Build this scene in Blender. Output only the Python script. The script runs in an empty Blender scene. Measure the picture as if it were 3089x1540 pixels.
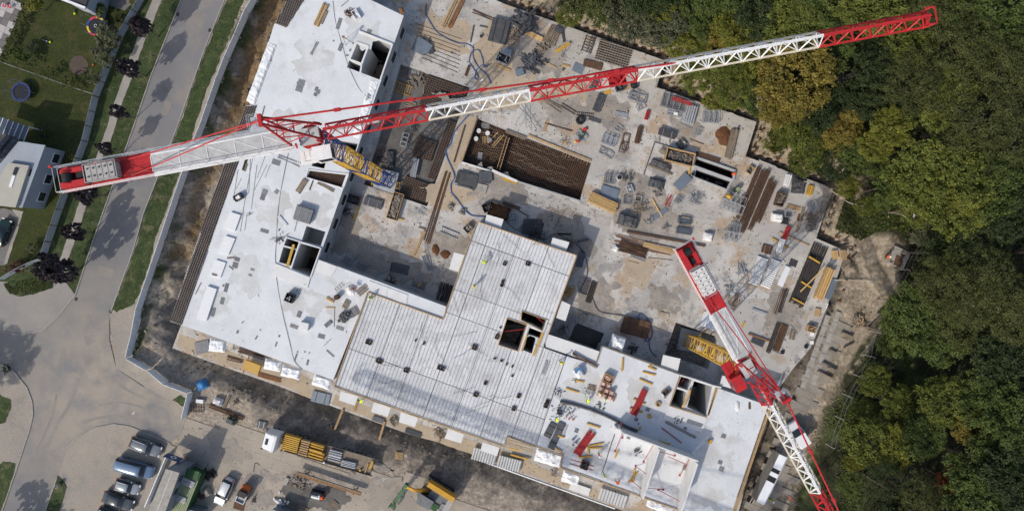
# Aerial view of a building site: two tower cranes, three concrete blocks round a courtyard deck, a street with
# gardens to the west and a wood to the east.  Units are metres, z = 0 is street level.
import bpy,bmesh,math,random
import numpy as np
from mathutils import Vector,Matrix,noise
from mathutils.geometry import tessellate_polygon

# ---------------------------------------------------------------- camera, sky, sun, exposure
SC=bpy.context.scene
COL=SC.collection
FLY=100.0                                   # flying height of the camera
cam_d=bpy.data.cameras.new('camera');cam=bpy.data.objects.new('camera',cam_d);COL.objects.link(cam)
cam.location=(0,0,FLY);cam.rotation_euler=(0,0,0)
cam_d.sensor_fit='HORIZONTAL';cam_d.angle=2*math.atan(74.9/FLY)
cam_d.clip_start=1.0;cam_d.clip_end=6000
SC.camera=cam
SUN_EL=math.radians(39)
SUN_H=Vector((0.69,0.72,0)).normalized()   # the way shadows fall
world=bpy.data.worlds.new('World');SC.world=world;world.use_nodes=True
wn=world.node_tree.nodes;wl=world.node_tree.links
sky=wn.new('ShaderNodeTexSky');sky.sky_type='NISHITA';sky.sun_disc=False
sky.sun_elevation=SUN_EL;sky.sun_rotation=math.atan2(-SUN_H.x,-SUN_H.y)
sky.air_density=1.0;sky.dust_density=2.5;sky.ozone_density=1.0
wn['Background'].inputs['Strength'].default_value=0.145
wl.new(sky.outputs['Color'],wn['Background'].inputs['Color'])
sun_d=bpy.data.lights.new('sun','SUN');sun=bpy.data.objects.new('sun',sun_d);COL.objects.link(sun)
sun_d.energy=2.75;sun_d.angle=math.radians(0.6);sun_d.color=(1.0,0.93,0.82)
sd=Vector((SUN_H.x*math.cos(SUN_EL),SUN_H.y*math.cos(SUN_EL),-math.sin(SUN_EL)))
sun.rotation_euler=sd.to_track_quat('-Z','Y').to_euler();sun.location=(-60,-60,80)
SC.view_settings.view_transform='Standard';SC.view_settings.look='None'
SC.view_settings.exposure=0.12;SC.view_settings.gamma=1.0

# ---------------------------------------------------------------- survey: plan readings to metres at a known height
rng=random.Random(7)
NPR=np.random.default_rng(7)
GX,GY,PPM=1544.5,770.0,20.62
def P(sx,sy,z=0.0):
    f=(FLY - z)/FLY/PPM
    return Vector(((sx - GX)*f,(GY - sy)*f,z))
SHEET={}                                    # survey sheets, three readings per plan unit
for r_,y_ in zip('ABCD',(0,371,742,1112)):
    for c_ in range(4): SHEET[r_+str(c_)]=(618*c_,y_)
SHEET['E1']=(2260,480);SHEET['E2']=(2260,850)
def T(s,x,y,z=0.0):
    o=SHEET[s];return P(o[0]+x/3,o[1]+y/3,z)
def XY(pts,z=0.0): return [P(x,y,z).to_2d() for x,y in pts]
def TXY(s,pts,z=0.0): return [T(s,x,y,z).to_2d() for x,y in pts]

# ---------------------------------------------------------------- materials
MATS={}
def mk(name,c1,c2=None,scale=3.0,rough=0.8,metal=0.0,bump=0.0,spots=None,fine=None,objvar=0.0,spec=0.3,bscale=None,alpha=None):
    """principled material: two colours mixed by world-space noise, optional stains of a third colour, fine grain, relief"""
    m=bpy.data.materials.new(name);m.use_nodes=True;nt=m.node_tree;N,Lk=nt.nodes,nt.links
    b=N['Principled BSDF'];b.inputs['Roughness'].default_value=rough;b.inputs['Metallic'].default_value=metal
    b.inputs['Specular IOR Level'].default_value=spec
    geo=N.new('ShaderNodeNewGeometry')
    def nz(sc,det=5,ro=0.6):
        t=N.new('ShaderNodeTexNoise');t.inputs['Scale'].default_value=sc;t.inputs['Detail'].default_value=det
        t.inputs['Roughness'].default_value=ro;Lk.new(geo.outputs['Position'],t.inputs['Vector']);return t
    def ramp(src,a,bb):
        mr=N.new('ShaderNodeMapRange');mr.inputs['From Min'].default_value=a;mr.inputs['From Max'].default_value=bb
        Lk.new(src,mr.inputs['Value']);return mr.outputs['Result']
    def mix(fac,A,B,mode='MIX'):
        mx=N.new('ShaderNodeMix');mx.data_type='RGBA';mx.blend_type=mode
        if isinstance(fac,float): mx.inputs['Factor'].default_value=fac
        else: Lk.new(fac,mx.inputs['Factor'])
        for sock,v in ((mx.inputs['A'],A),(mx.inputs['B'],B)):
            if isinstance(v,tuple): sock.default_value=(*v,1) if len(v) == 3 else v
            else: Lk.new(v,sock)
        return mx.outputs['Result']
    col=c1
    if c2: col=mix(ramp(nz(scale).outputs['Fac'],0.36,0.64),c1,c2)
    for sp in (spots or []):                  # (colour, scale, threshold, softness, amount)
        f=ramp(nz(sp[1],6,0.65).outputs['Fac'],sp[2],sp[2]+sp[3])
        mu=N.new('ShaderNodeMath');mu.operation='MULTIPLY';mu.inputs[1].default_value=sp[4];Lk.new(f,mu.inputs[0])
        col=mix(mu.outputs[0],col,sp[0])
    if fine:
        f=ramp(nz(fine[0],3).outputs['Fac'],0.3,0.7)
        g=N.new('ShaderNodeMapRange');g.inputs['To Min'].default_value=1 - fine[1];g.inputs['To Max'].default_value=1+fine[1]
        Lk.new(f,g.inputs['Value'])
        hs=N.new('ShaderNodeHueSaturation');Lk.new(g.outputs['Result'],hs.inputs['Value'])
        if isinstance(col,tuple): hs.inputs['Color'].default_value=(*col,1)
        else: Lk.new(col,hs.inputs['Color'])
        col=hs.outputs['Color']
    if objvar:
        oi=N.new('ShaderNodeObjectInfo');g=N.new('ShaderNodeMapRange')
        g.inputs['To Min'].default_value=1 - objvar;g.inputs['To Max'].default_value=1+objvar
        Lk.new(oi.outputs['Random'],g.inputs['Value'])
        hs=N.new('ShaderNodeHueSaturation');Lk.new(g.outputs['Result'],hs.inputs['Value'])
        if isinstance(col,tuple): hs.inputs['Color'].default_value=(*col,1)
        else: Lk.new(col,hs.inputs['Color'])
        col=hs.outputs['Color']
    if isinstance(col,tuple): b.inputs['Base Color'].default_value=(*col,1)
    else: Lk.new(col,b.inputs['Base Color'])
    if bump:
        bp=N.new('ShaderNodeBump');bp.inputs['Strength'].default_value=1.0;bp.inputs['Distance'].default_value=bump
        Lk.new(nz(bscale or 4.0,8,0.7).outputs['Fac'],bp.inputs['Height']);Lk.new(bp.outputs['Normal'],b.inputs['Normal'])
    if alpha is not None: b.inputs['Alpha'].default_value=alpha
    MATS[name]=m
    return m

mk('slab_white',(.63,.65,.67),(.565,.585,.605),.3,.85,bump=.004,fine=(6,.06),
   spots=[((.68,.69,.70),.12,.5,.2,.5),((.45,.45,.44),.45,.56,.1,.4),((.46,.43,.38),1.5,.62,.08,.35),((.5,.51,.52),.1,.53,.05,.28)])
mk('slab_grey',(.50,.53,.555),(.43,.455,.48),.22,.85,bump=.004,fine=(9,.05),
   spots=[((.60,.61,.62),.12,.5,.2,.5),((.36,.36,.35),.6,.6,.12,.3)])
mk('deck',(.445,.405,.355),(.35,.34,.325),.14,.9,bump=.012,fine=(6,.16),
   spots=[((.52,.50,.47),.09,.48,.06,.7),((.37,.26,.16),.17,.53,.07,.75),((.22,.215,.21),.22,.545,.05,.65),((.14,.13,.12),1.5,.62,.04,.55),((.55,.53,.5),.8,.6,.05,.5),((.30,.21,.13),.7,.6,.06,.5)])
mk('deck_light',(.44,.415,.38),(.36,.345,.325),.13,.9,bump=.01,fine=(7,.1),
   spots=[((.52,.50,.47),.1,.52,.16,.6),((.35,.27,.19),.25,.55,.07,.6),((.24,.23,.22),.4,.58,.06,.6),((.16,.15,.14),1.6,.63,.05,.5)])
mk('deck_tan',(.44,.35,.245),(.35,.285,.21),.35,.9,bump=.015,fine=(6,.1),spots=[((.24,.19,.14),.5,.56,.14,.5),((.45,.42,.38),.3,.55,.15,.5)])
mk('wall_concrete',(.40,.41,.42),(.33,.34,.345),.5,.88,bump=.006,fine=(8,.06),spots=[((.26,.26,.26),.8,.6,.12,.4)])
mk('floor_plate',(.75,.76,.765),(.66,.67,.675),.5,.8,fine=(5,.08),objvar=.09,spots=[((.50,.50,.49),.3,.53,.08,.55),((.45,.42,.37),.9,.62,.06,.5)])
mk('rebar_mid',(.18,.145,.125),(.12,.10,.09),1.5,.85)
mk('slab_stain',(.55,.56,.565),(.48,.48,.47),.35,.85,fine=(5,.08),spots=[((.63,.645,.66),.3,.5,.1,.8),((.42,.39,.34),1.2,.62,.08,.5)])
mk('plate_concrete',(.66,.66,.65),(.60,.605,.60),.8,.8,bump=.003,fine=(10,.04))
mk('stair_concrete',(.50,.51,.51),(.43,.44,.44),1.0,.8,bump=.003,fine=(10,.05))
mk('asphalt',(.205,.20,.197),(.178,.174,.173),.16,.92,bump=.006,fine=(14,.1),bscale=12,
   spots=[((.28,.24,.205),.09,.53,.1,.6),((.15,.145,.145),.3,.58,.1,.4),((.12,.115,.115),.06,.62,.03,.5)])
mk('tyre_track',(.215,.198,.18),(.26,.235,.205),.5,.9,bump=.004,fine=(9,.12))
mk('road_dust',(.285,.25,.212),(.215,.205,.197),.35,.93,bump=.006,fine=(6,.12),spots=[((.19,.185,.18),.2,.5,.12,.6)])
mk('grime',(.31,.275,.235),(.22,.20,.18),.5,.93,bump=.02,fine=(5,.2),spots=[((.40,.37,.33),.4,.52,.08,.7),((.28,.19,.11),.8,.56,.08,.6)])
mk('pit_dirt_shade',(.16,.15,.135),(.10,.095,.09),.4,.9,bump=.03,fine=(6,.2),spots=[((.09,.06,.045),.6,.55,.08,.6),((.3,.28,.26),.3,.58,.1,.5)])  # dirt tone, darkened to carry the shade of the west pit
mk('path_paving',(.33,.30,.27),(.27,.25,.23),.6,.9,bump=.006,fine=(12,.08),spots=[((.2,.2,.12),1.2,.62,.1,.4)])
mk('apron',(.325,.285,.235),(.265,.24,.21),.2,.93,bump=.02,fine=(5,.16),spots=[((.215,.20,.185),.25,.52,.1,.65),((.36,.30,.235),.4,.56,.1,.5)])
mk('gravel_plaza',(.24,.225,.215),(.29,.265,.235),.2,.93,bump=.01,fine=(10,.12))
mk('yard_panel',(.375,.325,.265),(.31,.275,.23),.25,.9,bump=.012,fine=(5,.14),objvar=.02,spots=[((.21,.19,.165),.45,.57,.14,.6)])
mk('road_panel',(.29,.26,.22),(.235,.21,.18),.7,.9,bump=.02,fine=(6,.12),objvar=.09,spots=[((.16,.14,.11),.9,.57,.14,.6)])
mk('kerb',(.34,.32,.295),(.27,.25,.23),1.5,.9,fine=(9,.1))
mk('grass',(.030,.048,.016),(.058,.078,.028),.8,.95,bump=.07,bscale=7,fine=(5,.45),spots=[((.15,.13,.08),.4,.56,.08,.55),((.17,.155,.11),1.4,.6,.06,.5)])
mk('lawn',(.027,.038,.008),(.040,.049,.011),.5,.95,bump=.05,bscale=8,fine=(4,.35),spots=[((.065,.058,.022),.35,.52,.08,.6),((.03,.034,.012),.9,.56,.08,.5)])
mk('timber',(.44,.30,.155),(.35,.235,.12),2.5,.8,bump=.003,fine=(14,.15),objvar=.18)
mk('timber_old',(.25,.20,.15),(.18,.145,.11),2.5,.85,bump=.003,fine=(14,.15),objvar=.22)
mk('timber_bright',(.56,.37,.16),(.46,.30,.13),2.5,.8,fine=(14,.12),objvar=.15)
mk('beam_yellow',(.55,.33,.05),(.46,.27,.05),1.5,.65,fine=(12,.1),objvar=.16)
mk('panel_yellow',(.52,.32,.08),(.46,.28,.07),1.2,.6)
mk('rust',(.115,.062,.036),(.075,.046,.032),1.3,.9,fine=(10,.2),objvar=.2)
mk('rust_orange',(.26,.125,.05),(.17,.085,.04),1.3,.9,fine=(10,.2),objvar=.2)
mk('rebar_dark',(.06,.05,.045),(.04,.036,.034),2,.85,objvar=.25)
mk('rebar_grey',(.39,.39,.395),(.31,.31,.315),2,.7,.2)
mk('steel',(.36,.37,.385),(.27,.28,.29),3,.5,.35,fine=(9,.15),objvar=.2)
mk('steel_dark',(.10,.105,.115),(.07,.074,.08),2,.55,.2,fine=(9,.2),objvar=.2)
mk('galvanised',(.50,.52,.545),(.42,.44,.46),3,.45,.35,objvar=.1)
mk('board_dark',(.052,.054,.06),(.078,.078,.08),1.4,.75,fine=(9,.2),objvar=.3,spots=[((.19,.185,.18),1.6,.6,.08,.5)])
mk('cover_grey',(.155,.16,.17),(.21,.215,.22),3.5,.85,fine=(12,.25),objvar=.2)
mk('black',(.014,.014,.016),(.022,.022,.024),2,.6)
mk('black_rubber',(.018,.018,.02),None,1,.75)
mk('foil_white',(.76,.77,.78),(.68,.69,.70),1.5,.45,bump=.02,bscale=2.5)
mk('bag_white',(.70,.695,.69),(.6,.59,.58),3,.8,bump=.02,bscale=6)
mk('insulation',(.70,.71,.72),(.66,.67,.68),2,.75)
mk('crane_red',(.47,.022,.026),(.38,.022,.026),1.1,.5,fine=(5,.15),spots=[((.24,.04,.035),1.3,.56,.08,.6),((.50,.12,.11),.8,.6,.08,.45)])
mk('crane_white',(.74,.745,.74),(.66,.66,.65),1.0,.5,fine=(5,.08),spots=[((.45,.42,.38),1.3,.57,.08,.55)])
mk('crane_yellow',(.58,.36,.06),(.48,.28,.05),1.4,.5,fine=(8,.08),spots=[((.3,.17,.06),1.7,.6,.1,.5)])
mk('crane_blue',(.035,.06,.22),(.03,.05,.17),1.4,.5,fine=(8,.08))
mk('crane_deck',(.50,.50,.49),(.40,.40,.39),1.0,.6,.1,fine=(7,.1),spots=[((.22,.21,.2),1.2,.62,.1,.5)])
mk('crane_cream',(.60,.55,.44),(.54,.49,.40),1.4,.5)
mk('ballast',(.40,.39,.365),(.31,.30,.285),1.5,.85,fine=(8,.12),spots=[((.2,.19,.18),1.4,.6,.1,.5)])
mk('ballast_white',(.66,.65,.62),(.58,.57,.54),1.5,.8,fine=(8,.06),spots=[((.3,.27,.24),1.8,.64,.06,.5)])
mk('prop_red',(.36,.03,.035),(.27,.028,.03),2,.6,objvar=.2)
mk('hose_blue',(.075,.13,.27),(.06,.10,.21),2,.6)
mk('hose_dark',(.07,.085,.11),(.055,.065,.085),2,.6)
mk('tarp_blue',(.045,.19,.42),(.035,.16,.36),3,.6,bump=.01)
mk('brick_red',(.42,.20,.135),(.34,.16,.11),4,.85,objvar=.15)
mk('brick_wrap',(.56,.40,.34),(.46,.28,.22),2.2,.5,bump=.01,bscale=6)
mk('soil_rust',(.14,.062,.028),(.10,.045,.022),2,.95,bump=.03,bscale=7)
mk('rubble',(.30,.27,.24),(.17,.155,.14),3,.95,bump=.05,bscale=5)
mk('water_dark',(.06,.052,.043),(.05,.043,.036),.5,.25)
mk('green_paint',(.03,.095,.035),(.022,.065,.026),2,.6,fine=(8,.2))
mk('green_pale',(.29,.33,.20),(.23,.27,.16),2,.8,objvar=.1)
mk('hivis',(.55,.72,.03),None,1,.7)
mk('hivis_orange',(.80,.12,.02),None,1,.7)
mk('trousers',(.05,.055,.075),None,1,.85)
mk('skin',(.45,.27,.19),None,1,.6)
mk('helmet_white',(.72,.72,.70),None,1,.4)
mk('helmet_yellow',(.72,.50,.03),None,1,.4)
mk('boot',(.06,.045,.03),None,1,.8)
mk('glass',(.02,.026,.034),None,1,.08,spec=.6)
mk('glass_roof',(.05,.07,.10),(.07,.09,.12),.6,.12,spec=.6)
mk('tyre',(.02,.02,.02),None,1,.85)
mk('rim',(.32,.32,.33),None,1,.4,.6)
mk('lamp_glass',(.7,.7,.72),None,1,.2)
mk('lamp_red',(.4,.02,.02),None,1,.3)
mk('car_graphite',(.16,.18,.205),None,1,.22,.2,spec=.6)
mk('car_blue',(.13,.20,.30),None,1,.22,.2,spec=.6)
mk('car_grey',(.27,.30,.32),None,1,.22,.2,spec=.6)
mk('car_dark',(.055,.065,.075),None,1,.2,.1,spec=.6)
mk('car_silver',(.60,.62,.64),None,1,.3,.2,spec=.6)
mk('car_green',(.02,.045,.042),None,1,.25,.3,spec=.6)
mk('paint_white',(.72,.73,.74),None,1,.4)
mk('paint_orange',(.50,.12,.03),None,1,.5)
mk('machine_yellow',(.56,.30,.03),(.48,.25,.03),2,.5,fine=(8,.08))
mk('machine_grey',(.17,.18,.18),(.12,.125,.125),2,.6)
mk('hoarding',(.80,.82,.84),(.72,.745,.77),.8,.5,.0,fine=(6,.05),objvar=.06)
mk('fence_slat',(.25,.28,.31),(.30,.33,.36),1,.7,objvar=.1)
mk('house_wall',(.31,.345,.39),(.28,.31,.35),.4,.85)
mk('house_beige',(.40,.385,.33),(.36,.345,.30),.5,.85)
mk('roof_tile',(.045,.045,.05),(.06,.058,.06),2,.7,objvar=.1)
mk('solar',(.012,.018,.04),None,1,.15,spec=.6)
mk('terrace_pale',(.42,.40,.38),(.37,.355,.34),3,.85,objvar=.12)
mk('terrace_dark',(.17,.155,.15),(.14,.13,.125),3,.85,objvar=.12)
mk('driveway',(.175,.165,.16),(.145,.14,.135),.8,.9,fine=(6,.15))
mk('tramp_net',(.02,.022,.028),None,1,.8)
mk('tramp_red',(.5,.05,.09),None,1,.6)
mk('tramp_yellow',(.6,.42,.06),None,1,.6)
mk('tramp_blue',(.035,.07,.30),None,1,.6)
mk('tramp_navy',(.03,.045,.15),None,1,.6)
mk('sign_blue',(.018,.05,.145),None,1,.5)
mk('mulch',(.10,.075,.06),(.075,.055,.045),2,.95,bump=.03)
mk('cable',(.16,.16,.17),None,1,.6)
mk('cable_pale',(.50,.46,.38),None,1,.7)
mk('bark',(.13,.105,.08),(.085,.07,.055),4,.95,bump=.01)
mk('bark_pale',(.16,.15,.13),(.11,.10,.09),3,.9)
mk('manhole',(.20,.19,.18),(.24,.22,.20),3,.8)
mk('drain',(.05,.048,.045),None,1,.8)
mk('concrete_old',(.36,.34,.30),(.28,.26,.235),1.5,.9,fine=(9,.12),spots=[((.17,.15,.12),1.3,.58,.1,.5)])
mk('pipe_black',(.05,.044,.04),(.036,.033,.031),1.5,.6,objvar=.2)
mk('marking',(.6,.6,.58),None,1,.8)
mk('slate_blue',(.20,.235,.28),(.17,.20,.24),1.2,.5,.3)

def dusty(m,c,r0,r1,col):
    """dust trodden out from a gateway: fades with distance from c, broken up by noise"""
    nt=m.node_tree;N,Lk=nt.nodes,nt.links;b=N['Principled BSDF'];src=b.inputs['Base Color'].links[0].from_socket
    geo=N.new('ShaderNodeNewGeometry');d=N.new('ShaderNodeVectorMath');d.operation='DISTANCE';d.inputs[1].default_value=c;Lk.new(geo.outputs['Position'],d.inputs[0])
    mr=N.new('ShaderNodeMapRange');mr.inputs['From Min'].default_value=r1;mr.inputs['From Max'].default_value=r0;Lk.new(d.outputs['Value'],mr.inputs['Value'])
    t=N.new('ShaderNodeTexNoise');t.inputs['Scale'].default_value=.22;t.inputs['Detail'].default_value=7;t.inputs['Roughness'].default_value=.65;Lk.new(geo.outputs['Position'],t.inputs['Vector'])
    nr=N.new('ShaderNodeMapRange');nr.inputs['From Min'].default_value=.36;nr.inputs['From Max'].default_value=.6;Lk.new(t.outputs['Fac'],nr.inputs['Value'])
    mu=N.new('ShaderNodeMath');mu.operation='MULTIPLY';Lk.new(mr.outputs['Result'],mu.inputs[0]);Lk.new(nr.outputs['Result'],mu.inputs[1])
    mx=N.new('ShaderNodeMix');mx.data_type='RGBA';Lk.new(mu.outputs[0],mx.inputs['Factor']);Lk.new(src,mx.inputs['A']);mx.inputs['B'].default_value=(*col,1);Lk.new(mx.outputs['Result'],b.inputs['Base Color'])
dusty(MATS['asphalt'],(-57,-22,0),7,24,(.315,.275,.225))
def leaf_mat(name,dark,light,trans=.25):
    m=bpy.data.materials.new(name);m.use_nodes=True;nt=m.node_tree;N,Lk=nt.nodes,nt.links
    b=N['Principled BSDF'];b.inputs['Roughness'].default_value=.6;b.inputs['Specular IOR Level'].default_value=.25
    at=N.new('ShaderNodeAttribute');at.attribute_name='var'
    mx=N.new('ShaderNodeMix');mx.data_type='RGBA';mx.inputs['A'].default_value=(*dark,1);mx.inputs['B'].default_value=(*light,1)
    Lk.new(at.outputs['Fac'],mx.inputs['Factor']);Lk.new(mx.outputs['Result'],b.inputs['Base Color'])
    tr=N.new('ShaderNodeBsdfTranslucent');Lk.new(mx.outputs['Result'],tr.inputs['Color'])
    ms=N.new('ShaderNodeMixShader');ms.inputs['Fac'].default_value=trans
    Lk.new(b.outputs['BSDF'],ms.inputs[1]);Lk.new(tr.outputs['BSDF'],ms.inputs[2]);Lk.new(ms.outputs[0],N['Material Output'].inputs['Surface'])
    MATS[name]=m
leaf_mat('leaf_green',(0.034,0.058,0.014),(0.135,0.17,0.042),.32)
leaf_mat('leaf_bright',(0.055,0.08,0.014),(0.205,0.22,0.045),.32)
leaf_mat('leaf_dark',(0.017,0.03,0.011),(0.068,0.09,0.03),.32)
leaf_mat('leaf_olive',(0.036,0.048,0.015),(0.145,0.155,0.048),.32)
leaf_mat('leaf_grey',(0.055,0.065,0.036),(0.19,0.2,0.115),.32)
leaf_mat('leaf_yellow',(.085,.070,.014),(.28,.225,.045))
leaf_mat('leaf_lime',(0.085,0.095,0.014),(0.25,0.255,0.045),.32)
leaf_mat('leaf_rust',(.12,.045,.018),(.27,.11,.04))
leaf_mat('leaf_purple',(.022,.017,.021),(.095,.075,.085),.1)
leaf_mat('leaf_red',(.05,.022,.022),(.16,.07,.06))
leaf_mat('grass_blade',(.035,.055,.013),(.115,.135,.040))
leaf_mat('straw',(.12,.10,.055),(.30,.255,.16))

# ---------------------------------------------------------------- mesh helpers
class MB:
    """collects shapes, builds ONE mesh object"""
    def __init__(s): s.v=[];s.f=[];s.m=[]
    def add(s,vs,fs,mi=0):
        o=len(s.v);s.v += [tuple(v) for v in vs];s.f += [tuple(i+o for i in f) for f in fs];s.m += [mi]*len(fs);return s
    def box(s,c,d,rz=0.0,mi=0,M=None):
        x,y,z=d[0]/2,d[1]/2,d[2]/2
        vs=[Vector(p) for p in ((-x,-y,-z),(x,-y,-z),(x,y,-z),(-x,y,-z),(-x,-y,z),(x,-y,z),(x,y,z),(-x,y,z))]
        R=M if M else Matrix.Rotation(rz,4,'Z')
        return s.add([R @ v+Vector(c) for v in vs],[(0,3,2,1),(4,5,6,7),(0,1,5,4),(1,2,6,5),(2,3,7,6),(3,0,4,7)],mi)
    def bar(s,p,q,w,h=None,mi=0):
        p,q=Vector(p),Vector(q);d=q - p;L=d.length
        if L<1e-6: return s
        h=h or w;x=d/L;up=Vector((0,0,1)) if abs(x.z)<.95 else Vector((1,0,0))
        y=up.cross(x).normalized()*(w/2);z=x.cross(y).normalized()*(h/2)
        vs=[p - y - z,p+y - z,p+y+z,p - y+z,q - y - z,q+y - z,q+y+z,q - y+z]
        return s.add(vs,[(0,1,2,3),(7,6,5,4),(0,4,5,1),(1,5,6,2),(2,6,7,3),(3,7,4,0)],mi)
    def tube(s,pts,r,n=6,mi=0,caps=True):
        pts=[Vector(p) for p in pts];rs=r if isinstance(r,(list,tuple)) else [r]*len(pts);rings=[];o=len(s.v)
        for i,p in enumerate(pts):
            d=(pts[min(i+1,len(pts) - 1)] - pts[max(i - 1,0)]).normalized()
            up=Vector((0,0,1)) if abs(d.z)<.95 else Vector((1,0,0))
            a=d.cross(up).normalized();b=a.cross(d)
            for k in range(n):
                t=2*math.pi*k/n;s.v.append(tuple(p+(a*math.cos(t)+b*math.sin(t))*rs[i]))
        for i in range(len(pts) - 1):
            for k in range(n):
                k2=(k+1) % n;s.f.append((o+i*n+k,o+i*n+k2,o+(i+1)*n+k2,o+(i+1)*n+k));s.m.append(mi)
        if caps:
            s.f.append(tuple(o+k for k in range(n))[::-1]);s.f.append(tuple(o+(len(pts) - 1)*n+k for k in range(n)));s.m += [mi,mi]
        return s
    def prism(s,poly,z0,z1,holes=(),mi=0,bottom=True,side_mi=None):
        loops=[[Vector((p[0],p[1],0)) for p in l] for l in [poly,*holes]]
        flat=[p for l in loops for p in l];tris=tessellate_polygon(loops);n=len(flat);o=len(s.v)
        s.v += [(p.x,p.y,z1) for p in flat]+[(p.x,p.y,z0) for p in flat]
        sm=mi if side_mi is None else side_mi
        for t in tris:
            a,b,c=[flat[i] for i in t]
            t=t if (b - a).cross(c - a).z>0 else t[::-1]
            s.f.append(tuple(o+i for i in t));s.m.append(mi)
            if bottom: s.f.append(tuple(o+n+i for i in t[::-1]));s.m.append(sm)
        k=0
        for li,l in enumerate(loops):
            m=len(l);area=sum(l[i].x*l[(i+1) % m].y - l[(i+1) % m].x*l[i].y for i in range(m))
            flip=(area<0) != (li>0)
            for i in range(m):
                a,b=k+i,k+(i+1) % m
                q=(o+n+a,o+n+b,o+b,o+a);s.f.append(q[::-1] if flip else q);s.m.append(sm)
            k += m
        return s
    def build(s,name,mats,parent=None,smooth=False):
        me=bpy.data.meshes.new(name);me.from_pydata(s.v,[],s.f)
        for m in (mats if isinstance(mats,(list,tuple)) else [mats]): me.materials.append(MATS[m] if isinstance(m,str) else m)
        if any(s.m): me.polygons.foreach_set('material_index',s.m)
        if smooth: me.polygons.foreach_set('use_smooth',[True]*len(me.polygons))
        me.update()
        return link(name,me,parent)
def link(name,data,parent=None):
    o=bpy.data.objects.new(name,data);COL.objects.link(o)
    if parent: o.parent=parent
    return o
def tag(o,label=None,cat=None,group=None,kind=None):
    if label: o['label']=label
    if cat: o['category']=cat
    if group: o['group']=group
    if kind: o['kind']=kind
    return o
def thing(name,label,cat,loc=(0,0,0),rz=0.0,group=None):
    o=link(name,None);o.location=loc;o.rotation_euler=(0,0,rz);o.empty_display_size=.3
    return tag(o,label,cat,group)
def struct(name,mb,mats,label=None):
    return tag(mb.build(name,mats),label,None,None,'structure')
def copy_tree(o,parent=None):
    c=o.copy();COL.objects.link(c);c.parent=parent
    for ch in list(o.children): copy_tree(ch,c)
    return c
def ragged(pts,step=.5,amp=.25,seed=0,closed=True):
    """outline with an uneven edge; points in metres"""
    out=[];n=len(pts)
    for i in range(n if closed else n - 1):
        a,b=Vector(pts[i]),Vector(pts[(i+1) % n]);d=b - a;L=d.length;k=max(1,int(L/step))
        nn=Vector((-d.y,d.x))/max(L,1e-6)
        for j in range(k):
            p=a+d*(j/k);w=noise.fractal(Vector((p.x*.8,p.y*.8,seed)),.8,2.0,4)
            out.append(p+nn*w*amp*(1 if j else .3))
    if not closed: out.append(Vector(pts[-1]))
    return out
def inside(poly,x,y):
    """vectorised point in polygon"""
    x=np.asarray(x,float);y=np.asarray(y,float);r=np.zeros(x.shape,bool);n=len(poly)
    for i in range(n):
        x1,y1=poly[i][0],poly[i][1];x2,y2=poly[(i+1) % n][0],poly[(i+1) % n][1]
        if y1 == y2: continue
        c=((y1>y) != (y2>y)) & (x<(x2 - x1)*(y - y1)/(y2 - y1)+x1);r ^= c
    return r
def dist_line(pl,x,y,closed=False):
    d=np.full(np.shape(x),1e9);n=len(pl)
    for i in range(n if closed else n - 1):
        ax,ay=pl[i][0],pl[i][1];bx,by=pl[(i+1) % n][0],pl[(i+1) % n][1];dx,dy=bx - ax,by - ay
        t=np.clip(((x - ax)*dx+(y - ay)*dy)/(dx*dx+dy*dy+1e-9),0,1)
        d=np.minimum(d,np.hypot(x - ax - t*dx,y - ay - t*dy))
    return d
def hatch(poly,holes,ang,sp,off=0.0):
    """parallel segments across a polygon with holes"""
    c,s=math.cos(-ang),math.sin(-ang);R=lambda p: (p[0]*c - p[1]*s,p[0]*s+p[1]*c)
    loops=[[R(p) for p in l] for l in [poly,*holes]]
    ys=[p[1] for p in loops[0]];y=min(ys)+sp*.5+off;out=[]
    c2,s2=math.cos(ang),math.sin(ang)
    while y<max(ys):
        xs=[]
        for l in loops:
            for i in range(len(l)):
                a,b=l[i],l[(i+1) % len(l)]
                if (a[1]>y) != (b[1]>y): xs.append(a[0]+(b[0] - a[0])*(y - a[1])/(b[1] - a[1]))
        xs.sort()
        for i in range(0,len(xs) - 1,2):
            if xs[i+1] - xs[i]>.15:
                out.append(((xs[i]*c2 - y*s2,xs[i]*s2+y*c2),(xs[i+1]*c2 - y*s2,xs[i+1]*s2+y*c2)))
        y += sp
    return out
def fnoise(x,y,sc,seed=0.0,oct=4):
    """fractal value noise on numpy arrays"""
    r=np.zeros(np.shape(x));a=1.0;tot=0
    def h(i,j,k): 
        n=np.sin(i*127.1+j*311.7+k*74.7)*43758.5453;return n - np.floor(n)
    for k in range(oct):
        X,Y=x*sc,y*sc;i,j=np.floor(X),np.floor(Y);u,v=X - i,Y - j;u=u*u*(3 - 2*u);v=v*v*(3 - 2*v);sdd=seed+k*7.3
        r += a*((h(i,j,sdd)*(1 - u)+h(i+1,j,sdd)*u)*(1 - v)+(h(i,j+1,sdd)*(1 - u)+h(i+1,j+1,sdd)*u)*v)
        tot += a;a *= .5;sc *= 2.03
    return r/tot
def sstep(a,b,x): t=np.clip((x - a)/(b - a),0,1);return t*t*(3 - 2*t)
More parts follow.
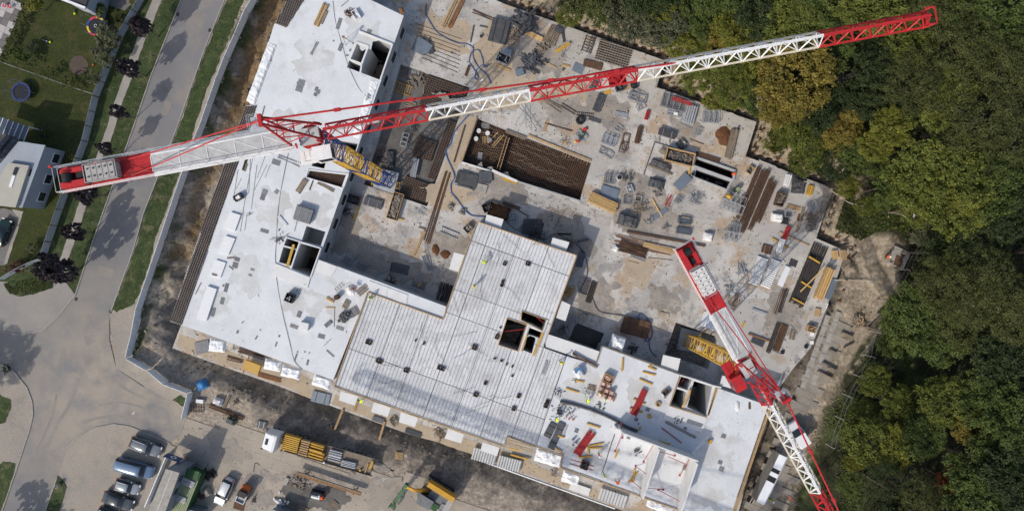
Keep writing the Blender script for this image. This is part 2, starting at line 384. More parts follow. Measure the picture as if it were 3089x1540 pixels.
# ---------------------------------------------------------------- outlines
UA=-0.348                                   # bearing of the building grid
UX=Vector((math.cos(UA),math.sin(UA),0));UY=Vector((-math.sin(UA),math.cos(UA),0))
ZS=4.2                                      # top of the raised blocks
WING=XY([(905,-75),(1018,-48),(1218,48),(961,782),(1346,924),(1336,962),(1110,880),(1005,1145),(550,980),(513,969),(563,819),
           (681,481),(741,320),(771,313),(836,137),(810,128),(827,74),(830,72),(865,0)],ZS)
W_SHAFT=TXY('A1',[(1395,285),(1700,405),(1590,725),(1285,610)],ZS)
W_CELL=TXY('B1',[(948,430),(1278,468),(1236,582),(922,488)],ZS)
W_CORE_A=TXY('B1',[(1110,140),(1385,185),(1360,268),(1085,200)],ZS)
W_CORE_B=TXY('B1',[(985,335),(1095,352),(1080,412),(965,388)],ZS)
W_STAIR_A=TXY('C1',[(740,-73),(855,-43),(835,27),(715,-8)],ZS)
W_STAIR_B=TXY('C1',[(872,-25),(1045,24),(955,272),(785,200)],ZS)
W_STAIR_C=TXY('C1',[(710,5),(826,38),(788,178),(670,145)],ZS)
W_RECESS=TXY('B1',[(920,930),(1092,984),(1048,1112),(875,1068)],ZS)
MID=XY([(1439,668),(1739,770),(1653,1008),(1629,1075),(1629,1039),(1708,1072),(1616,1342),(1529,1312),(1521,1342),(1236,1242),(1011,1162),(1110,880.5),(1336,962.5)],ZS)
MID[3]=P(1640,1043,ZS).to_2d();MID[4]=P(1645,1048,ZS).to_2d()
M_A=TXY('C2',[(880,650),(1062,712),(980,948),(800,890)],ZS)
M_B=TXY('C2',[(1015,585),(1235,665),(1200,768),(1005,666)],ZS)
M_C=TXY('C2',[(1085,735),(1195,778),(1180,832),(1066,795)],ZS)
M_D=TXY('C2',[(1065,820),(1090,808),(1135,825),(1140,850),(1105,970),(1025,940)],ZS)
EAST=XY([(1710,1072.5),(1722,1078),(1799,1099),(1816,1044),(2051,1130),(2317,1222),(2187,1600),(2060,1538),(1854,1465),(1690,1405),(1699,1365),(1618,1342.5)],ZS)
E_A=TXY('D3',[(603,65),(700,97),(665,190),(568,158)],ZS)
E_B=TXY('D3',[(560,178),(652,206),(612,358),(505,322)],ZS)
E_C=TXY('D3',[(718,108),(882,158),(826,420),(655,345)],ZS)
SHAFTS=[W_SHAFT,W_CORE_A,W_CORE_B,W_STAIR_A,W_STAIR_B,W_STAIR_C,M_A,M_B,M_C,M_D,E_A,E_B,E_C]
RIM=[(1380,-52),(1521,12),(1854,130),(2004,182),(1981,263),(2282,368),(2249,471),(2513,568),(2462,718),(2552,757),(2493,930)]
DECK=XY([(980,-140)]+RIM+[(2447,1047),(2393,1110),(2318,1215),(2215,1590),(2010,1590),(1854,1529),(1469,1392),(1383,1349),
          (1235,1309),(1125,1269),(995,1222),(938,1202),(845,1165),(618,1085),(520,1049),(548,975),(620,860),(760,480),(880,130)])
PIT_BIG=XY([(1441,355),(1785,488),(1748,608),(1393,489)])
PIT_WEST=XY([(1208,192),(1418,262),(1288,622),(1097,556),(1138,430)])
PIT_CRANE=XY([(2039,972),(2168,1016),(2135,1112),(2005,1068)])
SLOT_A=TXY('B3',[(730,320),(1075,440),(1060,505),(715,380)])
SLOT_B=TXY('B3',[(730,420),(1045,530),(1010,595),(720,485)])
POND=TXY('C2',[(1505,690),(1760,790),(1700,935),(1440,845)])

# ---------------------------------------------------------------- terrain
def offset_line(pl,d):
    out=[]
    for i,p in enumerate(pl):
        ns=[]
        for j in (i - 1,i):
            if 0 <= j<len(pl) - 1:
                e=(pl[j+1] - pl[j]).normalized();ns.append(Vector((-e.y,e.x)))
        if len(ns) == 2:
            b=(ns[0]+ns[1]).normalized();out.append(p+b*d/max(.4,b.dot(ns[0])))
        else: out.append(p+ns[0]*d)
    return out
RIM_W=XY(RIM);WALL_LINE=offset_line(RIM_W,1.15)
CREST_W=XY([(800,-140),(712,60),(664,200),(610,370),(555,500),(512,640),(470,800),(440,930),(450,1030),(520,1120),(640,1165),
              (760,1215),(900,1262),(1040,1300),(1160,1340),(1300,1388),(1430,1430),(1560,1475),(1750,1545),(1900,1610)])
CREST_E=XY([(2250,1610),(2325,1400),(2390,1230),(2440,1120),(2475,1050),(2510,950)])
PITP=CREST_W+CREST_E+WALL_LINE[::-1]
FENCE_W=XY([(800,-65),(775,3),(751,43),(721,113),(691,180),(665,247),(641,317),(618,383),(594,440),(567,521),(543,588),(520,658),(497,727),
              (473,797),(450,865),(428,930),(415,1002),(397,1074)])
WOOD=XY([(1380,-52),(1521,12),(1854,130),(2004,182),(1981,263),(2282,368),(2249,471),(2513,568),(2462,718),(2552,757),(2600,830),(2700,930),(2660,1000),(2560,1130),(2480,1300),(2400,1540),(2380,1700),(4500,1700),(4500,-900),(1380,-900)])
CLEARING=XY([(2552,757),(2640,700),(2700,690),(2740,740),(2720,850),(2690,930),(2640,1010),(2560,1130),(2480,1300),(2400,1540),(2290,1540),(2440,1120),(2500,930)])
def axis(lo,hi,st):
    far=[1.6 ** k*6 for k in range(1,13)]
    return np.array([lo - f for f in far[::-1]]+list(np.arange(lo,hi+st*.5,st))+[hi+f for f in far])
gx,gy=axis(-84,92,.42),axis(-46,50,.42)
X,Y=np.meshgrid(gx,gy)
ins=inside(PITP,X,Y)
d1,d2,d3=dist_line(CREST_W,X,Y),dist_line(CREST_E,X,Y),dist_line(WALL_LINE,X,Y)
nA,nB,nC=fnoise(X,Y,.28,1),fnoise(X,Y,.9,5),fnoise(X,Y,.12,9)
wob=(nB - .5)*2.4+(nA - .5)*2.6
depth=np.minimum(np.minimum(sstep(0,3.8,d1+wob),sstep(0,2.4,d2+wob)),sstep(0,.35,d3))
Z=np.where(ins,-2.8*depth,0.0)
fw=CREST_W[:9]
bank_w=inside(FENCE_W+CREST_W[8::-1],X,Y)
df=dist_line(FENCE_W,X,Y)
loose=(ins & (depth>.04)) | bank_w
lump=(nB - .42)*1.5+(fnoise(X,Y,1.6,3,3) - .5)*1.0
Z += np.where(ins,lump*sstep(0,.5,depth)*.8,0)
Z += np.where(bank_w,np.clip(lump,-.1,1)*sstep(.4,1.6,df)*1.0+.35*sstep(.5,2.2,df),0)
sb=(~ins) & (d1<3.2) & (X>-38) & (Y<-14)
Z += np.where(sb,np.clip(lump,0,1)*.55*(1 - d1/3.2),0)
inw=inside(WOOD,X,Y)
Z += np.where(inw & ~ins,-.85+1.5*sstep(.2,5,d3)+(nA - .5)*1.2*sstep(1.5,6,d3),0)
Z += np.where(inside(CLEARING,X,Y) & ~ins,(nB - .5)*.18,0)
Z -= .07
# what the ground is made of (soil, straw, ochre sand, leaf litter), not how it is lit
dust,grey,straw_c=np.array([.34,.285,.225]),np.array([.225,.20,.175]),np.array([.42,.365,.29])
ochre,dark,sand=np.array([.24,.165,.09]),np.array([.15,.13,.11]),np.array([.31,.255,.18])
litter,green=np.array([.035,.036,.018]),np.array([.06,.075,.025])
def mixc(a,b,t): return a+(b - a)*t[...,None]
Cc=np.broadcast_to(dust,X.shape+(3,)).copy()
Cc=mixc(Cc,np.broadcast_to(grey,Cc.shape),sstep(.45,.7,nA)*.5)
wbank=(ins & (X<-24) & (Y>-19)) | bank_w
cw=mixc(np.broadcast_to(grey,Cc.shape),np.broadcast_to(straw_c,Cc.shape),sstep(.38,.52,nB)*sstep(.3,.45,nA))
cw=mixc(cw,np.broadcast_to(green,Cc.shape),(1 - sstep(.6,2.2,df))*sstep(.38,.6,fnoise(X,Y,.35,21)))
cw=mixc(cw,np.broadcast_to(ochre,Cc.shape),sstep(.35,.8,depth)*ins*sstep(.35,.6,nC+.2*(nB - .5)))
Cc=np.where(wbank[...,None],cw,Cc)
sbank=(ins & ~wbank & (d1<9)) | sb
cs=mixc(np.broadcast_to(dark,Cc.shape),np.broadcast_to(np.array([.29,.25,.205]),Cc.shape),sstep(.45,.68,nB*.6+nA*.4))
Cc=np.where(sbank[...,None],cs,Cc)
ebank=ins & (d2<6) & (d1>9)
Cc=np.where(ebank[...,None],mixc(np.broadcast_to(np.array([.17,.14,.105]),Cc.shape),np.broadcast_to(dark,Cc.shape),sstep(.4,.65,nB)),Cc)
cf=mixc(np.broadcast_to(litter,Cc.shape),np.broadcast_to(green,Cc.shape),sstep(.45,.65,nA))
cf=mixc(np.broadcast_to(sand,Cc.shape),cf,np.maximum(sstep(1.6,4.2,d3+(nB - .5)*4),0))
Cc=np.where((inw & ~ins)[...,None],cf,Cc)
ccl=mixc(np.broadcast_to(np.array([.34,.285,.215]),Cc.shape),np.broadcast_to(np.array([.20,.165,.12]),Cc.shape),sstep(.46,.66,nB))
dcl=dist_line(CLEARING,X,Y,True);incl=inside(CLEARING,X,Y)
Cc=np.where((incl & ~ins)[...,None],mixc(cf,ccl,sstep(.0,1.2,dcl+(nB - .5)*2)),Cc)
garden=(X<P(300,0).x) & ~ins
ny,nx=X.shape
me=bpy.data.meshes.new('ground')
me.vertices.add(nx*ny);me.vertices.foreach_set('co',np.stack([X,Y,Z],-1).astype(np.float32).ravel())
ii=np.arange(nx*ny).reshape(ny,nx)
q=np.stack([ii[:-1,:-1],ii[:-1,1:],ii[1:,1:],ii[1:,:-1]],-1).reshape(-1,4)
me.loops.add(q.size);me.loops.foreach_set('vertex_index',q.ravel().astype(np.int32))
me.polygons.add(len(q));me.polygons.foreach_set('loop_start',np.arange(0,q.size,4,dtype=np.int32))
me.polygons.foreach_set('use_smooth',np.ones(len(q),bool));me.update(calc_edges=True)
ca=me.attributes.new('soil','FLOAT_COLOR','POINT')
ca.data.foreach_set('color',np.concatenate([Cc,np.ones(X.shape+(1,))],-1).astype(np.float32).ravel())
m=mk('ground',(.3,.25,.2),(.3,.25,.2),1,.95,bump=.25,bscale=1.3,fine=(2.0,.36))
nt=m.node_tree;att=nt.nodes.new('ShaderNodeAttribute');att.attribute_name='soil'
hs=[n for n in nt.nodes if n.type == 'HUE_SAT'][0]
nt.links.new(att.outputs['Color'],hs.inputs['Color'])
me.materials.append(m);ground=tag(link('ground',me),None,None,None,'structure')
_gx,_gy=gx,gy
def gz(x,y):
    i=int(np.clip(np.searchsorted(_gx,x) - 1,0,nx - 2));j=int(np.clip(np.searchsorted(_gy,y) - 1,0,ny - 2))
    u=(x - _gx[i])/(_gx[i+1] - _gx[i]);v=(y - _gy[j])/(_gy[j+1] - _gy[j])
    return float((Z[j,i]*(1 - u)+Z[j,i+1]*u)*(1 - v)+(Z[j+1,i]*(1 - u)+Z[j+1,i+1]*u)*v)

def sheet(name,pts,z,mat,rag=0.0,seed=0,kind='structure',thick=.05):
    pl=ragged(pts,.45,rag,seed) if rag else pts
    o=MB().prism(pl,z - thick,z,bottom=False).build(name,mat);o['kind']=kind;return o

# ---------------------------------------------------------------- street
KERB_L=XY([(575,-70),(547,0),(457,227),(400,393),(347,541),(283,721),(228,888),(180,949),(130,995),(60,1009),(0,997),(-120,975)])
KERB_R=XY([(707,-70),(678,0),(618,147),(533,388),(433,644),(400,762),(335,939)])
KERB_SW=XY([(-120,1085),(0,1095),(43,1119),(83,1170),(98,1212),(100,1252),(90,1295),(57,1395),(7,1540),(-20,1620)])
KERB_ARC=XY([(200,1352),(233,1319),(287,1289),(343,1278),(393,1285),(433,1302),(513,1335)])
KERB_SE=XY([(173,1437),(137,1540),(110,1620)])
ROADP=KERB_L+KERB_SW+[p for p in KERB_SE[::-1]]+KERB_ARC+XY([(547,1312),(560,1259),(533,1219),(427,1162),(350,1109),(330,1025),(330,955)])+KERB_R[::-1]
sheet('apron',XY([(700,-70),(800,-65),(775,3),(721,113),(665,247),(618,383),(567,521),(520,658),(473,797),(428,930),(397,1074),(458,1112),(510,1154),
      (580,1180),(563,1257),(547,1312),(433,1162),(350,1109),(330,955),(400,762),(533,388),(618,147)]),.0,'apron')
sheet('parking_apron',XY([(513,1335),(433,1302),(393,1285),(343,1278),(287,1289),(233,1319),(200,1352),(173,1437),(110,1620),(470,1620),(560,1400)]),.0,'apron',.12,3)
road=sheet('road',ROADP,.014,'asphalt')
sheet('left_pavement',XY([(228,888),(180,949),(130,995),(60,1009),(0,997),(-120,975),(-120,840),(30,850),(190,840)]),.05,'gravel_plaza')
sheet('corner_pavement',XY([(-120,1085),(0,1095),(43,1119),(83,1170),(98,1212),(100,1252),(90,1295),(57,1395),(7,1540),(-20,1620),(-160,1620)]),.05,'apron')
LAWN=XY([(575,-70),(547,0),(457,227),(400,393),(347,541),(283,721),(232,880),(222,888),(150,885),(60,893),(0,868),(-260,868),(-260,-120),(560,-120)])
sheet('grass_verge_west',LAWN,.02,'grass')
GARDEN=XY([(437,-70),(437,0),(370,117),(300,293),(267,428),(207,584),(140,776),(110,790),(20,840),(-260,850),(-260,-120)])
sheet('garden_lawn',GARDEN,.045,'lawn')
PATH=[(480,-60),(460,0),(437,60),(410,127),(390,180),(373,233),(343,317),(307,428),(293,468),(243,601),(187,768),(150,850),(120,890),(150,895),(215,885),(200,850),(207,792),(210,771),(267,601),(323,438),(333,428),(370,307),
        (397,240),(417,183),(433,133),(467,53),(488,0),(505,-60)]
sheet('footpath',XY(PATH),.045,'path_paving',.14,11)
sheet('grass_verge_east',XY([(708,-70),(685,0),(622,147),(538,388),(438,644),(404,765),(340,932),(353,942),(407,915),(447,809),(467,724),(520,584),(580,404),(618,287),(651,207),(701,93),(735,0),(755,-70)]),.035,'grass',.22,4)
sheet('grass_patch_corner',XY([(10,855),(160,830),(160,868),(120,880),(70,893),(30,885)]),.075,'grass',.25,6)
sheet('grass_patch_pavement',XY([(-60,1180),(0,1187),(34,1205),(33,1235),(18,1272),(-60,1300)]),.075,'grass',.25,7)
sheet('grass_patch_south',XY([(-60,1440),(10,1390),(48,1396),(30,1470),(8,1530),(-20,1600),(-90,1600)]),.075,'grass',.2,8)
sheet('grass_wedge',XY([(174,1434),(190,1447),(201,1468),(180,1540),(165,1610),(115,1610),(138,1540)]),.075,'grass',.12,9)
sheet('grass_patch_fence',XY([(520,1205),(545,1190),(570,1200),(562,1226),(545,1222)]),.03,'grass',.3,10)
for i,pl in enumerate(([(500,300),(520,307),(505,350),(485,343)],[(300,800),(345,812),(338,840),(293,828)],[(250,1010),(275,1000),(290,1030),(262,1042)],[(600,40),(625,45),(612,85),(590,78)])):
    MB().prism(XY(pl),0,.0215,bottom=False).build('repair_patch','tyre_track',road)
def kerb(line,name='kerb'):
    k=tag(link(name,None),None,None,None,'structure')
    for i in range(len(line) - 1):
        a,b=line[i],line[i+1];L=(b - a).length;n=max(1,round(L/1.6))
        for j in range(n):
            p,q=a.lerp(b,(j+.012)/n),a.lerp(b,(j+.988)/n)
            MB().bar((p.x,p.y,.045),(q.x,q.y,.045),.15,.13).build('kerb_stone','kerb',k)
    return k
for ln in (KERB_L[:-1],KERB_R,KERB_SW[1:],KERB_ARC,KERB_SE): kerb(ln)
def disc(name,c,r,z,h,mat,label,cat,n=20,parent=None):
    mb=MB();mb.prism([(c.x+r*math.cos(2*math.pi*k/n),c.y+r*math.sin(2*math.pi*k/n)) for k in range(n)],z,z+h)
    o=mb.build(name,mat,parent)
    return tag(o,label,cat) if label else o
for s,x,y,lab in (('A0',1553,403,'round pale manhole cover in the upper street among tree shadows'),('C0',755,493,'round pale manhole cover near the left kerb at the junction'),
                     ('C0',572,1038,'round pale manhole cover in the middle of the junction')):
    disc('manhole_cover',T(s,x,y),.31,.014,.012,'manhole',lab,'manhole')
for s,x,y,lab in (('A0',1608,132,'dark storm drain by the left kerb at the top of the street'),('A1',45,275,'dark storm drain by the right kerb of the upper street'),
                     ('C0',690,478,'dark storm drain at the left kerb beside the manhole'),('C0',1002,588,'dark storm drain at the right kerb below the grass verge')):
    c=T(s,x,y);mb=MB().box((c.x,c.y,.02),(.42,.5,.03),UA)
    for k in range(4): mb.box((c.x+UX.x*(k - 1.5)*.09,c.y+UX.y*(k - 1.5)*.09,.038),(.04,.46,.012),UA)
    tag(mb.build('storm_drain','drain'),lab,'drain')
a,b=T('D0',1200,410),T('D0',1216,385)
tag(MB().bar((a.x,a.y,.018),(b.x,b.y,.018),.12,.008).build('road_marking','marking'),'short white painted dash on the side road asphalt','marking')

for k,(pts,w) in enumerate((([(540,1020),(700,900),(900,820),(1100,810),(1290,860)],.3),([(760,480),(880,445),(1060,425),(1200,445),(1290,490)],.45),([(900,330),(1060,302),(1200,320),(1330,365)],.3),([(430,700),(520,500),(640,300),(720,60)],.5),([(1000,60),(1080,140),(1200,215),(1400,300)],.4),([(300,760),(380,640),(470,420),(520,200)],.35))):
    q_=[T('D0',*p) for p in pts];out=[]
    for i in range(len(q_) - 1):
        for j in range(6):
            t_=j/6;p0,p1,p2,p3=q_[max(i - 1,0)],q_[i],q_[i+1],q_[min(i+2,len(q_) - 1)];out.append(.5*((2*p1)+(p2 - p0)*t_+(2*p0 - 5*p1+4*p2 - p3)*t_*t_+(3*p1 - p0 - 3*p2+p3)*t_ ** 3))
    L_=offset_line([p.to_2d() for p in out],w/2);R_=offset_line([p.to_2d() for p in out],-w/2)
    if k != 0: MB().prism(ragged(L_+R_[::-1],.4,.12,k),.0,.0165+.001*k,bottom=False).build('tyre_mark','tyre_track',road)
# ---------------------------------------------------------------- yard and site road: concrete panels
def panel_field(name,poly,ang,L,W,z,mat,gap=.03,jit=.02,drop=.0,seed=1):
    root=tag(link(name,None),None,None,None,'structure');r=random.Random(seed)
    c,s=math.cos(ang),math.sin(ang);loc=[(p[0]*c+p[1]*s,-p[0]*s+p[1]*c) for p in poly]
    x0,x1=min(p[0] for p in loc),max(p[0] for p in loc);y0,y1=min(p[1] for p in loc),max(p[1] for p in loc)
    me=None;y=y0;row=0
    while y<y1:
        x=x0+(row % 2)*L*.3
        while x<x1:
            cx,cy=x+L/2,y+W/2;wx,wy=cx*c - cy*s,cx*s+cy*c
            if inside(poly,np.array([wx]),np.array([wy]))[0] and r.random() >= drop:
                if me is None:
                    o=MB().prism([(-L/2+gap,-W/2+gap),(L/2 - gap,-W/2+gap),(L/2 - gap,W/2 - gap),(-L/2+gap,W/2 - gap)],-.1,0).build('panel',mat,root);me=o.data
                else: o=link('panel',me,root)
                o.location=(wx,wy,z+r.uniform(-jit,jit));o.rotation_euler=(r.uniform(-.004,.004),r.uniform(-.004,.004),ang+r.uniform(-jit,jit)*.4)
            x += L
        y += W;row += 1
    return root
panel_field('yard',XY([(560,1262),(620,1268),(760,1300),(860,1330),(960,1400),(1100,1420),(1250,1440),(1500,1560),(1500,1620),(470,1620),(520,1400),(515,1340)]),-.33,3.0,1.5,-.005,'yard_panel',.007,.006)
yd=[o for o in bpy.data.objects if o.name == 'yard'][0]
for i,(pts,mat) in enumerate((([(870,1440),(1010,1455),(1060,1500),(1000,1540),(880,1520),(850,1470)],'pit_dirt_shade'),([(620,1300),(700,1320),(760,1380),(700,1400),(640,1360)],'apron'),([(1010,1330),(1120,1370),(1190,1420),(1080,1420),(960,1370)],'grime'),([(700,1440),(800,1450),(840,1530),(720,1540)],'grime'),([(1100,1440),(1240,1480),(1260,1540),(1120,1540)],'apron'),([(560,1330),(610,1350),(600,1430),(550,1410)],'grime'),([(760,1420),(1200,1440),(1240,1470),(900,1455),(740,1440)],'grime'))):
    MB().prism(ragged(XY(pts),.4,1.0,i+120),-.02,.012+.0015*i,bottom=False).build('mud_patch',mat,yd)
SITE_ROAD=XY([(2530,955),(2565,980),(2575,1010),(2545,1060),(2510,1150),(2470,1230),(2425,1330),(2340,1560),(2300,1620),(2240,1620),(2320,1390),(2380,1240),(2420,1130),(2450,1070)])
panel_field('site_road',SITE_ROAD,-.42,3.0,1.02,.05,'road_panel',.014,.02,.0,2)
a,b=T('E2',715,300),T('E2',480,960)
mbk=MB()
kb=tag(link('site_road_edge',None),None,None,None,'structure')
for off in (0,1):
    for j in range(7):
        p,q=a.lerp(b,(j+.02)/7),a.lerp(b,(j+.98)/7);o2=Vector((1.5,.55,0))*off
        MB().bar((p.x+o2.x,p.y+o2.y,.06),(q.x+o2.x,q.y+o2.y,.06),.75,.14).build('edge_slab','concrete_old',kb)

# ---------------------------------------------------------------- courtyard deck with its pits
deck=struct('courtyard_deck',MB().prism(DECK,-2.9,0,SHAFTS+[PIT_BIG,PIT_WEST,PIT_CRANE,SLOT_A,SLOT_B,POND],bottom=False,side_mi=1),['deck','wall_concrete'])
def floor_part(name,poly,z,mat,parent): return MB().prism(poly,z - .1,z).build(name,mat,parent)
def mesh_mat(name,poly,z,parent,mat,sp1=.2,sp2=.2,w=.03,holes=(),ang=UA):
    mb=MB()
    for p,q in hatch(poly,holes,ang,sp1): mb.bar((p[0],p[1],z),(q[0],q[1],z),w)
    for p,q in hatch(poly,holes,ang+math.pi/2,sp2): mb.bar((p[0],p[1],z+w),(q[0],q[1],z+w),w)
    o=mb.build(name,mat,parent);o['kind']='stuff';return o
floor_part('pit_floor',PIT_BIG,-1.5,'rebar_dark',deck)
mesh_mat('reinforcement',PIT_BIG,-1.25,deck,'rust',.3,.3,.08)
floor_part('pit_floor',PIT_WEST,-.8,'pit_dirt_shade',deck)  # floor colour darkened in place of the shade beside the wing
for qd in ([(1290,226),(1410,266),(1385,345),(1265,318)],[(1263,411),(1319,428),(1299,488),(1243,469)],[(1222,530),(1303,558),(1287,618),(1210,590)],
           [(1352,362),(1384,372),(1318,545),(1288,536)]):
    pl=XY(qd,-.4);floor_part('formwork',pl,-.5,'pit_dirt_shade',deck);mesh_mat('reinforcement',pl,-.4,deck,'rust',.34,.34,.07)
floor_part('pit_floor',PIT_CRANE,-2.5,'rubble',deck)
floor_part('slot_floor',SLOT_A,-2.7,'black',deck);floor_part('slot_floor',SLOT_B,-2.7,'black',deck)  # floors blacked for the shade down in the slots
floor_part('puddle',POND,-.55,'water_dark',deck)
# low kerbs cast round the twin slot and the big pit
def rim(poly,z0,z1,w,mat,parent,name='kerb'):
    n=len(poly)
    for i in range(n):
        p,q=poly[i],poly[(i+1) % n]
        zt=z1+.004*i;MB().bar((p[0],p[1],(z0+zt)/2),(q[0],q[1],(z0+zt)/2),w,zt - z0).build(name,mat,parent)
for sl in (SLOT_A,SLOT_B):
    for i in range(4): p,q=Vector(sl[i]),Vector(sl[(i+1) % 4]);c_=sum((Vector(v) for v in sl),Vector((0,0)))/4;e=(q - p).normalized();n_=Vector((-e.y,e.x));n_=n_ if n_.dot(c_ - p)>0 else -n_;MB().bar((*(p+n_*(.04+.002*i)),-1.4),(*(q+n_*(.04+.002*i)),-1.4),.05,2.6).build('slot_shade_panel','black',deck)  # added black panels stand in for shade on the slot walls
rim(offset_line([Vector(p) for p in SLOT_A]+[Vector(SLOT_A[0])],.16)[:4],-.3,.35,.26,'wall_concrete',deck)
rim(offset_line([Vector(p) for p in SLOT_B]+[Vector(SLOT_B[0])],.12)[:4],-.3,.22,.2,'wall_concrete',deck)
for k in range(80):
    u,v=rng.uniform(.02,.8),(k % 16+rng.uniform(.1,.9))/16;A0_,B0_,C0_,D0_=[Vector(p) for p in PIT_BIG]
    pts=[]
    for j in range(9): uu=u+.022*j;q2=A0_.lerp(B0_,uu).lerp(D0_.lerp(C0_,uu),v);pts.append(Vector((q2.x,q2.y+.12*math.sin(j*1.6+k),-1.05)))
    MB().tube(pts,.018,4).build('tie_wire','timber_old',deck)
# ribs across the rebar pit
a,b=T('B2',890,130,-.5),T('B2',800,425,-.5)
for off in (-.22,.22): MB().bar(a+UX*off,b+UX*off,.09,.7).build('pit_stop_board','timber',deck)
for k in range(11):
    p=a.lerp(b,(k+.5)/11);MB().bar(p - UX*.25,p+UX*.25,.08).build('spacer','timber_old',deck)
MB().bar(T('B2',870,70,.1),T('B2',1050,140,.1),.55,.2).build('pit_edge_board','timber_old',deck)
for p0,p1 in (((1070,110),(1210,170)),((1210,170),(1370,235)),((1370,235),(1640,340))): MB().bar(T('B2',*p0,.1),T('B2',*p1,.1),.3,.22).build('pit_edge_board','timber',deck)
MB().bar(T('B2',745,428,.2),T('B2',975,530,.2),.35,.4).build('pit_kerb','plate_concrete',deck)
MB().bar(T('B2',980,530,.1),T('B2',1540,705,.1),.22,.25).build('pit_kerb','wall_concrete',deck)
MB().bar(T('B2',470,355,.1),T('B2',745,440,.1),.22,.25).build('pit_kerb','plate_concrete',deck)
MB().bar(T('A2',606,1062,.1),T('B2',466,355,.1),.2,.25).build('pit_kerb','timber',deck)
# white insulation band on the south edge
a,b=P(1469,1392),P(1856,1530)
MB().bar((a.x - .05,a.y - .12,-.5),(b.x - .05,b.y - .12,-.5),.16,1.2).build('edge_insulation','foil_white',deck)
# tan dirt and pour edges lying on the deck
for i,(nm,pts,mat,rg) in enumerate((('slab_strip',[(1293,620),(1330,632),(1440,350),(1405,338)],'deck_tan',.1),('dust_layer',[(1420,160),(1480,60),(1600,110),(1640,200),(1560,330),(1440,310)],'deck_tan',.5),
     ('slab_strip',[(1300,640),(1420,690),(1395,780),(1255,740)],'deck_light',.05),('dust_layer',[(1750,230),(1830,300),(1700,330),(1600,300)],'deck_tan',.6),('slab_strip',[(1745,612),(1850,650),(1790,830),(1720,780),(1430,660),(1500,560)],'deck_light',.08),
     ('slab_strip',[(2140,960),(2260,900),(2440,900),(2430,1040),(2300,1190),(2190,1120)],'deck_light',.3),('slab_strip',[(2290,480),(2500,575),(2450,730),(2380,800),(2260,700)],'deck_light',.2),
     ('dust_layer',[(540,1005),(620,1035),(840,1110),(960,1150),(1000,1215),(850,1160),(620,1078),(535,1045)],'deck_tan',.1),('dust_layer',[(1010,1190),(1240,1270),(1530,1360),(1700,1440),(1860,1500),(1860,1525),(1470,1385),(1240,1305),(1000,1218)],'deck_tan',.1),
     ('slab_strip',[(1860,150),(1985,200),(1975,262),(2270,365),(2240,470),(2110,425),(1960,330),(1850,290)],'deck_light',.25))):
    MB().prism(ragged(XY(pts),.5,rg,i),-.04,.004+.0012*i,bottom=False).build(nm,mat,deck)

for i,(pts,mat) in enumerate((([(1290,40),(1400,60),(1420,170),(1300,150),(1250,90)],'deck_tan'),([(1560,60),(1700,130),(1690,230),(1580,220),(1520,150)],'grime'),([(1880,500),(2000,560),(2060,700),(1960,740),(1850,680)],'grime'),([(1640,640),(1760,700),(1700,760),(1560,690)],'grime'),([(1260,560),(1390,540),(1440,600),(1330,640)],'deck_tan'),([(1880,780),(1960,770),(1970,850),(1890,880)],'deck_tan'),
     ([(1760,250),(1900,320),(1880,400),(1760,350)],'grime'),([(1020,640),(1090,640),(1080,760),(1000,770)],'grime'),([(2020,340),(2110,370),(2090,430),(2010,410)],'grime'),([(2330,880),(2440,900),(2400,1020),(2300,1000)],'grime'),([(1300,280),(1400,300),(1500,340),(1400,350)],'grime'),([(1440,500),(1560,540),(1600,600),(1500,650),(1410,590)],'grime'),([(1640,620),(1740,640),(1800,760),(1740,790),(1640,700)],'grime'),([(1740,830),(1860,850),(1840,960),(1740,930)],'grime'),([(1960,850),(2060,880),(2040,950),(1950,930)],'grime'),([(1300,690),(1420,720),(1390,790),(1270,760)],'grime'),([(1040,700),(1180,740),(1330,860),(1200,840),(1020,770)],'grime'),([(1620,300),(1740,290),(1780,360),(1680,390)],'grime'),([(2150,390),(2200,380),(2230,440),(2160,470)],'deck_tan'))):
    MB().prism(ragged(XY(pts),.4,1.1,i+50),-.04,.018+.0012*i,bottom=False).build('dirt_patch',mat,deck)

# ---------------------------------------------------------------- retaining wall on the wooded side
rw=thing('retaining_wall','rusty soldier pile retaining wall along the wood beside the deck','wall')
for i in range(len(WALL_LINE) - 1):
    a,b=WALL_LINE[i],WALL_LINE[i+1];L=(b - a).length;d=(b - a)/L;n=Vector((-d.y,d.x));k=max(1,round(L/1.7))
    for j in range(k):
        p,q=a+d*(L*j/k),a+d*(L*(j+1)/k);top=-.95+.2*rng.random()
        MB().bar((p.x,p.y,top/2 - 1.4),(q.x,q.y,top/2 - 1.4),.1,top+2.8).build('lagging_panel','rust',rw)
        if rng.random()<.15: continue
        h=rng.uniform(-.55,.7);pc=p+n*rng.uniform(.15,.35)+d*rng.uniform(-.3,.3);mb=MB();mz=(h - 2.8)/2;ang=math.atan2(d.y,d.x)+rng.uniform(-.1,.1)
        mb.box((pc.x,pc.y,mz),(.03,.24,h+2.8),ang)
        for s_ in (-.13,.13): mb.box((pc.x+n.x*s_,pc.y+n.y*s_,mz),(.24,.03,h+2.8),ang)
        mb.build('soldier_pile','rust_orange' if rng.random()<.6 else 'timber_old',rw)

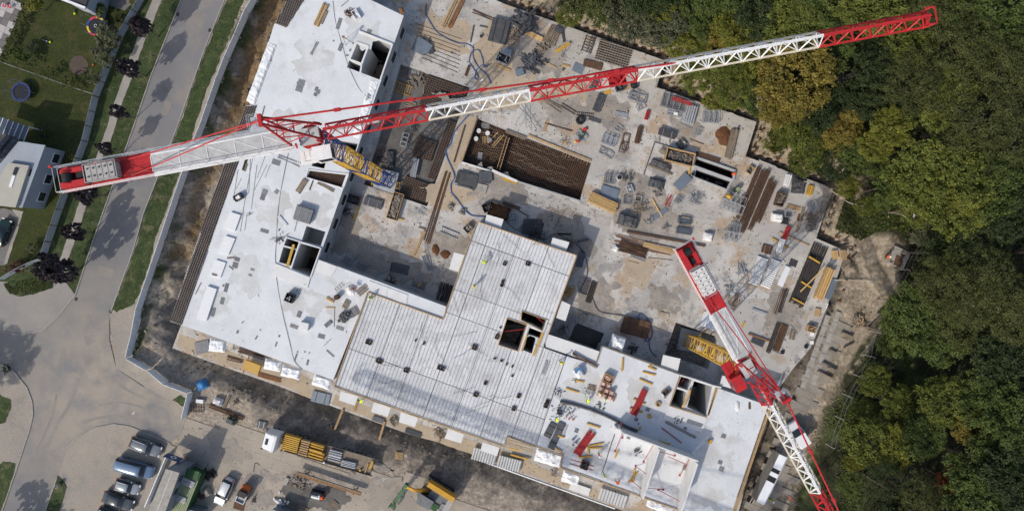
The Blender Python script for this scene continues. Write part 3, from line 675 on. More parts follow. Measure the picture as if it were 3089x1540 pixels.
# ---------------------------------------------------------------- the raised blocks
def block(name,label,poly,holes,top,z0=0.0):
    t=thing(name,label,'building')
    MB().prism(poly,z0 - .2,ZS,holes,bottom=False,side_mi=1).build('slab',[top,'wall_concrete'],t)
    return t
wing=block('building_wing','long white concrete slab wing beside the street',WING,[W_SHAFT,W_CELL,W_CORE_A,W_CORE_B,W_STAIR_A,W_STAIR_B,W_STAIR_C,W_RECESS],'slab_white')
mid=block('building_core','central block with its slab still covered in grey reinforcement',MID,[M_A,M_B,M_C,M_D],'cover_grey')
east=block('building_block','lower right concrete block with standing wall panels',EAST,[E_A,E_B,E_C],'slab_white')
floor_part('cell_floor',W_CELL,3.55,'rebar_dark',wing);mesh_mat('reinforcement',W_CELL,3.8,wing,'rust',.25,.25,.05)
floor_part('recess_floor',W_RECESS,1.0,'wall_concrete',wing)
for qd in ([(908,-70),(958,-70),(918,0),(864,84),(831,71),(866,0)],[(742,321),(776,318),(729,464),(649,691),(549,979),(514,968),(564,819),(682,481)]):
    pl=XY(qd,ZS);MB().prism(ragged(pl,.6,.08,3),ZS - .05,ZS+.004,bottom=False).build('formwork_strip','pit_dirt_shade',wing)
    mesh_mat('reinforcement',pl,ZS+.05,wing,'rebar_mid',.4,.3,.08)
for i,(pl,par) in enumerate((([(930,560),(1010,580),(990,680),(900,640)],wing),([(800,560),(880,600),(840,700),(770,660)],wing),([(880,860),(1000,890),(960,960),(850,930)],wing),([(1000,830),(1090,880),(1040,1010),(990,960)],wing),([(700,760),(790,780),(780,900),(690,860)],wing),([(900,120),(1010,160),(960,260),(880,220)],wing),([(840,330),(960,350),(900,420),(800,400)],wing),([(1060,40),(1150,70),(1120,150),(1050,120)],wing),([(620,860),(700,900),(680,980),(590,950)],wing),
    ([(1730,1100),(1830,1130),(1800,1250),(1690,1220)],east),([(1900,1120),(2010,1160),(1990,1260),(1890,1230)],east),([(2100,1290),(2230,1300),(2200,1420),(2090,1400)],east),([(1740,1290),(1850,1330),(1800,1420),(1700,1370)],east),([(2120,1440),(2200,1430),(2170,1540),(2080,1530)],east))):
    MB().prism(ragged(XY(pl,ZS),.35,1.3,i+80),ZS - .02,ZS+.0035+.0003*i,bottom=False).build('stain','slab_stain',par)
def edge_boards(pts,z,parent,w=.12,h=.3,mat='timber',step=3.2,name='edge_board'):
    for i in range(len(pts) - 1):
        a,b=Vector((*pts[i][:2],z)),Vector((*pts[i+1][:2],z));L=(b - a).length;n=max(1,round(L/step))
        for j in range(n):
            o=rng.uniform(-.02,.02)
            MB().bar(a.lerp(b,(j+.005)/n)+Vector((0,0,o)),a.lerp(b,(j+.995)/n)+Vector((0,0,o)),w,h).build(name,mat,parent)
# inner walls of the big lift shaft of the wing
def lip(pts,parent,w=.22,z0=1.0,z1=ZS+.12,mat='plate_concrete',name='shaft_wall'):
    for i in range(len(pts) - 1):
        zt=z1+.004*i+rng.uniform(0,.003);MB().bar((*pts[i],(z0+zt)/2),(*pts[i+1],(z0+zt)/2),w,zt - z0).build(name,mat,parent)
lip(TXY('A1',[(1375,385),(1480,420),(1420,580),(1310,540),(1375,385)],ZS),wing,.25,-2.6)
lip(TXY('A1',[(1420,585),(1408,655)],ZS),wing,.22,-2.6)
lip(TXY('A1',[(1395,285),(1700,405),(1590,725)],ZS),wing,.2,ZS - .3,ZS+.25)
lip(TXY('C1',[(735,-80),(862,-40),(1052,20),(958,282)],ZS),wing,.16,ZS - .3,ZS+.22)
lip(TXY('C1',[(862,-40),(780,205)],ZS),wing,.2,ZS - .3,ZS+.16)
lip(TXY('B1',[(935,420),(1302,462),(1255,590),(915,492),(935,420)],ZS),wing,.12,ZS - .2,ZS+.1)
MB().prism(TXY('C1',[(642,155),(957,283),(932,375),(612,262)],ZS),ZS,ZS+.16).build('landing_plate','plate_concrete',wing)
MB().prism(TXY('C1',[(1036,124),(1200,185),(1150,268),(1002,212)],ZS),ZS,ZS+.10).build('ledge_plate','plate_concrete',wing)
for k,(a,b) in enumerate((((1490,312),(1660,374)),((1662,375),(1840,440)))):
    MB().prism([*TXY('C1',[a,b,(b[0] - 18,b[1]+95),(a[0] - 18,a[1]+95)],ZS)],ZS,ZS+.08).build('ledge_plate','plate_concrete',wing)
# plywood covers over the openings of the wing
def covers(lst,parent,mat='cover_grey',name='opening_cover',z=ZS):
    for s,x,y,l,w,a in lst:
        c=T(s,x,y,z);o=MB().box((0,0,0),(l,w,.04)).build(name,mat,parent)
        o.location=(c.x,c.y,z+.024);o.rotation_euler=(0,rng.uniform(-.01,.01),UA+math.radians(a))
covers([('A1',1226,180,.5,.42,0),('A1',1218,205,.5,.42,0),('A1',1210,229,.5,.42,0),('A1',1202,252,.5,.42,0),('A1',1237,405,.5,.4,0),('A1',1229,428,.5,.4,0),('A1',1221,450,.5,.4,0),
        ('A1',1488,285,.62,.55,0),('A1',876,735,.95,.42,0),('A1',866,760,1.1,.38,0),('A1',858,788,.95,.4,0),('A1',850,816,.98,.46,0),('A1',1010,806,.42,.6,0),('A1',1025,830,.55,.6,0),('A1',1002,855,.5,.5,0),
        ('A1',1340,392,.22,.3,0),('A1',1316,455,.25,.35,0),('A1',1288,502,.35,.25,0),('A1',1165,370,.2,.2,0),('A1',598,550,.2,.35,0),
        ('B1',645,355,1.15,.75,3),('B1',542,622,.75,.7,3),('B1',524,670,.65,.85,3),('B1',650,620,.55,.6,-20),('B1',540,975,1.15,.5,5),
        ('C1',292,118,.75,.55,0),('C1',275,172,.75,.8,5),('C1',430,211,.55,.28,0),('C1',410,261,.5,.25,0),('C1',195,375,.5,1.2,5),('C1',168,355,.25,.35,0),('C1',158,494,.52,.95,5),('C1',75,594,.55,1.25,5),
        ('C1',855,615,.6,.9,0),('C1',808,725,1.15,.5,0),('C1',1055,814,.95,.6,5),('C1',1223,740,1.1,.5,0),('C1',1135,968,1.4,.24,-22),('C1',338,692,.15,.15,0),('C1',351,681,.15,.15,0),('C1',502,758,.18,.18,0),
        ('C1',296,775,.28,.45,0),('C1',466,826,.2,.6,-10),('C1',673,812,.25,.32,0),('C1',645,886,.2,.7,0),('C1',840,955,.2,.2,0),('C1',905,955,.22,.2,0),('C1',945,965,.12,.25,0),('C1',822,1005,.22,1.1,0),('C1',930,1050,.28,.8,5)],wing)
covers([('D3',985,605,.65,.6,0),('D3',955,842,.6,.55,0),('D3',967,902,.7,.7,0),('D3',300,365,.6,.55,0),('D3',195,455,.5,.5,0),('D3',215,495,.2,.3,0),('D3',640,892,.7,.75,0),('D3',125,622,.55,.3,0),
        ('D3',640,535,.45,.4,0),('D2',1510,555,.55,.6,0)],east,'cover_grey')
# insulation boxes along the street side of the wing
for s,pts,h in (('B1',[(232,803),(322,832),(270,975),(170,945)],.28),('B1',[(185,1018),(272,1045),(212,1190),(118,1165)],.28),('C1',[(20,360),(106,388),(12,675),(-75,640)],.34),('C1',[(100,122),(188,150),(140,285),(40,262)],.22)):
    MB().prism(TXY(s,pts,ZS+h),ZS,ZS+h).build('insulation_block','insulation',wing)

# middle block: precast plates with the reinforcement on top
bmR=MB().prism(MID,ZS,ZS+.05,[M_A,M_B,M_C,M_D])
src=bpy.data.meshes.new('plates');src.from_pydata(bmR.v,[],bmR.f);src.update()
cuts_u=[-34,-29.2,-25,-20.8,-16.6,-12.4,-8.2,-4,.2,4.4,8.6,14];cuts_v=[-30,-20,-10.6,-7.2,0,5.2,12]
for iu in range(len(cuts_u) - 1):
    for iv in range(len(cuts_v) - 1):
        bm=bmesh.new();bm.from_mesh(src);g=.045
        for co,no in ((UX*(cuts_u[iu]+g),-UX),(UX*(cuts_u[iu+1] - g),UX),(UY*(cuts_v[iv]+g),-UY),(UY*(cuts_v[iv+1] - g),UY)):
            bmesh.ops.bisect_plane(bm,geom=bm.verts[:]+bm.edges[:]+bm.faces[:],plane_co=co,plane_no=no,clear_outer=True)
        if len(bm.faces)>2 and sum(f.calc_area() for f in bm.faces)>1.0:
            me=bpy.data.meshes.new('floor_plate');bm.to_mesh(me);me.materials.append(MATS['floor_plate']);link('floor_plate',me,mid)
        bm.free()
mb=MB()
for p,q_ in hatch(MID,[M_A,M_B,M_C,M_D],UA,.25): mb.bar((*p,ZS+.12),(*q_,ZS+.12),.02)
for p,q_ in hatch(MID,[M_A,M_B,M_C,M_D],UA+math.pi/2,.5): mb.bar((*p,ZS+.15),(*q_,ZS+.15),.036,.035)
mb.build('reinforcement_mesh','rebar_grey',mid)['kind']='stuff'
n=len(MID)
edge_boards([P(x,y,ZS).to_2d() for x,y in ((1110,880),(1336,962),(1439,668),(1739,770),(1653,1008))],ZS+.1,mid)
edge_boards([P(x,y,ZS).to_2d() for x,y in ((1110,880),(1009,1164),(1236,1246),(1523,1346),(1530,1314),(1616,1345))],ZS+.1,mid)
for pl in (M_A,M_B): edge_boards(list(pl)+[pl[0]],ZS+.12,mid,.1,.2,'timber')
lip(TXY('C2',[(1075,700),(1000,955)],ZS),mid,.3,0,ZS+.2);lip(TXY('C2',[(1075,705),(1205,772),(1245,665)],ZS),mid,.25,0,ZS+.2);lip(TXY('C2',[(1205,780),(1120,990)],ZS),mid,.3,0,ZS+.18,'panel_yellow')
lip(TXY('C2',[(1060,800),(1010,945)],ZS),mid,.2,0,ZS+.22,'panel_yellow')
MB().prism(XY([(1641,1003),(1810,1060),(1800,1097),(1647,1046)],ZS),ZS - .4,ZS - .05).build('ledge_plate','plate_concrete',mid)
# openings boxed out of the slab
for s,x,y,l,w in (('C2',860,158,.45,.5),('C2',1070,158,.6,.5),('C2',843,318,.35,.35),('C2',833,352,.42,.36),('C2',588,912,.65,.72),('C2',790,820,.5,.55),('C2',820,735,.22,.14),('C2',798,795,.25,.14),('C2',285,1100,1.0,.55),
                      ('C2',685,1235,.38,.4),('C2',770,1015,.22,.14),('C2',830,1035,.28,.18),('C2',878,1065,.14,.25),('C2',928,1085,.16,.28),('C2',928,1170,.22,.22),('C1',1485,865,.8,.6),('C1',1580,1035,.85,.55),('C1',1825,1120,.7,.55),
                      ('D2',600,228,.6,.55),('D2',985,240,.42,.55),('D2',942,353,.5,.55),('D2',1248,290,.5,.36),('D2',1232,328,.55,.55),('C2',55,850,.14,.3),('C2',130,878,.18,.35)):
    c=T(s,x,y,ZS);o=link('opening_former',None,mid);o.location=(c.x,c.y,ZS);o.rotation_euler=(0,0,UA)
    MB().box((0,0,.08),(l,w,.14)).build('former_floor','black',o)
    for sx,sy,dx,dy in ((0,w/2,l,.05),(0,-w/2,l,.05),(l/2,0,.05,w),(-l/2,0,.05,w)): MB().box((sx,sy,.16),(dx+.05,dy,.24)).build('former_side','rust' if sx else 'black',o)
# conduits laid over the mesh
for k in range(26):
    for _ in range(40):
        u,v=rng.uniform(-32,8),rng.uniform(-22,6);c=UX*u+UY*v
        if inside(MID,np.array([c.x]),np.array([c.y]))[0] and not any(inside(h,np.array([c.x]),np.array([c.y]))[0] for h in (M_A,M_B,M_C,M_D)): break
    a=rng.uniform(0,6.28);pts=[Vector((c.x,c.y,ZS+.22))]
    for j in range(8):
        a += rng.uniform(-.35,.35);q2=pts[-1]+Vector((math.cos(a),math.sin(a),0))*.42
        if not inside(MID,np.array([q2.x]),np.array([q2.y]))[0]: break
        pts.append(q2)
    if len(pts)>3: MB().tube(pts,.022,4).build('conduit','cable',mid)
# balcony plates on the rims of the middle block
for s,pts in (('B2',[(695,825),(850,870),(820,965),(675,920)]),('B2',[(1295,1035),(1445,1078),(1410,1170),(1268,1122)]),('C2',[(400,55),(495,80),(440,230),(355,205)]),('C2',[(1372,492),(1456,530),(1410,677),(1325,647)]),
               ('D1',[(1232,200),(1388,245),(1355,330),(1213,282)]),('D1',[(1530,300),(1682,345),(1655,432),(1504,386)]),('D1',[(1775,388),(1932,440),(1900,525),(1755,480)]),('D2',[(350,538),(490,590),(465,672),(316,626)]),('D2',[(660,660),(812,712),(790,787),(640,737)])):
    z=4.05;MB().prism(TXY(s,pts,z),z - .18,z).build('balcony_plate','plate_concrete',mid)

# east block: shaft rims, landing, edge boards, wall panels held by red props
for pl in ([(590,55),(720,92),(890,150),(960,165)],): lip(TXY('D3',pl,ZS),east,.2,ZS - .3,ZS+.3)
lip(TXY('D3',[(708,100),(655,210),(640,340)],ZS),east,.16,0,ZS+.12);lip(TXY('D3',[(565,166),(662,198)],ZS),east,.14,0,ZS+.12)
edge_boards(TXY('D3',[(590,60),(495,328),(640,370),(830,432)],ZS),ZS+.1,east)
MB().prism(TXY('D3',[(490,332),(832,440),(790,572),(438,450)],ZS),ZS,ZS+.14).build('landing_plate','plate_concrete',east)
edge_boards(XY([(2321,1222),(2192,1602)],ZS),ZS+.15,east,.12,.3,'timber',3.0);edge_boards([(p[0]+.32,p[1]+.1) for p in XY([(2321,1222),(2192,1602)],ZS)],ZS - .1,east,.12,.2,'timber_bright',3.0)
edge_boards(XY([(1616,1345),(1697,1369),(1690,1408),(1854,1468),(2062,1541)],ZS),ZS+.08,east,.12,.26);edge_boards(XY([(1820,1042),(2051,1127)],ZS),ZS+.05,east,.1,.2,'timber_old')
edge_boards(XY([(1726,1063),(1797,1096),(1815,1042)],ZS),ZS+.1,east,.12,.2,'timber_old')
for p0,p1 in (((940,140),(850,410)),((915,175),(845,420))): MB().bar(T('D3',*p0,ZS+.05),T('D3',*p1,ZS+.05),.22,.08).build('edge_plank','timber',east)
def wall_panel(p0,p1,h=3.5,t=.2):
    a,b=P(*p0,ZS).to_2d(),P(*p1,ZS).to_2d();L=(b - a).length;k=max(1,round(L/6))
    for j in range(k):
        p,q=a.lerp(b,(j+.004)/k),a.lerp(b,(j+.996)/k);MB().bar((p.x,p.y,ZS+h/2),(q.x,q.y,ZS+h/2),t,h).build('wall_panel','plate_concrete',east)
wall_panel((1866,1286),(2086,1368));wall_panel((1973,1332),(1925,1478));wall_panel((2084,1374),(2036,1518));wall_panel((1852,1281),(1864,1285),2.0)
def prop(s,top,foot):
    a,b=T(s,*top,ZS+2.1),T(s,*foot,ZS+.04)
    o=MB().tube([a,b],.045,6).build('push_prop','prop_red',east);MB().box((b.x,b.y,ZS+.03),(.25,.25,.05),UA).build('foot_plate','prop_red',o)
for tp,ft in (((395,742),(545,783)),((482,790),(698,882)),((345,695),(262,838)),((322,975),(190,876)),((268,1103),(160,1012)),((285,1072),(440,1090)),((590,1195),(395,1092)),((676,818),(590,960)),((62,600),(5,740)),((60,480),(70,620))): prop('D3',tp,ft)
# black floors stand in for the shade deep in the shafts; red props
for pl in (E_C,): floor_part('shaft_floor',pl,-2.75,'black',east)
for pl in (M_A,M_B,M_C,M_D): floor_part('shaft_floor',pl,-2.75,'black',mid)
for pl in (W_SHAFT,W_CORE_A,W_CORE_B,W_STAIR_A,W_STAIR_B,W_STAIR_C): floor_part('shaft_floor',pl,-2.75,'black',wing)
for s,p0,p1 in (('C2',(845,772),(1050,748)),('C2',(1145,640),(1215,695))): MB().tube([T(s,*p0,3.6),T(s,*p1,3.6)],.05,6).build('shaft_prop','prop_red',mid)
for s,p0,p1 in (('D3',(640,70),(560,175)),('D3',(885,170),(860,205))): MB().tube([T(s,*p0,3.6),T(s,*p1,3.6)],.05,6).build('shaft_prop','prop_red',east)
# flat black panels for the shade inside window openings, with sills
for par,a,b in ((wing,(1218,48),(961,782)),(wing,(1005,1145),(550,980)),(mid,(1236,1242),(1011,1162)),(mid,(1521,1342),(1236,1242)),(mid,(1739,770),(1653,1008)),(east,(2317,1222),(2187,1600)),(east,(1854,1465),(1690,1405))):
    p,q=P(*a,ZS).to_2d(),P(*b,ZS).to_2d();L=(q - p).length;d=(q - p)/L;n_=Vector((-d.y,d.x));k=int(L/3.4);ang=math.atan2(d.y,d.x)
    for j in range(k):
        c=p+d*(L*(j+.5)/k);o=MB().box((c.x,c.y,1.85),(1.5,.03,1.7),ang).build('dark_window_panel','black',par);MB().box((c.x,c.y,.96),(1.7,.2,.07),ang).build('sill','plate_concrete',o)
# ---------------------------------------------------------------- tower cranes
def crane(name,label,base,zbase,zj,head,jib_len,back_len,apex,colours,mast_cols,back_white,weights,weight_mat,tie_out,cab_side,platform_mat):
    """hammerhead crane: lattice mast, slewing ring, cab, A-frame, triangular jib in painted sections, counter-jib with winch and ballast"""
    t=thing(name,label,'crane',(base[0],base[1],zbase))
    O=Vector((base[0],base[1],zbase));d=Vector((math.cos(head),math.sin(head),0));n=Vector((-d.y,d.x,0));up=Vector((0,0,1))
    W=lambda s,y,z: (Vector((base[0],base[1],0))+d*s+n*y+up*z) - O      # along, across, height above street
    # mast: sections of 3 m
    hw=.85;z=zbase;k=0;ma=UA+.12;mx=Vector((math.cos(ma),math.sin(ma),0));my=Vector((-mx.y,mx.x,0))
    cor=[mx*sx*hw+my*sy*hw for sx,sy in ((-1,-1),(1,-1),(1,1),(-1,1))]
    ztop=zj - 1.2;nsec=round((ztop - zbase)/3.0);hs_=(ztop - zbase)/nsec
    for i in range(nsec):
        mb=MB();z0,z1=zbase+i*hs_,zbase+(i+1)*hs_ - .02;zm=(z0+z1)/2
        for c in range(4):
            a,b=cor[c],cor[(c+1) % 4];v=lambda p,zz: p+up*(zz - zbase)
            mb.bar(v(a,z0),v(a,z1),.17)
            mb.bar(v(a,z0+.1),v(b,z0+.1),.09);mb.bar(v(a,zm),v(b,zm),.08)
            mb.bar(v(a,z0+.1),v(b,zm),.08) if c % 2 else mb.bar(v(b,z0+.1),v(a,zm),.08)
            mb.bar(v(b,zm),v(a,z1),.08) if c % 2 else mb.bar(v(a,zm),v(b,z1),.08)
        cname=next(cn for lim,cn in mast_cols if zm<lim)
        mb.build('mast_section',cname,t)
    lad=MB();la=mx*.3+my*.55
    for s_ in (-.2,.2): lad.bar(la+mx*s_+up*.2,la+mx*s_+up*(ztop - zbase),.05)
    for r_ in range(int((ztop - zbase)/.4)): lad.bar(la - mx*.2+up*(.4*r_+.3),la+mx*.2+up*(.4*r_+.3),.035)
    lad.build('ladder','galvanised',t)
    for i in range(2,nsec,3):
        zz=i*hs_+.15;o=MB().box(my*-.35+up*zz,(1.3,.7,.04),ma).build('rest_platform','crane_deck',t)
    MB().box((0,0,.25),(3.2,3.2,.9),ma).build('foundation','wall_concrete',t)
    # slewing unit
    ring=MB();ring.tube([up*(ztop - zbase),up*(ztop - zbase+.35)],1.15,16);ring.build('slewing_ring',colours[0][1],t)
    MB().box(W(0,0,ztop+.6),(1.8,1.5,.4),head).build('turntable','crane_deck',t)
    mb=MB()
    for s_,y_ in ((-1.2,-.9),(1.2,-.9),(1.2,.9),(-1.2,.9)): mb.bar(W(s_,y_,ztop+1.1),W(s_*.8,y_*.9,zj+1.0),.16)
    mb.build('cathead_base','crane_red',t)
    # cab
    cx,cy=.9,cab_side*1.75
    cab=MB().box(W(cx,cy,zj - 1.2),(1.6,1.2,2.0),head).build('cab',platform_mat,t)
    for s_,y_,dx,dy in ((cx+.81,cy,.03,1.0),(cx+.1,cy+cab_side*.61,1.2,.03)): MB().box(W(s_,y_,zj - 1.0),(dx,dy,1.1),head).build('window','glass',cab)
    MB().box(W(cx,cy,zj - .17),(1.7,1.3,.05),head).build('cab_roof',platform_mat,cab)
    pf=MB().box(W(-.6,cy*.98,zj - 1.5),(1.8,1.2,.06),head).build('cab_platform',platform_mat,t)
    rl=MB()
    for zz in (.5,1.0):
        for a,b in (((-1.5,-.6),(.3,-.6)),((-1.5,.6),(.3,.6)),((-1.5,-.6),(-1.5,.6))): rl.bar(W(a[0],cy+a[1],zj - 1.5+zz),W(b[0],cy+b[1],zj - 1.5+zz),.04)
    rl.build('railing',platform_mat,pf)
    # A-frame
    A=Vector(apex) - O;mb=MB()
    for y_ in (-.7,.7):
        mb.bar(W(1.4,y_,zj+.2),A+n*y_*.35,.17);mb.bar(W(-1.6,y_,zj+.1),A+n*y_*.35,.15)
        for f in (.3,.6): mb.bar(W(1.4,y_,zj+.2).lerp(A+n*y_*.35,f),W(-1.6,y_,zj+.1).lerp(A+n*y_*.35,f+.1),.08)
        for f in (.15,.45): mb.bar(W(-1.6,y_,zj+.1).lerp(A+n*y_*.35,f),W(1.4,y_,zj+.2).lerp(A+n*y_*.35,f+.15),.07)
    for f in (.25,.5,.75):
        mb.bar(W(1.4,-.7,zj+.2).lerp(A - n*.25,f),W(1.4,.7,zj+.2).lerp(A+n*.25,f),.08);mb.bar(W(-1.6,-.7,zj+.1).lerp(A - n*.25,f),W(-1.6,.7,zj+.1).lerp(A+n*.25,f),.08)
    mb.bar(A - n*.5,A+n*.5,.3);mb.build('tower_head','crane_red',t)
    hp=MB().box(A - up*.75 - d*.55,(.9,1.1,.05),head).build('head_platform','galvanised',t)
    rl=MB()
    for zz in (-.3,.15):
        for a,b in (((-1,-.55),(-1,.55)),((-1,-.55),(-.1,-.55)),((-1,.55),(-.1,.55))): rl.bar(A+d*a[0]+n*a[1]+up*zz,A+d*b[0]+n*b[1]+up*zz,.035)
    rl.build('railing','galvanised',hp)
    # jib
    jw,jh,pit=.68,1.2,1.62;s=1.7
    while s<jib_len - .1:
        cname=next(cn for lim,cn in colours if s<lim - .05);lim=next(l for l,cn in colours if s<l - .05);e=min(s+4*pit,lim,jib_len)
        k=max(1,round((e - s)/pit));mb=MB();zb=lambda q: zj+.004*q
        for y_ in (-jw,jw): mb.bar(W(s,y_,zb(s)),W(e,y_,zb(e)),.16,.17,1)
        mb.bar(W(s,0,zb(s)+jh),W(e,0,zb(e)+jh),.23)
        for j in range(k):
            a,b=s+(e - s)*j/k,s+(e - s)*(j+1)/k;m_=(a+b)/2
            for y_ in (-jw,jw):
                mb.bar(W(a,y_,zb(a)),W(m_,0,zb(m_)+jh),.1);mb.bar(W(m_,0,zb(m_)+jh),W(b,y_,zb(b)),.1)
            mb.bar(W(a,-jw,zb(a)),W(a,jw,zb(a)),.08);mb.bar(W(a,-jw,zb(a)),W(b,jw,zb(b)),.075);mb.bar(W(a,jw,zb(a)),W(b,-jw,zb(b)),.06)
        mb.bar(W(e,-jw,zb(e)),W(e,jw,zb(e)),.09);mb.bar(W(e,-jw,zb(e)),W(e,0,zb(e)+jh),.08);mb.bar(W(e,jw,zb(e)),W(e,0,zb(e)+jh),.08)
        mb.build('jib_section',[cname,'crane_cream' if cname == 'crane_white' else cname],t)
        s=e
    # walkway mesh at the jib root, nose and trolley
    MB().box(W(4.4,.1,zj+.12),(4.6,.35,.03),head).build('jib_walkway','crane_deck',t)
    mb=MB();e=jib_len
    mb.box(W(e+.15,0,zj+.7),(.5,1.5,1.3),head) if False else None
    for y_ in (-.75,.75): mb.bar(W(e - .2,y_,zj+.2),W(e+.5,y_,zj+1.3),.1);mb.bar(W(e+.5,y_,zj+1.3),W(e - .4,y_,zj+1.4),.08)
    mb.bar(W(e+.5,-.75,zj+1.3),W(e+.5,.75,zj+1.3),.1);mb.bar(W(e+.3,-.7,zj+.3),W(e+.3,.7,zj+.3),.22,.3);mb.build('jib_nose','crane_red',t)
    tr=MB();ts=tie_out*.84
    tr.box(W(ts,0,zj - .35),(1.6,1.3,.18),head)
    for a in (-.6,.6):
        for y_ in (-.66,.66): tr.box(W(ts+a,y_,zj - .2),(.3,.14,.3),head)
    tro=tr.build('trolley','crane_red',t)
    MB().tube([W(ts,.1,zj - .4),W(ts,.1,zj - 5.5)],.03,4).build('hoist_rope','cable',tro);MB().box(W(ts,.1,zj - 5.9),(.6,.25,.8),head).build('hook_block','machine_yellow',tro)
    # ties
    tb=MB();q=W(tie_out,0,zj+jh+.1);tb.tube([A,q],.085,6)
    L=(q - A).length;kk=int(L/6)
    for j in range(1,kk): c=A.lerp(q,j/kk);tb.box(c,(.5,.26,.26),head)
    tb.build('jib_tie','crane_red',t)
    for y_ in (-.75,.75): MB().tube([A,W(-back_len*.72,y_,zj+.35)],.06,5).build('counter_jib_tie','crane_red',t)
    # counter-jib
    bw=.82
    for y_ in (-bw,bw):
        MB().bar(W(-1.2,y_,zj),W(-back_white,y_,zj),.2,.34).build('counter_jib_beam','crane_white',t);MB().bar(W(-back_white,y_,zj),W(-back_len,y_,zj),.22,.36).build('counter_jib_beam','crane_red',t)
    np_=max(2,round((back_white - 1.5)/2.4))
    for j in range(np_):
        a,b=-1.5 - (back_white - 1.5)*j/np_,-1.5 - (back_white - 1.5)*(j+1)/np_
        MB().box(W((a+b)/2,0,zj+.19),(abs(b - a) - .03,1.45,.03),head).build('deck_plate','crane_deck',t)
        mb=MB();mb.bar(W(a,-.7,zj+.22),W(b,.7,zj+.22),.06,.03);mb.bar(W(b,-.7,zj+.225),W(b,.7,zj+.225),.07,.03);mb.build('deck_brace','crane_white',t)
    MB().box(W(-(back_white+weights[0])/2,0,zj+.1),(abs(weights[0] - back_white) - .04,1.4,.05),head).build('deck_plate','crane_red',t)
    mb=MB();mb.bar(W(-back_white,-.7,zj+.16),W(-weights[0],.7,zj+.16),.09,.06);mb.bar(W(-back_white,0,zj+.165),W(-weights[0],-.1,zj+.165),.07,.05);mb.build('deck_brace','crane_red',t)
    for side in (-1,1):
        rl=MB();y_=side*(bw+.32);e0,e1=-1.8,-back_len - .2
        for zz in (.35,.75,1.1): rl.bar(W(e0,y_,zj+zz),W(e1,y_,zj+zz),.045)
        m_=int((e0 - e1)/1.5)
        for j in range(m_+1): ss=e0+(e1 - e0)*j/m_;rl.bar(W(ss,y_,zj+.1),W(ss,y_,zj+1.1),.04)
        rl.build('railing','galvanised' if side>0 else 'crane_white',t)
        MB().bar(W(-1.8,side*(bw+.22),zj+.1),W(-back_white,side*(bw+.22),zj+.1),.26,.03).build('side_walkway','crane_white' if side<0 else 'galvanised',t);MB().bar(W(-back_white - .02,side*(bw+.2),zj+.1),W(-back_len,side*(bw+.2),zj+.1),.22,.03).build('side_walkway','crane_red',t)
    rl=MB()
    for zz in (.4,1.1): rl.bar(W(-back_len - .2,-bw - .32,zj+zz),W(-back_len - .2,bw+.32,zj+zz),.045)
    rl.build('railing','galvanised',t)
    # ballast blocks hung across the counter-jib
    w0,w1,nb,wide=weights;bl=(w1 - w0)/nb
    for j in range(nb):
        o=MB().box(W(-(w0+bl*(j+.5)),0,zj+.05),(bl - .05,wide,2.3),head).build('ballast_block',weight_mat,t)
        for y_ in (-.35,.35): MB().box(W(-(w0+bl*(j+.5)),y_,zj+1.24),(.12,.12,.12),head).build('lifting_eye','steel_dark',o)
    fr=MB()
    for a,b,c,e in ((w0 - .15,-wide/2 - .1,w1+.15,-wide/2 - .1),(w0 - .15,wide/2+.1,w1+.15,wide/2+.1),(w0 - .15,-wide/2 - .1,w0 - .15,wide/2+.1),(w1+.15,-wide/2 - .1,w1+.15,wide/2+.1)): fr.bar(W(-a,b,zj+1.2),W(-c,e,zj+1.2),.05);fr.bar(W(-a,b,zj+.2),W(-a,b,zj+1.2),.05)
    fr.build('ballast_frame','galvanised',t)
    # winch at the tail
    wc=(w1+back_len)/2+.1
    MB().box(W(-wc,0,zj+.12),(back_len - w1 - .2,1.5,.08),head).build('winch_floor','crane_red',t)
    dr=MB().tube([W(-back_len+.75,-.42,zj+.65),W(-back_len+.75,.42,zj+.65)],.46,14).build('winch_drum','black',t)
    MB().box(W(-wc,.62,zj+.5),(back_len - w1 - .7,.42,.65),head).build('winch_motor','crane_red',t)
    MB().box(W(-wc+.05,-.62,zj+.55),(back_len - w1 - .5,.55,.8),head).build('control_cabinet','crane_red',t)
    MB().box(W(-wc+.6,.1,zj+.4),(.7,.6,.4),head).build('gearbox','black',t)
    for y_ in (-.48,.48): MB().tube([W(-back_len+.75,y_,zj+.65),W(-back_len+.75,y_*1.12,zj+.65)],.56,14).build('drum_flange','crane_red',dr)
    MB().box(W(-back_len - .25,bw+.35,zj+1.2),(.25,.2,.25),head).build('warning_lamp','crane_red',t)
    return t
crane('tower_crane','tall red and white tower crane with a blue and yellow mast',(-18.5,10.9),-.8,38.0,math.radians(10.55),56.6,22.5,(-19.9,10.66,46.0),
      [(11.0,'crane_red'),(20.4,'crane_white'),(30.2,'crane_red'),(46.9,'crane_white'),(99,'crane_red')],
      [(8.5,'crane_blue'),(16.6,'crane_yellow'),(19.7,'crane_blue'),(28,'crane_yellow'),(99,'crane_blue')],14.3,(17.2,19.8,5,1.4),'ballast',34.0,-1,'crane_white')
crane('tower_crane','shorter red and white tower crane on a yellow mast at lower right',(26.4,-12.65),-2.4,24.0,math.atan2(-.878,.478),46.0,15.6,(27.45,-14.5,31.7),
      [(4.2,'crane_red'),(15.2,'crane_white'),(25,'crane_red'),(35,'crane_white'),(99,'crane_red')],[(99,'crane_yellow')],7.4,(9.6,12.7,6,1.5),'ballast_white',33.0,-1,'crane_red')

crane('tower_crane','tower crane beyond the lower edge whose jib shadow crosses the slabs',(14.0,-62.0),0.0,30.0,math.radians(159.4),62.0,14.0,(14.6,-62.2,37.0),[(99,'crane_yellow')],[(99,'crane_yellow')],6.4,(8.6,11.4,5,1.5),'ballast',36.0,-1,'crane_white')
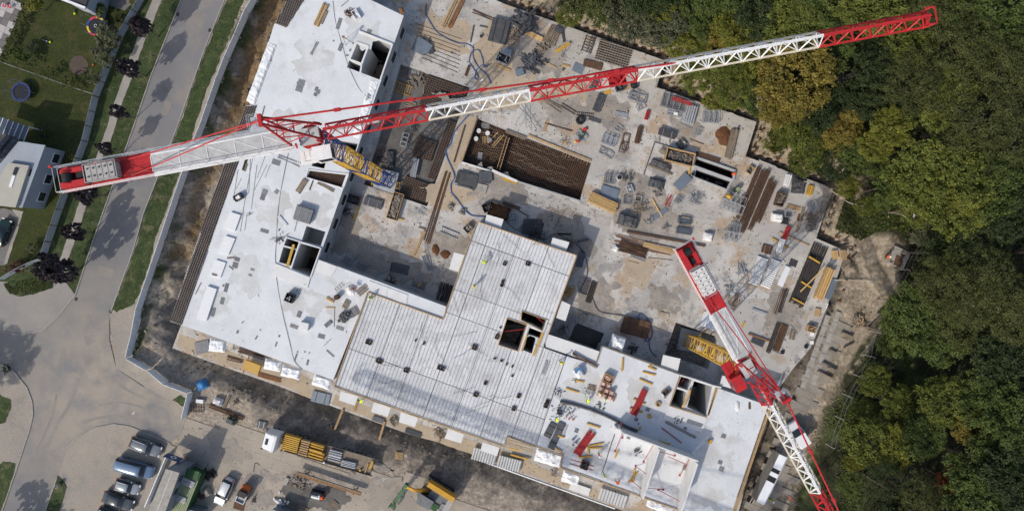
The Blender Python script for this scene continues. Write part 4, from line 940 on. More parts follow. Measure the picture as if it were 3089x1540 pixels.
# ---------------------------------------------------------------- hoarding and garden fences
def hoarding(pts,label,h=1.75):
    t=thing('site_fence',label,'fence',(pts[0].x,pts[0].y,0));o0=Vector((pts[0].x,pts[0].y,0))
    for i in range(len(pts) - 1):
        a,b=pts[i],pts[i+1];d=(b - a).normalized();n=Vector((-d.y,d.x));L=(b - a).length
        p,q=a+d*.06,b - d*.06;mb=MB();k=max(4,int(L/.28));prof=[]
        for j in range(k+1):
            c=p.lerp(q,j/k);prof.append(c+n*(.018 if j % 2 else -.018))
        vs=[];fs=[]
        for c in prof: vs += [Vector((c.x,c.y,.06)) - o0,Vector((c.x,c.y,h)) - o0]
        for j in range(k): fs.append((2*j,2*j+2,2*j+3,2*j+1))
        mb.add(vs,fs);mb.bar(Vector((p.x,p.y,h)) - o0,Vector((q.x,q.y,h)) - o0,.05);mb.bar(Vector((p.x,p.y,.06)) - o0,Vector((q.x,q.y,.06)) - o0,.05)
        mb.build('panel','hoarding',t)
        MB().box(Vector((a.x,a.y,h/2)) - o0,(.06,.06,h+.1)).build('post','galvanised',t)
        nb=n*(-.35);MB().box(Vector((a.x,a.y,.07)) - o0,(.7,.22,.14),math.atan2(n.y,n.x)).build('foot_block','concrete_old',t)
        MB().bar(Vector((a.x,a.y,h*.8)) - o0,Vector((a.x+nb.x*2,a.y+nb.y*2,.1)) - o0,.04).build('stay','galvanised',t)
    return t
hoarding(FENCE_W,'long white corrugated site hoarding along the street verge')
hoarding(XY([(399,1076),(458,1110)]),'single white hoarding panel turning the corner at the junction');hoarding(XY([(462,1112),(510,1152),(580,1179)]),'two white hoarding panels beside the dirt wedge at the junction')
hoarding(XY([(581,1182),(563,1256)]),'last white hoarding panel beside the yard gateway')
def slat_fence(pts,label,h=1.7,name='garden_fence'):
    t=thing(name,label,'fence',(pts[0].x,pts[0].y,0));o0=Vector((pts[0].x,pts[0].y,0))
    for i in range(len(pts) - 1):
        a,b=pts[i],pts[i+1];L=(b - a).length;k=max(1,round(L/2.4))
        for j in range(k):
            p,q=a.lerp(b,(j+.02)/k),a.lerp(b,(j+.98)/k)
            MB().box(Vector((p.x,p.y,h/2)) - o0,(.08,.08,h)).build('post','steel_dark',t)
            for z_ in range(6): MB().bar(Vector((p.x,p.y,.2+z_*.27)) - o0,Vector((q.x,q.y,.2+z_*.27)) - o0,.03,.235).build('slat','fence_slat',t)
    return t
slat_fence(XY([(470,-70),(437,0),(370,117),(335,205)]),'upper grey slatted garden fence by the footpath');slat_fence(XY([(334,208),(300,293)]),'short slatted fence section between the two gardens')
slat_fence(XY([(299,295),(267,428),(207,584),(140,776)]),'long lower grey slatted garden fence by the footpath')
slat_fence(XY([(138,780),(110,790),(60,815),(15,842)]),'low grey fence closing the garden at the corner',1.1)
def wire_fence(pts,label,h=1.2):
    t=thing('wire_fence',label,'fence',(pts[0].x,pts[0].y,0));o0=Vector((pts[0].x,pts[0].y,0));mb=MB()
    for i in range(len(pts) - 1):
        a,b=pts[i],pts[i+1];k=max(1,round((b - a).length/2.2))
        for j in range(k+1): c=a.lerp(b,j/k);MB().box(Vector((c.x,c.y,h/2)) - o0,(.06,.06,h)).build('post','galvanised',t)
        for z_ in (.3,.75,1.18): mb.bar(Vector((a.x,a.y,z_)) - o0,Vector((b.x,b.y,z_)) - o0,.02)
    mb.build('wires','galvanised',t);return t
wire_fence(TXY('A0',[(0,560),(200,630),(370,690),(700,808),(870,862)]),'thin wire fence between the two back gardens')

# ---------------------------------------------------------------- houses and gardens
def house():
    t=thing('house','pale house with a dark roof and solar panels at the left edge','house')
    z=4.6;top=[T('B0',*p,z).to_2d() for p in ((165,165),(398,212),(196,760),(-260,700),(-260,300))]
    MB().prism(top,0,z - .15).build('wall','house_wall',t);e=[(top[1]+(top[1] - top[2]).normalized()*.15),top[2] - (top[1] - top[2]).normalized()*.15]
    MB().prism([top[0],e[0]+Vector((.12,.03)),e[1]+Vector((.12,.03)),top[3],top[4]],z - .15,z).build('metal_roof','house_wall',t)
    z2=5.1;by=MB().prism([T('B0',*p,z2).to_2d() for p in ((78,358),(262,385),(140,764),(-150,730),(-60,560))],z+.004,z2).build('roof_storey','house_beige',t)
    for pl,m_ in ((((135,400),(168,406),(142,470),(112,464)),'glass'),(((112,472),(138,477),(104,580),(78,574)),'paint_white')):
        q=MB().prism([T('B0',*p,z2+.1).to_2d() for p in pl],z2,z2+.1).build('skylight',m_,by)
    MB().prism([T('B0',*p,z+.03).to_2d() for p in ((262,412),(292,418),(270,482),(238,476))],z,z+.03).build('roof_window','glass',t)
    z3=6.2;rp=[T('B0',*p,q) for p,q in (((50,105),z3),((168,158),z+.1),((0,362),z+.1),((-220,300),z3),((-220,60),z3))]
    rf=MB().add([*rp,*[Vector((p.x,p.y,z - .3)) for p in rp]],[(0,4,3,2,1),(0,1,6,5),(1,2,7,6),(2,3,8,7),(3,4,9,8),(4,0,5,9)]).build('roof','roof_tile',t)
    a,b,c=rp[0],rp[3],rp[2];nn=(rp[1] - rp[0]).cross(rp[2] - rp[0]).normalized();nn=nn if nn.z>0 else -nn
    for i in range(4):
        for j in range(2):
            p=rp[0].lerp(rp[1],.3+.3*j)+(rp[2] - rp[1])*(.12+.2*i);M=nn.to_track_quat('Z','Y').to_matrix().to_4x4();MB().box(p+nn*.08,(.95,.95,.05),M=M).build('solar_panel','solar',rf)
    for f in (.15,.5,.8):
        p=top[1].lerp(top[2],f)+Vector((.02,0));d=top[2] - top[1];a_=math.atan2(d.y,d.x);w=MB().box((p.x,p.y,1.5),(1.5,.12,1.5),a_).build('window','paint_white',t);MB().box((p.x+.05,p.y+.02,1.5),(1.3,.06,1.3),a_).build('pane','glass',w)
    z=2.6;q0,q1,q2,q3=[T('A0',*p,z) for p in ((-60,1035),(268,1150),(215,1282),(-110,1170))];pg=link('terrace_roof',None,t)
    for k in range(7):
        a,b,c2,e=q0.lerp(q1,k/7),q0.lerp(q1,(k+1)/7),q3.lerp(q2,(k+1)/7),q3.lerp(q2,k/7)
        MB().prism([p.to_2d() for p in (a,b,c2,e)],z,z+.03).build('glass_panel','glass_roof',pg);MB().bar(b+Vector((0,0,.07)),c2+Vector((0,0,.07)),.09,.08).build('rafter','paint_white',pg)
    for p in (q1,q2): MB().box((p.x,p.y,z/2),(.12,.12,z)).build('post','paint_white',pg)
    return t
house()
h2=thing('house','corner of a white gabled house at the top edge of the garden','house')
z=4.6;pl=[T('A0',*p,z) for p in ((560,-10),(775,72),(800,-20),(840,-240),(620,-240))]
MB().prism([p.to_2d() for p in pl],0,z).build('wall','house_wall',h2)
rp=[T('A0',*p,z+.3) for p in ((590,-30),(770,68),(800,-20),(840,-240),(620,-240))]
rf=MB().prism([p.to_2d() for p in rp],z,z+.3).build('roof','roof_tile',h2);MB().bar(T('A0',560,-6,z+.4),T('A0',775,74,z+.4),.3,.3).build('gutter','paint_white',rf)
sheet('driveway_top',TXY('A0',[(880,-40),(1180,-60),(1190,40),(1130,100),(960,40)]),.07,'driveway')
sheet('driveway',TXY('B0',[(-120,790),(40,770),(110,790),(165,850),(170,900),(100,1110),(40,1284),(-120,1300)]),.07,'driveway')
sheet('planting_strip',TXY('B0',[(110,780),(215,800),(190,880),(70,1270),(30,1284),(165,900),(165,850)]),.085,'path_paving',.12,2)
# chequered terrace
tp=tag(link('terrace',None),None,None,None,'structure')
for i in range(5):
    for j in range(9):
        c=T('A0',20,260)+Vector((math.cos(1.15),math.sin(1.15),0))*(j - 4)*1.0+Vector((math.cos(1.15 - 1.5708),math.sin(1.15 - 1.5708),0))*(i - 3)*1.0
        o=MB().box((0,0,0),(.97,.97,.06)).build('paving_slab','terrace_pale' if (i*3+j*5) % 4<2 else 'terrace_dark',tp);o.location=(c.x,c.y,.06+.002*((i+j) % 2));o.rotation_euler=(0,0,1.15)
MB().prism(TXY('A0',[(-90,110),(-10,130),(-60,280),(-140,260)]),.05,.11).build('dark_mat','terrace_dark',tp)
for i,(x,y) in enumerate(((62,62),(110,70))):
    c=T('A0',x,y);o=thing('garden_chair',('left' if i == 0 else 'right')+' one of two small round chairs on the chequered terrace','chair',(c.x,c.y,.09))
    MB().tube([(0,0,.40),(0,0,.46)],.26,10).build('seat','tramp_red',o);MB().tube([(.24,-.2,.7),(.3,0,.72),(.24,.2,.7)],.04,6).build('backrest','paint_white',o)
    for k in range(4): MB().bar((.2*math.cos(k*1.57+.7),.2*math.sin(k*1.57+.7),0),(.15*math.cos(k*1.57+.7),.15*math.sin(k*1.57+.7),.42),.03).build('leg','galvanised',o)
def trampoline(c,r,cols,label,h=.85):
    t=thing('trampoline',label,'trampoline',(c.x,c.y,0));n=32;ns=len(cols)
    MB().prism([((r - .26)*math.cos(2*math.pi*k/n),(r - .26)*math.sin(2*math.pi*k/n)) for k in range(n)],h - .03,h).build('jumping_mat','tramp_net',t)
    for s_ in range(ns):
        mb=MB();k0,k1=32*s_ // ns,32*(s_+1) // ns
        for k in range(k0,k1):
            a,b=2*math.pi*k/n,2*math.pi*(k+1)/n;q=[(rr*math.cos(x),rr*math.sin(x)) for rr,x in ((r - .27,a),(r,a),(r,b),(r - .27,b))];mb.prism(q,h+.01,h+.06)
        mb.build('pad',cols[s_],t)
    for k in range(6):
        a=k*math.pi/3;MB().tube([(r*math.cos(a),r*math.sin(a),0),(r*1.02*math.cos(a),r*1.02*math.sin(a),h+1.5)],.03,6).build('pole','galvanised',t)
    MB().tube([(r*1.02*math.cos(2*math.pi*k/24),r*1.02*math.sin(2*math.pi*k/24),h+1.5) for k in range(25)],.02,5).build('net_ring','tramp_navy',t)
    return t
trampoline(T('A0',872,238,.9),1.42,['tramp_blue','tramp_yellow','tramp_red','tramp_blue','tramp_yellow','tramp_red','tramp_yellow','tramp_blue'],'trampoline with a coloured red, yellow and blue rim in the upper garden')
trampoline(T('A0',188,832,.9),1.4,['tramp_navy']*4,'trampoline with a dark blue rim in the shaded garden')
c=T('A0',862,232,1.0);tag(MB().tube([(c.x+.2*math.cos(k*.4),c.y+.2*math.sin(k*.4),.95) for k in range(17)],.03,5).build('toy_ring','paint_white'),'white ring lying on the colourful trampoline','toy')
disc('mulch_circle',T('A0',715,590),1.38,.03,.05,'mulch','round brown bed of bare soil in the upper lawn','bed')
for x,y,mat,lab,r in ((462,385,'hivis','lime ball on the left of the upper lawn',.16),(684,128,'hivis','lime ball near the top of the upper lawn',.16),(850,590,'hivis_orange','small orange ball beside the olive tree',.13)):
    c=T('A0',x,y);mb=MB();bm=bmesh.new();bmesh.ops.create_icosphere(bm,subdivisions=2,radius=r);mb.add([v.co+Vector((c.x,c.y,r+.05)) for v in bm.verts],[[v.index for v in f.verts] for f in bm.faces]);bm.free();tag(mb.build('ball',mat,None,True),lab,'ball')
c=T('A0',410,370);tag(MB().bar((c.x - .4,c.y+.15,.12),(c.x+.3,c.y - .15,.12),.05).box((c.x+.35,c.y - .15,.14),(.2,.2,.2)).build('garden_tool','galvanised'),'pale toy tool lying on the left of the upper lawn','tool')
c=T('A0',680,105);tag(MB().box((c.x,c.y,.2),(.3,.2,.25)).bar((c.x,c.y,.3),(c.x+.2,c.y+.1,.5),.05).build('toy_vehicle','green_paint'),'small green ride-on toy at the top of the upper lawn','toy')
c=T('D0',540,1045);b=thing('litter_bin','pale round concrete litter bin on the grass wedge','bin',(c.x,c.y,.07))
MB().tube([(0,0,0),(0,0,.8)],[.24,.27],14).build('body','concrete_old',b);MB().tube([(0,0,.79),(0,0,.815)],.19,12).build('opening','black',b)

# ---------------------------------------------------------------- vehicles
def wheel(parent,x,y,r=.32,w=.22):
    o=MB().tube([(x,y - w/2,r),(x,y+w/2,r)],r,16).build('wheel','tyre',parent);MB().tube([(x,y - w/2 - .01,r),(x,y+w/2+.01,r)],r*.6,10).build('rim','rim',o)
def car(label,front,back,wid,paint,kind='hatch',group=None,name='parked_car'):
    c=(front+back)/2;d=front - back;L=d.length;t=thing(name,label,'car',(c.x,c.y,.01),math.atan2(d.y,d.x),group)
    hw=wid/2;sp={'hatch': ((-.5,.72,.0,0),(-.47,.80,.62,1.12),(-.40,.86,.66,1.40),(-.22,.90,.70,1.50),(-.02,.90,.70,1.50),(.08,.89,.68,1.42),(.22,.86,.80,.98),(.40,.80,.74,.90),(.485,.66,.62,.72),(.5,.50,.5,.5)),
                        'van': ((-.5,.74,0,0),(-.485,.86,.74,1.55),(-.44,.90,.76,1.78),(-.2,.90,.78,1.84),(.12,.90,.78,1.84),(.2,.90,.76,1.76),(.31,.88,.84,1.12),(.43,.82,.76,1.02),(.488,.68,.64,.8),(.5,.52,.5,.55)),
                        'sedan': ((-.5,.66,.0,0),(-.485,.78,.74,.92),(-.36,.84,.78,1.0),(-.27,.86,.68,1.30),(-.12,.90,.68,1.42),(.04,.90,.68,1.40),(.20,.88,.80,.98),(.38,.82,.75,.88),(.485,.66,.62,.7),(.5,.5,.5,.5))}[kind]
    mb=MB();vs=[]
    for i,(fx,wl_,wt,zt) in enumerate(sp):
        x=fx*L;a=wl_/.9*hw;zt=zt or .55;tw=(wt/.9*hw) if wt else a*.9;zb=min(.92 if kind != 'van' else 1.1,zt)
        vs += [(x,-a*.96,.22),(x,-a,.55),(x,-a*.985,zb),(x,-tw,zt - .03),(x,0,zt+.02),(x,tw,zt - .03),(x,a*.985,zb),(x,a,.55),(x,a*.96,.22)]
    roofi=[i for i,q in enumerate(sp) if q[3]>1.25];lo,hi=roofi[0],roofi[-1];fs=[];ms=[]
    for i in range(len(sp) - 1):
        for k in range(8):
            fs.append((i*9+k,(i+1)*9+k,(i+1)*9+k+1,i*9+k+1))
            glass=0
            if k in (2,5) and lo - 1 <= i <= hi: glass=1
            if k in (3,4) and (i == hi or (i == lo - 1)): glass=1
            ms.append(glass)
    mb.v=vs;mb.f=fs+[tuple(range(9))[::-1],tuple((len(sp) - 1)*9+k for k in range(9))];mb.m=ms+[0,0]
    b=mb.build('body',[paint,'glass'],t,True);md=b.modifiers.new('round','SUBSURF');md.levels=1;md.render_levels=2
    for sx in (-.30,.31):
        for sy in (-1,1): wheel(t,sx*L,sy*(hw - .10))
    for sy in (-1,1):
        MB().box((L*.472,sy*hw*.66,.66),(.16,.34,.13)).build('headlight','lamp_glass',t);MB().box((-L*.483,sy*hw*.72,.78),(.1,.3,.16)).build('tail_light','lamp_red',t)
        MB().box((L*.155,sy*(hw+.04),1.0),(.14,.2,.13)).build('wing_mirror',paint,t)
        if kind in ('hatch','van'): MB().bar((-L*.38,sy*hw*.68,sp[3][3]+.02),(L*.02,sy*hw*.68,sp[3][3]+.02),.05).build('roof_rail','galvanised' if kind == 'hatch' else paint,t)
    return t
car('graphite hatchback, topmost of the parked cars beside the kerb',T('D0',1455,755,.7),T('D0',1180,650,.7),1.8,'car_graphite')
car('blue people carrier, second of the parked cars from the kerb',T('D0',1385,945,.9),T('D0',1042,850,.9),1.9,'car_blue','van')
car('small grey hatchback parked below the blue people carrier',T('D0',1262,1095,.7),T('D0',1045,1028,.7),1.7,'car_grey')
car('black estate parked below the small grey hatchback',T('D0',1210,1240,.7),T('D0',932,1145,.7),1.82,'car_dark','sedan')
car('dark car cut by the bottom edge below the black estate',T('D0',1080,1390,.7),T('D0',885,1275,.7),1.8,'car_graphite')
car('silver hatchback parked alone in the yard',T('D1',118,1225,.7),T('D1',225,990,.7),1.75,'car_silver')
car('dark green car in the driveway of the left house',T('B0',68,870,.7),T('B0',-30,1105,.7),1.8,'car_green','sedan')
car('dark car at the top edge beside the garden fence',T('A0',1090,-40,.7),T('A0',1180,-150,.7),1.8,'car_dark')
def truck():
    f,r=T('D1',553,602,1.0),T('D1',1530,880,1.0);d=(r - f);L=d.length;ang=math.atan2(-d.y,-d.x);c=(f+r)/2
    t=thing('flatbed_truck','white articulated flatbed lorry loaded with yellow beams in the yard','truck',(c.x,c.y,0),ang);hx=L/2
    cab=MB();pr=[(hx,.6),(hx - .02,1.6),(hx - .35,2.9),(hx - .6,3.15),(hx - 1.9,3.6),(hx - 2.3,3.55),(hx - 2.35,.6)];w=1.22;n=len(pr)
    vs=[(x,-w*(1 if z<2.5 else .92),z) for x,z in pr]+[(x,w*(1 if z<2.5 else .92),z) for x,z in pr]
    cab.add(vs,[tuple(range(n)),tuple(range(2*n - 1,n - 1,-1))]+[(i,i+n,(i+1) % n+n,(i+1) % n) for i in range(n)])
    cb=cab.build('cab','paint_white',t);bv=cb.modifiers.new('edge','BEVEL');bv.width=.1;bv.segments=2
    MB().box((hx - .17,0,2.25),(.06,2.1,.8),M=Matrix.Rotation(-.26,4,'Y')).build('windscreen','glass',cb);MB().box((hx - .95,0,3.31),(.45,.85,.04),M=Matrix.Rotation(.33,4,'Y')).build('roof_hatch','glass',cb)
    for s_ in (-1,1): MB().box((hx - .3,s_*1.42,2.3),(.18,.18,.5)).build('mirror','black',cb);MB().box((hx+.02,s_*.9,.85),(.06,.4,.22)).build('headlight','lamp_glass',cb);MB().box((hx - 1.9,s_*1.18,2.7),(.8,.05,1.7)).build('side_deflector','paint_white',cb)
    for y in (-.45,.45): MB().bar((hx - 2.2,y,.85),(-hx,y,.85),.15,.25).build('chassis_rail','black',t)
    bed=MB().box((-1.35,0,1.2),(L - 2.9,2.5,.12)).build('load_bed','timber_old',t)
    for s_ in (-1,1):
        for k in range(4): MB().box((hx - 3.2 - (k+.5)*(L - 3.0)/4,s_*1.27,1.35),((L - 3.0)/4 - .04,.05,.42)).build('drop_side','steel_dark',bed)
    MB().box((-hx+.15,0,1.4),(.06,2.5,.5)).build('tailboard','steel_dark',bed);MB().box((hx - 2.95,0,1.7),(.08,2.45,1.1)).build('headboard','steel_dark',bed)
    for x in (hx - 1.1,hx - 4.3,hx - 5.5,-hx+4.6,-hx+3.3,-hx+2.0):
        for s_ in (-1,1): wheel(t,x,s_*1.05,.5,.32)
    return t
truck()
def dumper():
    f,r=T('D1',385,1055,.8),T('D1',315,1210,.8);d=f - r;c=(f+r)/2
    t=thing('mini_dumper','small white dumper truck with an orange nose in the yard','truck',(c.x,c.y,0),math.atan2(d.y,d.x));L=d.length;hx=L/2
    MB().box((hx - .35,0,.95),(.7,1.25,.9)).build('bonnet','paint_orange',t);MB().box((hx - .95,0,1.3),(.75,1.2,1.3)).build('cab','glass',t);MB().box((hx - .95,0,1.98),(.8,1.25,.06)).build('cab_roof','black',t)
    b=MB().box((-.55,0,.85),(L - 1.55,1.25,.1)).build('load_bed','steel',t)
    for s_ in (-1,1): MB().box((-.55,s_*.63,1.05),(L - 1.55,.06,.4)).build('side_board','paint_white',b)
    MB().box((-hx+.2,0,1.05),(.06,1.25,.4)).build('tail_board','paint_white',b)
    for x in (hx - .6,-hx+.6):
        for s_ in (-1,1): wheel(t,x,s_*.58,.33,.2)
dumper()
def excavator():
    c=T('D2',230,1140,1.5);ang=math.atan2(-(1190 - 1060),340 - 130)
    t=thing('excavator','yellow and grey tracked excavator with a green boom end in the yard','excavator',(c.x,c.y,0),ang)
    for s_ in (-1,1):
        tr=MB().box((0,s_*1.05,.42),(3.4,.5,.84)).build('track','black',t)
        for k in range(11): MB().box((-1.6+k*.32,s_*1.05,.86),(.2,.54,.05)).build('track_pad','machine_grey',tr)
    MB().tube([(0,0,.8),(0,0,1.1)],.7,14).build('turntable','black',t)
    MB().box((.3,.95,1.75),(3.4,.55,1.3)).build('side_body','machine_yellow',t);MB().box((.6,0,1.65),(2.6,1.4,1.1)).build('engine_deck','machine_grey',t);MB().box((1.75,0,1.7),(.6,2.3,1.25)).build('counterweight','ballast',t)
    gr=MB().box((1.35,-.35,2.26),(.7,.7,.06)).build('engine_grille','black',t)
    for k in range(5): MB().box((1.1+k*.12,-.35,2.3),(.05,.7,.04)).build('grille_bar','galvanised',gr)
    cab=MB().box((-.7,-.75,2.0),(1.7,1.05,1.7)).build('cab','glass',t);MB().box((-.7,-.75,2.87),(1.75,1.1,.06)).build('cab_roof','machine_grey',cab);MB().box((.55,-.85,2.3),(.8,.8,.05)).build('guard_rail','green_paint',t)
    for ch in t.children: ch.scale=(1.28,1.28,1.15)
    b0,b1,b2,b3=Vector((-1.2,.1,1.5)),Vector((-3.0,.35,3.2)),Vector((-4.3,.5,2.9)),Vector((-4.9,.2,.7))
    inv=Matrix.Rotation(-ang,4,'Z')
    b2=inv @ (T('D1',1815,1060,2.9) - Vector((c.x,c.y,0)));b3=inv @ (T('D1',1700,1240,1.2) - Vector((c.x,c.y,0)));b1=b0.lerp(b2,.55)+Vector((0,0,1.0))
    bm_=MB().bar(b0,b1,.38,.5).bar(b1,b2,.34,.42).build('boom','machine_yellow',t);MB().bar(b0+Vector((.1,.3,-.2)),b0.lerp(b1,.8),.12).build('boom_cylinder','steel',bm_)
    ar=MB().bar(b2+(b2 - b3)*.12,b3,.5,.5).build('dipper_arm','green_paint',t);MB().bar(b2+Vector((0,.35,.3)),b2.lerp(b3,.5)+Vector((.35,.1,.2)),.16).build('arm_cylinder','steel_dark',ar)
    d2=(b3 - b2).normalized();gp=MB()
    for s_ in (-.4,.4): gp.bar(b3+Vector((s_,0,.1)),b3+d2*.6+Vector((s_,0,-.35)),.16,.4)
    gp.box(b3,(.9,.5,.3));gp.build('bucket','green_paint',t)
    for k in range(16):
        f=rng.random();p=b2.lerp(b3,f)+Vector((rng.uniform(-.35,.35),rng.uniform(-.3,.3),.3));MB().bar(p,p+Vector((rng.uniform(-.4,.4),rng.uniform(-.4,.4),rng.uniform(-.1,.1))),.12,.05).build('hose_guard','green_paint' if k % 2 else 'black',ar)
excavator()
# white vans by the site road
f,r=T('D3',1745,640,1.2),T('D3',1600,520,1.2)
def van(label,f,r,wid):
    d=f - r;c=(f+r)/2;L=d.length;t=thing('van',label,'van',(c.x,c.y,.05),math.atan2(d.y,d.x));hx=L/2;hw=wid/2
    pr=[(-hx,.4),(-hx,2.1),(-hx+.1,2.25),(hx - 1.7,2.25),(hx - 1.0,1.35),(hx - .1,1.1),(hx,.9),(hx,.4)];n=len(pr);mb=MB()
    mb.add([(x,-hw*(1 if z<1.5 else .93),z) for x,z in pr]+[(x,hw*(1 if z<1.5 else .93),z) for x,z in pr],[tuple(range(n)),tuple(range(2*n - 1,n - 1,-1))]+[(i,(i+1) % n,(i+1) % n+n,i+n)[::-1] for i in range(n)])
    b=mb.build('body','paint_white',t);bv=b.modifiers.new('edge','BEVEL');bv.width=.12;bv.segments=3
    MB().box((hx - 1.33,0,1.84),(1.0,wid*.8,.04),M=Matrix.Rotation(.9,4,'Y')).build('windscreen','glass',t)
    for x in (hx - .9,-hx+.9):
        for s_ in (-1,1): wheel(t,x,s_*(hw - .1),.34,.22)
    for s_ in (-1,1): MB().box((hx - .95,s_*(hw+.08),1.3),(.2,.16,.25)).build('mirror','black',t)
van('white van on the concrete panels beside the white jib',T('D3',1600,500,1.5) ,T('D3',1720,690,1.5),1.95)

# ---------------------------------------------------------------- workers
def skin_body(pose):
    """one continuous clothed figure grown from a skeleton; pose: stand, bend, kneel, walk"""
    bend={'stand': .05,'bend': 1.15,'kneel': .55,'walk': .12}[pose];kz={'stand': 0,'bend': -.06,'kneel': -.42,'walk': -.02}[pose]
    hip=Vector((0,0,.94+kz));f=lambda L,side=0: hip+Vector((math.sin(bend)*L,side,math.cos(bend)*L))
    V=[hip,f(.22),f(.42),f(.54),f(.66),f(.78)];R=[(.16,.13),(.155,.12),(.19,.13),(.07,.07),(.095,.095),(.085,.09)]
    E=[(0,1),(1,2),(2,3),(3,4),(4,5)];seg=[1,1,1,3,3,3]
    def add(p,r,par,s): V.append(Vector(p));R.append((r,r));E.append((par,len(V) - 1));seg.append(s);return len(V) - 1
    for sd_ in (-1,1):
        sh=add(f(.46,sd_*.20),.075,2,1)
        if pose == 'stand' or pose == 'walk':
            sw=.18*sd_ if pose == 'walk' else .05
            el=add(V[sh]+Vector((sw,sd_*.06,-.28)),.05,sh,1);wr=add(V[el]+Vector((.16+abs(sw)*.3,-sd_*.02,-.2)),.036,el,1)
        else:
            el=add(V[sh]+Vector((.08,sd_*.06,-.26)),.05,sh,1);wr=add(V[el]+Vector((.12,-sd_*.05,-.22)),.036,el,1)
        pm=add(V[wr]+Vector((.02,0,-.08)),.034,wr,3)
        for k in range(4): a=add(V[pm]+Vector((.03 - .02*k,sd_*.005,-.045 - .008*(k % 3))),.009,pm,3);add(V[a]+Vector((.012,-sd_*.01,-.035)),.008,a,3)
        a=add(V[pm]+Vector((.035,-sd_*.012,-.01)),.010,pm,3);add(V[a]+Vector((.018,-sd_*.008,-.03)),.009,a,3)
        hp=add(hip+Vector((0,sd_*.10,-.06)),.10,0,2)
        st=(.22*sd_ if pose == 'walk' else .03*sd_)
        if pose == 'kneel':
            kn=add(Vector((.34,sd_*.13,.10 if sd_>0 else .45)),.07,hp,2);an=add(Vector((.0 if sd_>0 else .36,sd_*.13,.09)),.05,kn,2)
        else:
            kn=add(Vector((.07+st*.5,sd_*.12,.50+kz*.5)),.072,hp,2);an=add(Vector((-.03+st,sd_*.13,.10)),.05,kn,2)
        add(V[an]+Vector((.17,0,-.05)),.045,an,4)
    me=bpy.data.meshes.new('body');me.from_pydata(V,E,[]);o=link('tmp',me);md=o.modifiers.new('s','SKIN');md.use_smooth_shade=True
    for i,sv in enumerate(me.skin_vertices[0].data): sv.radius=R[i];sv.use_root=(i == 0)
    o.modifiers.new('d','SUBSURF').levels=1
    dg=bpy.context.evaluated_depsgraph_get();ev=bpy.data.meshes.new_from_object(o.evaluated_get(dg));bpy.data.objects.remove(o)
    Va=np.array([tuple(v) for v in V]);sg=np.array(seg);ev.materials.clear()
    idx=[]
    for p in ev.polygons: idx.append(int(sg[np.argmin(((Va - np.array(p.center)) ** 2).sum(1))]) - 1)
    return ev,idx,V[4],V[5],bend
BODY={p: skin_body(p) for p in ('stand','bend','kneel','walk')}
bodies={}
def worker(label,pos,face,pose,vest='hivis',hat='helmet_white'):
    key=(pose,vest)
    ev,idx,hd,crown,bend=BODY[pose]
    if key not in bodies:
        m_=ev.copy();
        for q in (vest,'trousers','skin','boot'): m_.materials.append(MATS[q])
        m_.polygons.foreach_set('material_index',idx);m_.update();bodies[key]=m_
    t=thing('person',label,'person',pos,face);link('body',bodies[key],t)
    hc=(hd+crown)/2;ax=Vector((math.sin(bend*.8),0,math.cos(bend*.8)));hm=MB();n=14
    M=Vector((0,0,1)).rotation_difference(ax).to_matrix()
    rings=[(.0,.148),(.05,.145),(.1,.12),(.14,.075),(.155,.0)];vs=[]
    for zz,rr in rings: vs += [hc+ax*.01+M @ Vector((rr*1.12*math.cos(2*math.pi*k/n),rr*math.sin(2*math.pi*k/n),zz+.03)) for k in range(n)]
    vs += [hc+M @ Vector(((.185 if abs(k - 0)<4 or k>10 else .155)*math.cos(2*math.pi*k/n),.155*math.sin(2*math.pi*k/n),.035)) for k in range(n)]
    fs=[(i*n+k,i*n+(k+1) % n,(i+1)*n+(k+1) % n,(i+1)*n+k) for i in range(4) for k in range(n)]+[(5*n+k,5*n+(k+1) % n,(k+1) % n,k) for k in range(n)]
    hm.add(vs,fs).build('helmet',hat,t,True)
    fc=MB();nose=hc+M @ Vector((.105,0,-.02));fc.bar(nose,nose+M @ Vector((.03,0,-.05)),.03);fc.build('nose','skin',t)
    ey=MB()
    for s_ in (-1,1): ey.box(hc+M @ Vector((.092,s_*.035,.005)),(.015,.022,.014))
    ey.build('eyes','black',t)
    return t
def wk(label,s,x,y,z,deg,pose,vest='hivis',hat='helmet_white'): p=T(s,x,y,z+.9);worker(label,(p.x,p.y,z),math.radians(deg),pose,vest,hat)
zr=ZS+.17
wk('worker in lime jacket bending over the reinforcement near its top edge','C2',690,152,zr,150,'bend');wk('worker with yellow helmet walking on the middle of the grey reinforcement','C2',577,368,zr,20,'walk','hivis','helmet_yellow')
wk('worker in lime jacket at the upper left corner of the reinforcement','C1',1510,462,zr,200,'kneel');wk('worker in lime vest beside the dark rebar mats','D2',1325,475,ZS,60,'bend');wk('worker in lime vest standing above the long black trough','D2',1612,305,ZS,80,'bend')
wk('worker in lime vest left of the wrapped brick stack','D2',1717,222,ZS,10,'stand');wk('worker in lime vest crouching below the wrapped brick stack','D2',1782,282,ZS,150,'kneel');wk('worker in lime jacket near the lower rim of the right block','D2',1766,962,ZS,250,'walk')
wk('worker in orange jacket below the yellow beams','D2',1715,782,ZS,45,'stand','hivis_orange');wk('worker in orange jacket at the lower rim beside the crossed beams','D3',32,1042,ZS,100,'bend','hivis_orange');wk('worker in lime jacket on the site road at the bottom','D3',1420,1180,.05,280,'walk')
wk('worker in orange jacket among the scaffold frames above the big pit','B2',1535,158,0,200,'bend','hivis_orange','helmet_yellow');wk('worker in lime jacket on the south ledge between two balcony plates','D1',1402,300,0,30,'bend');wk('worker in orange jacket beside the concrete chamber in the clearing','E1',1250,880,.3,0,'stand','hivis_orange','helmet_white')
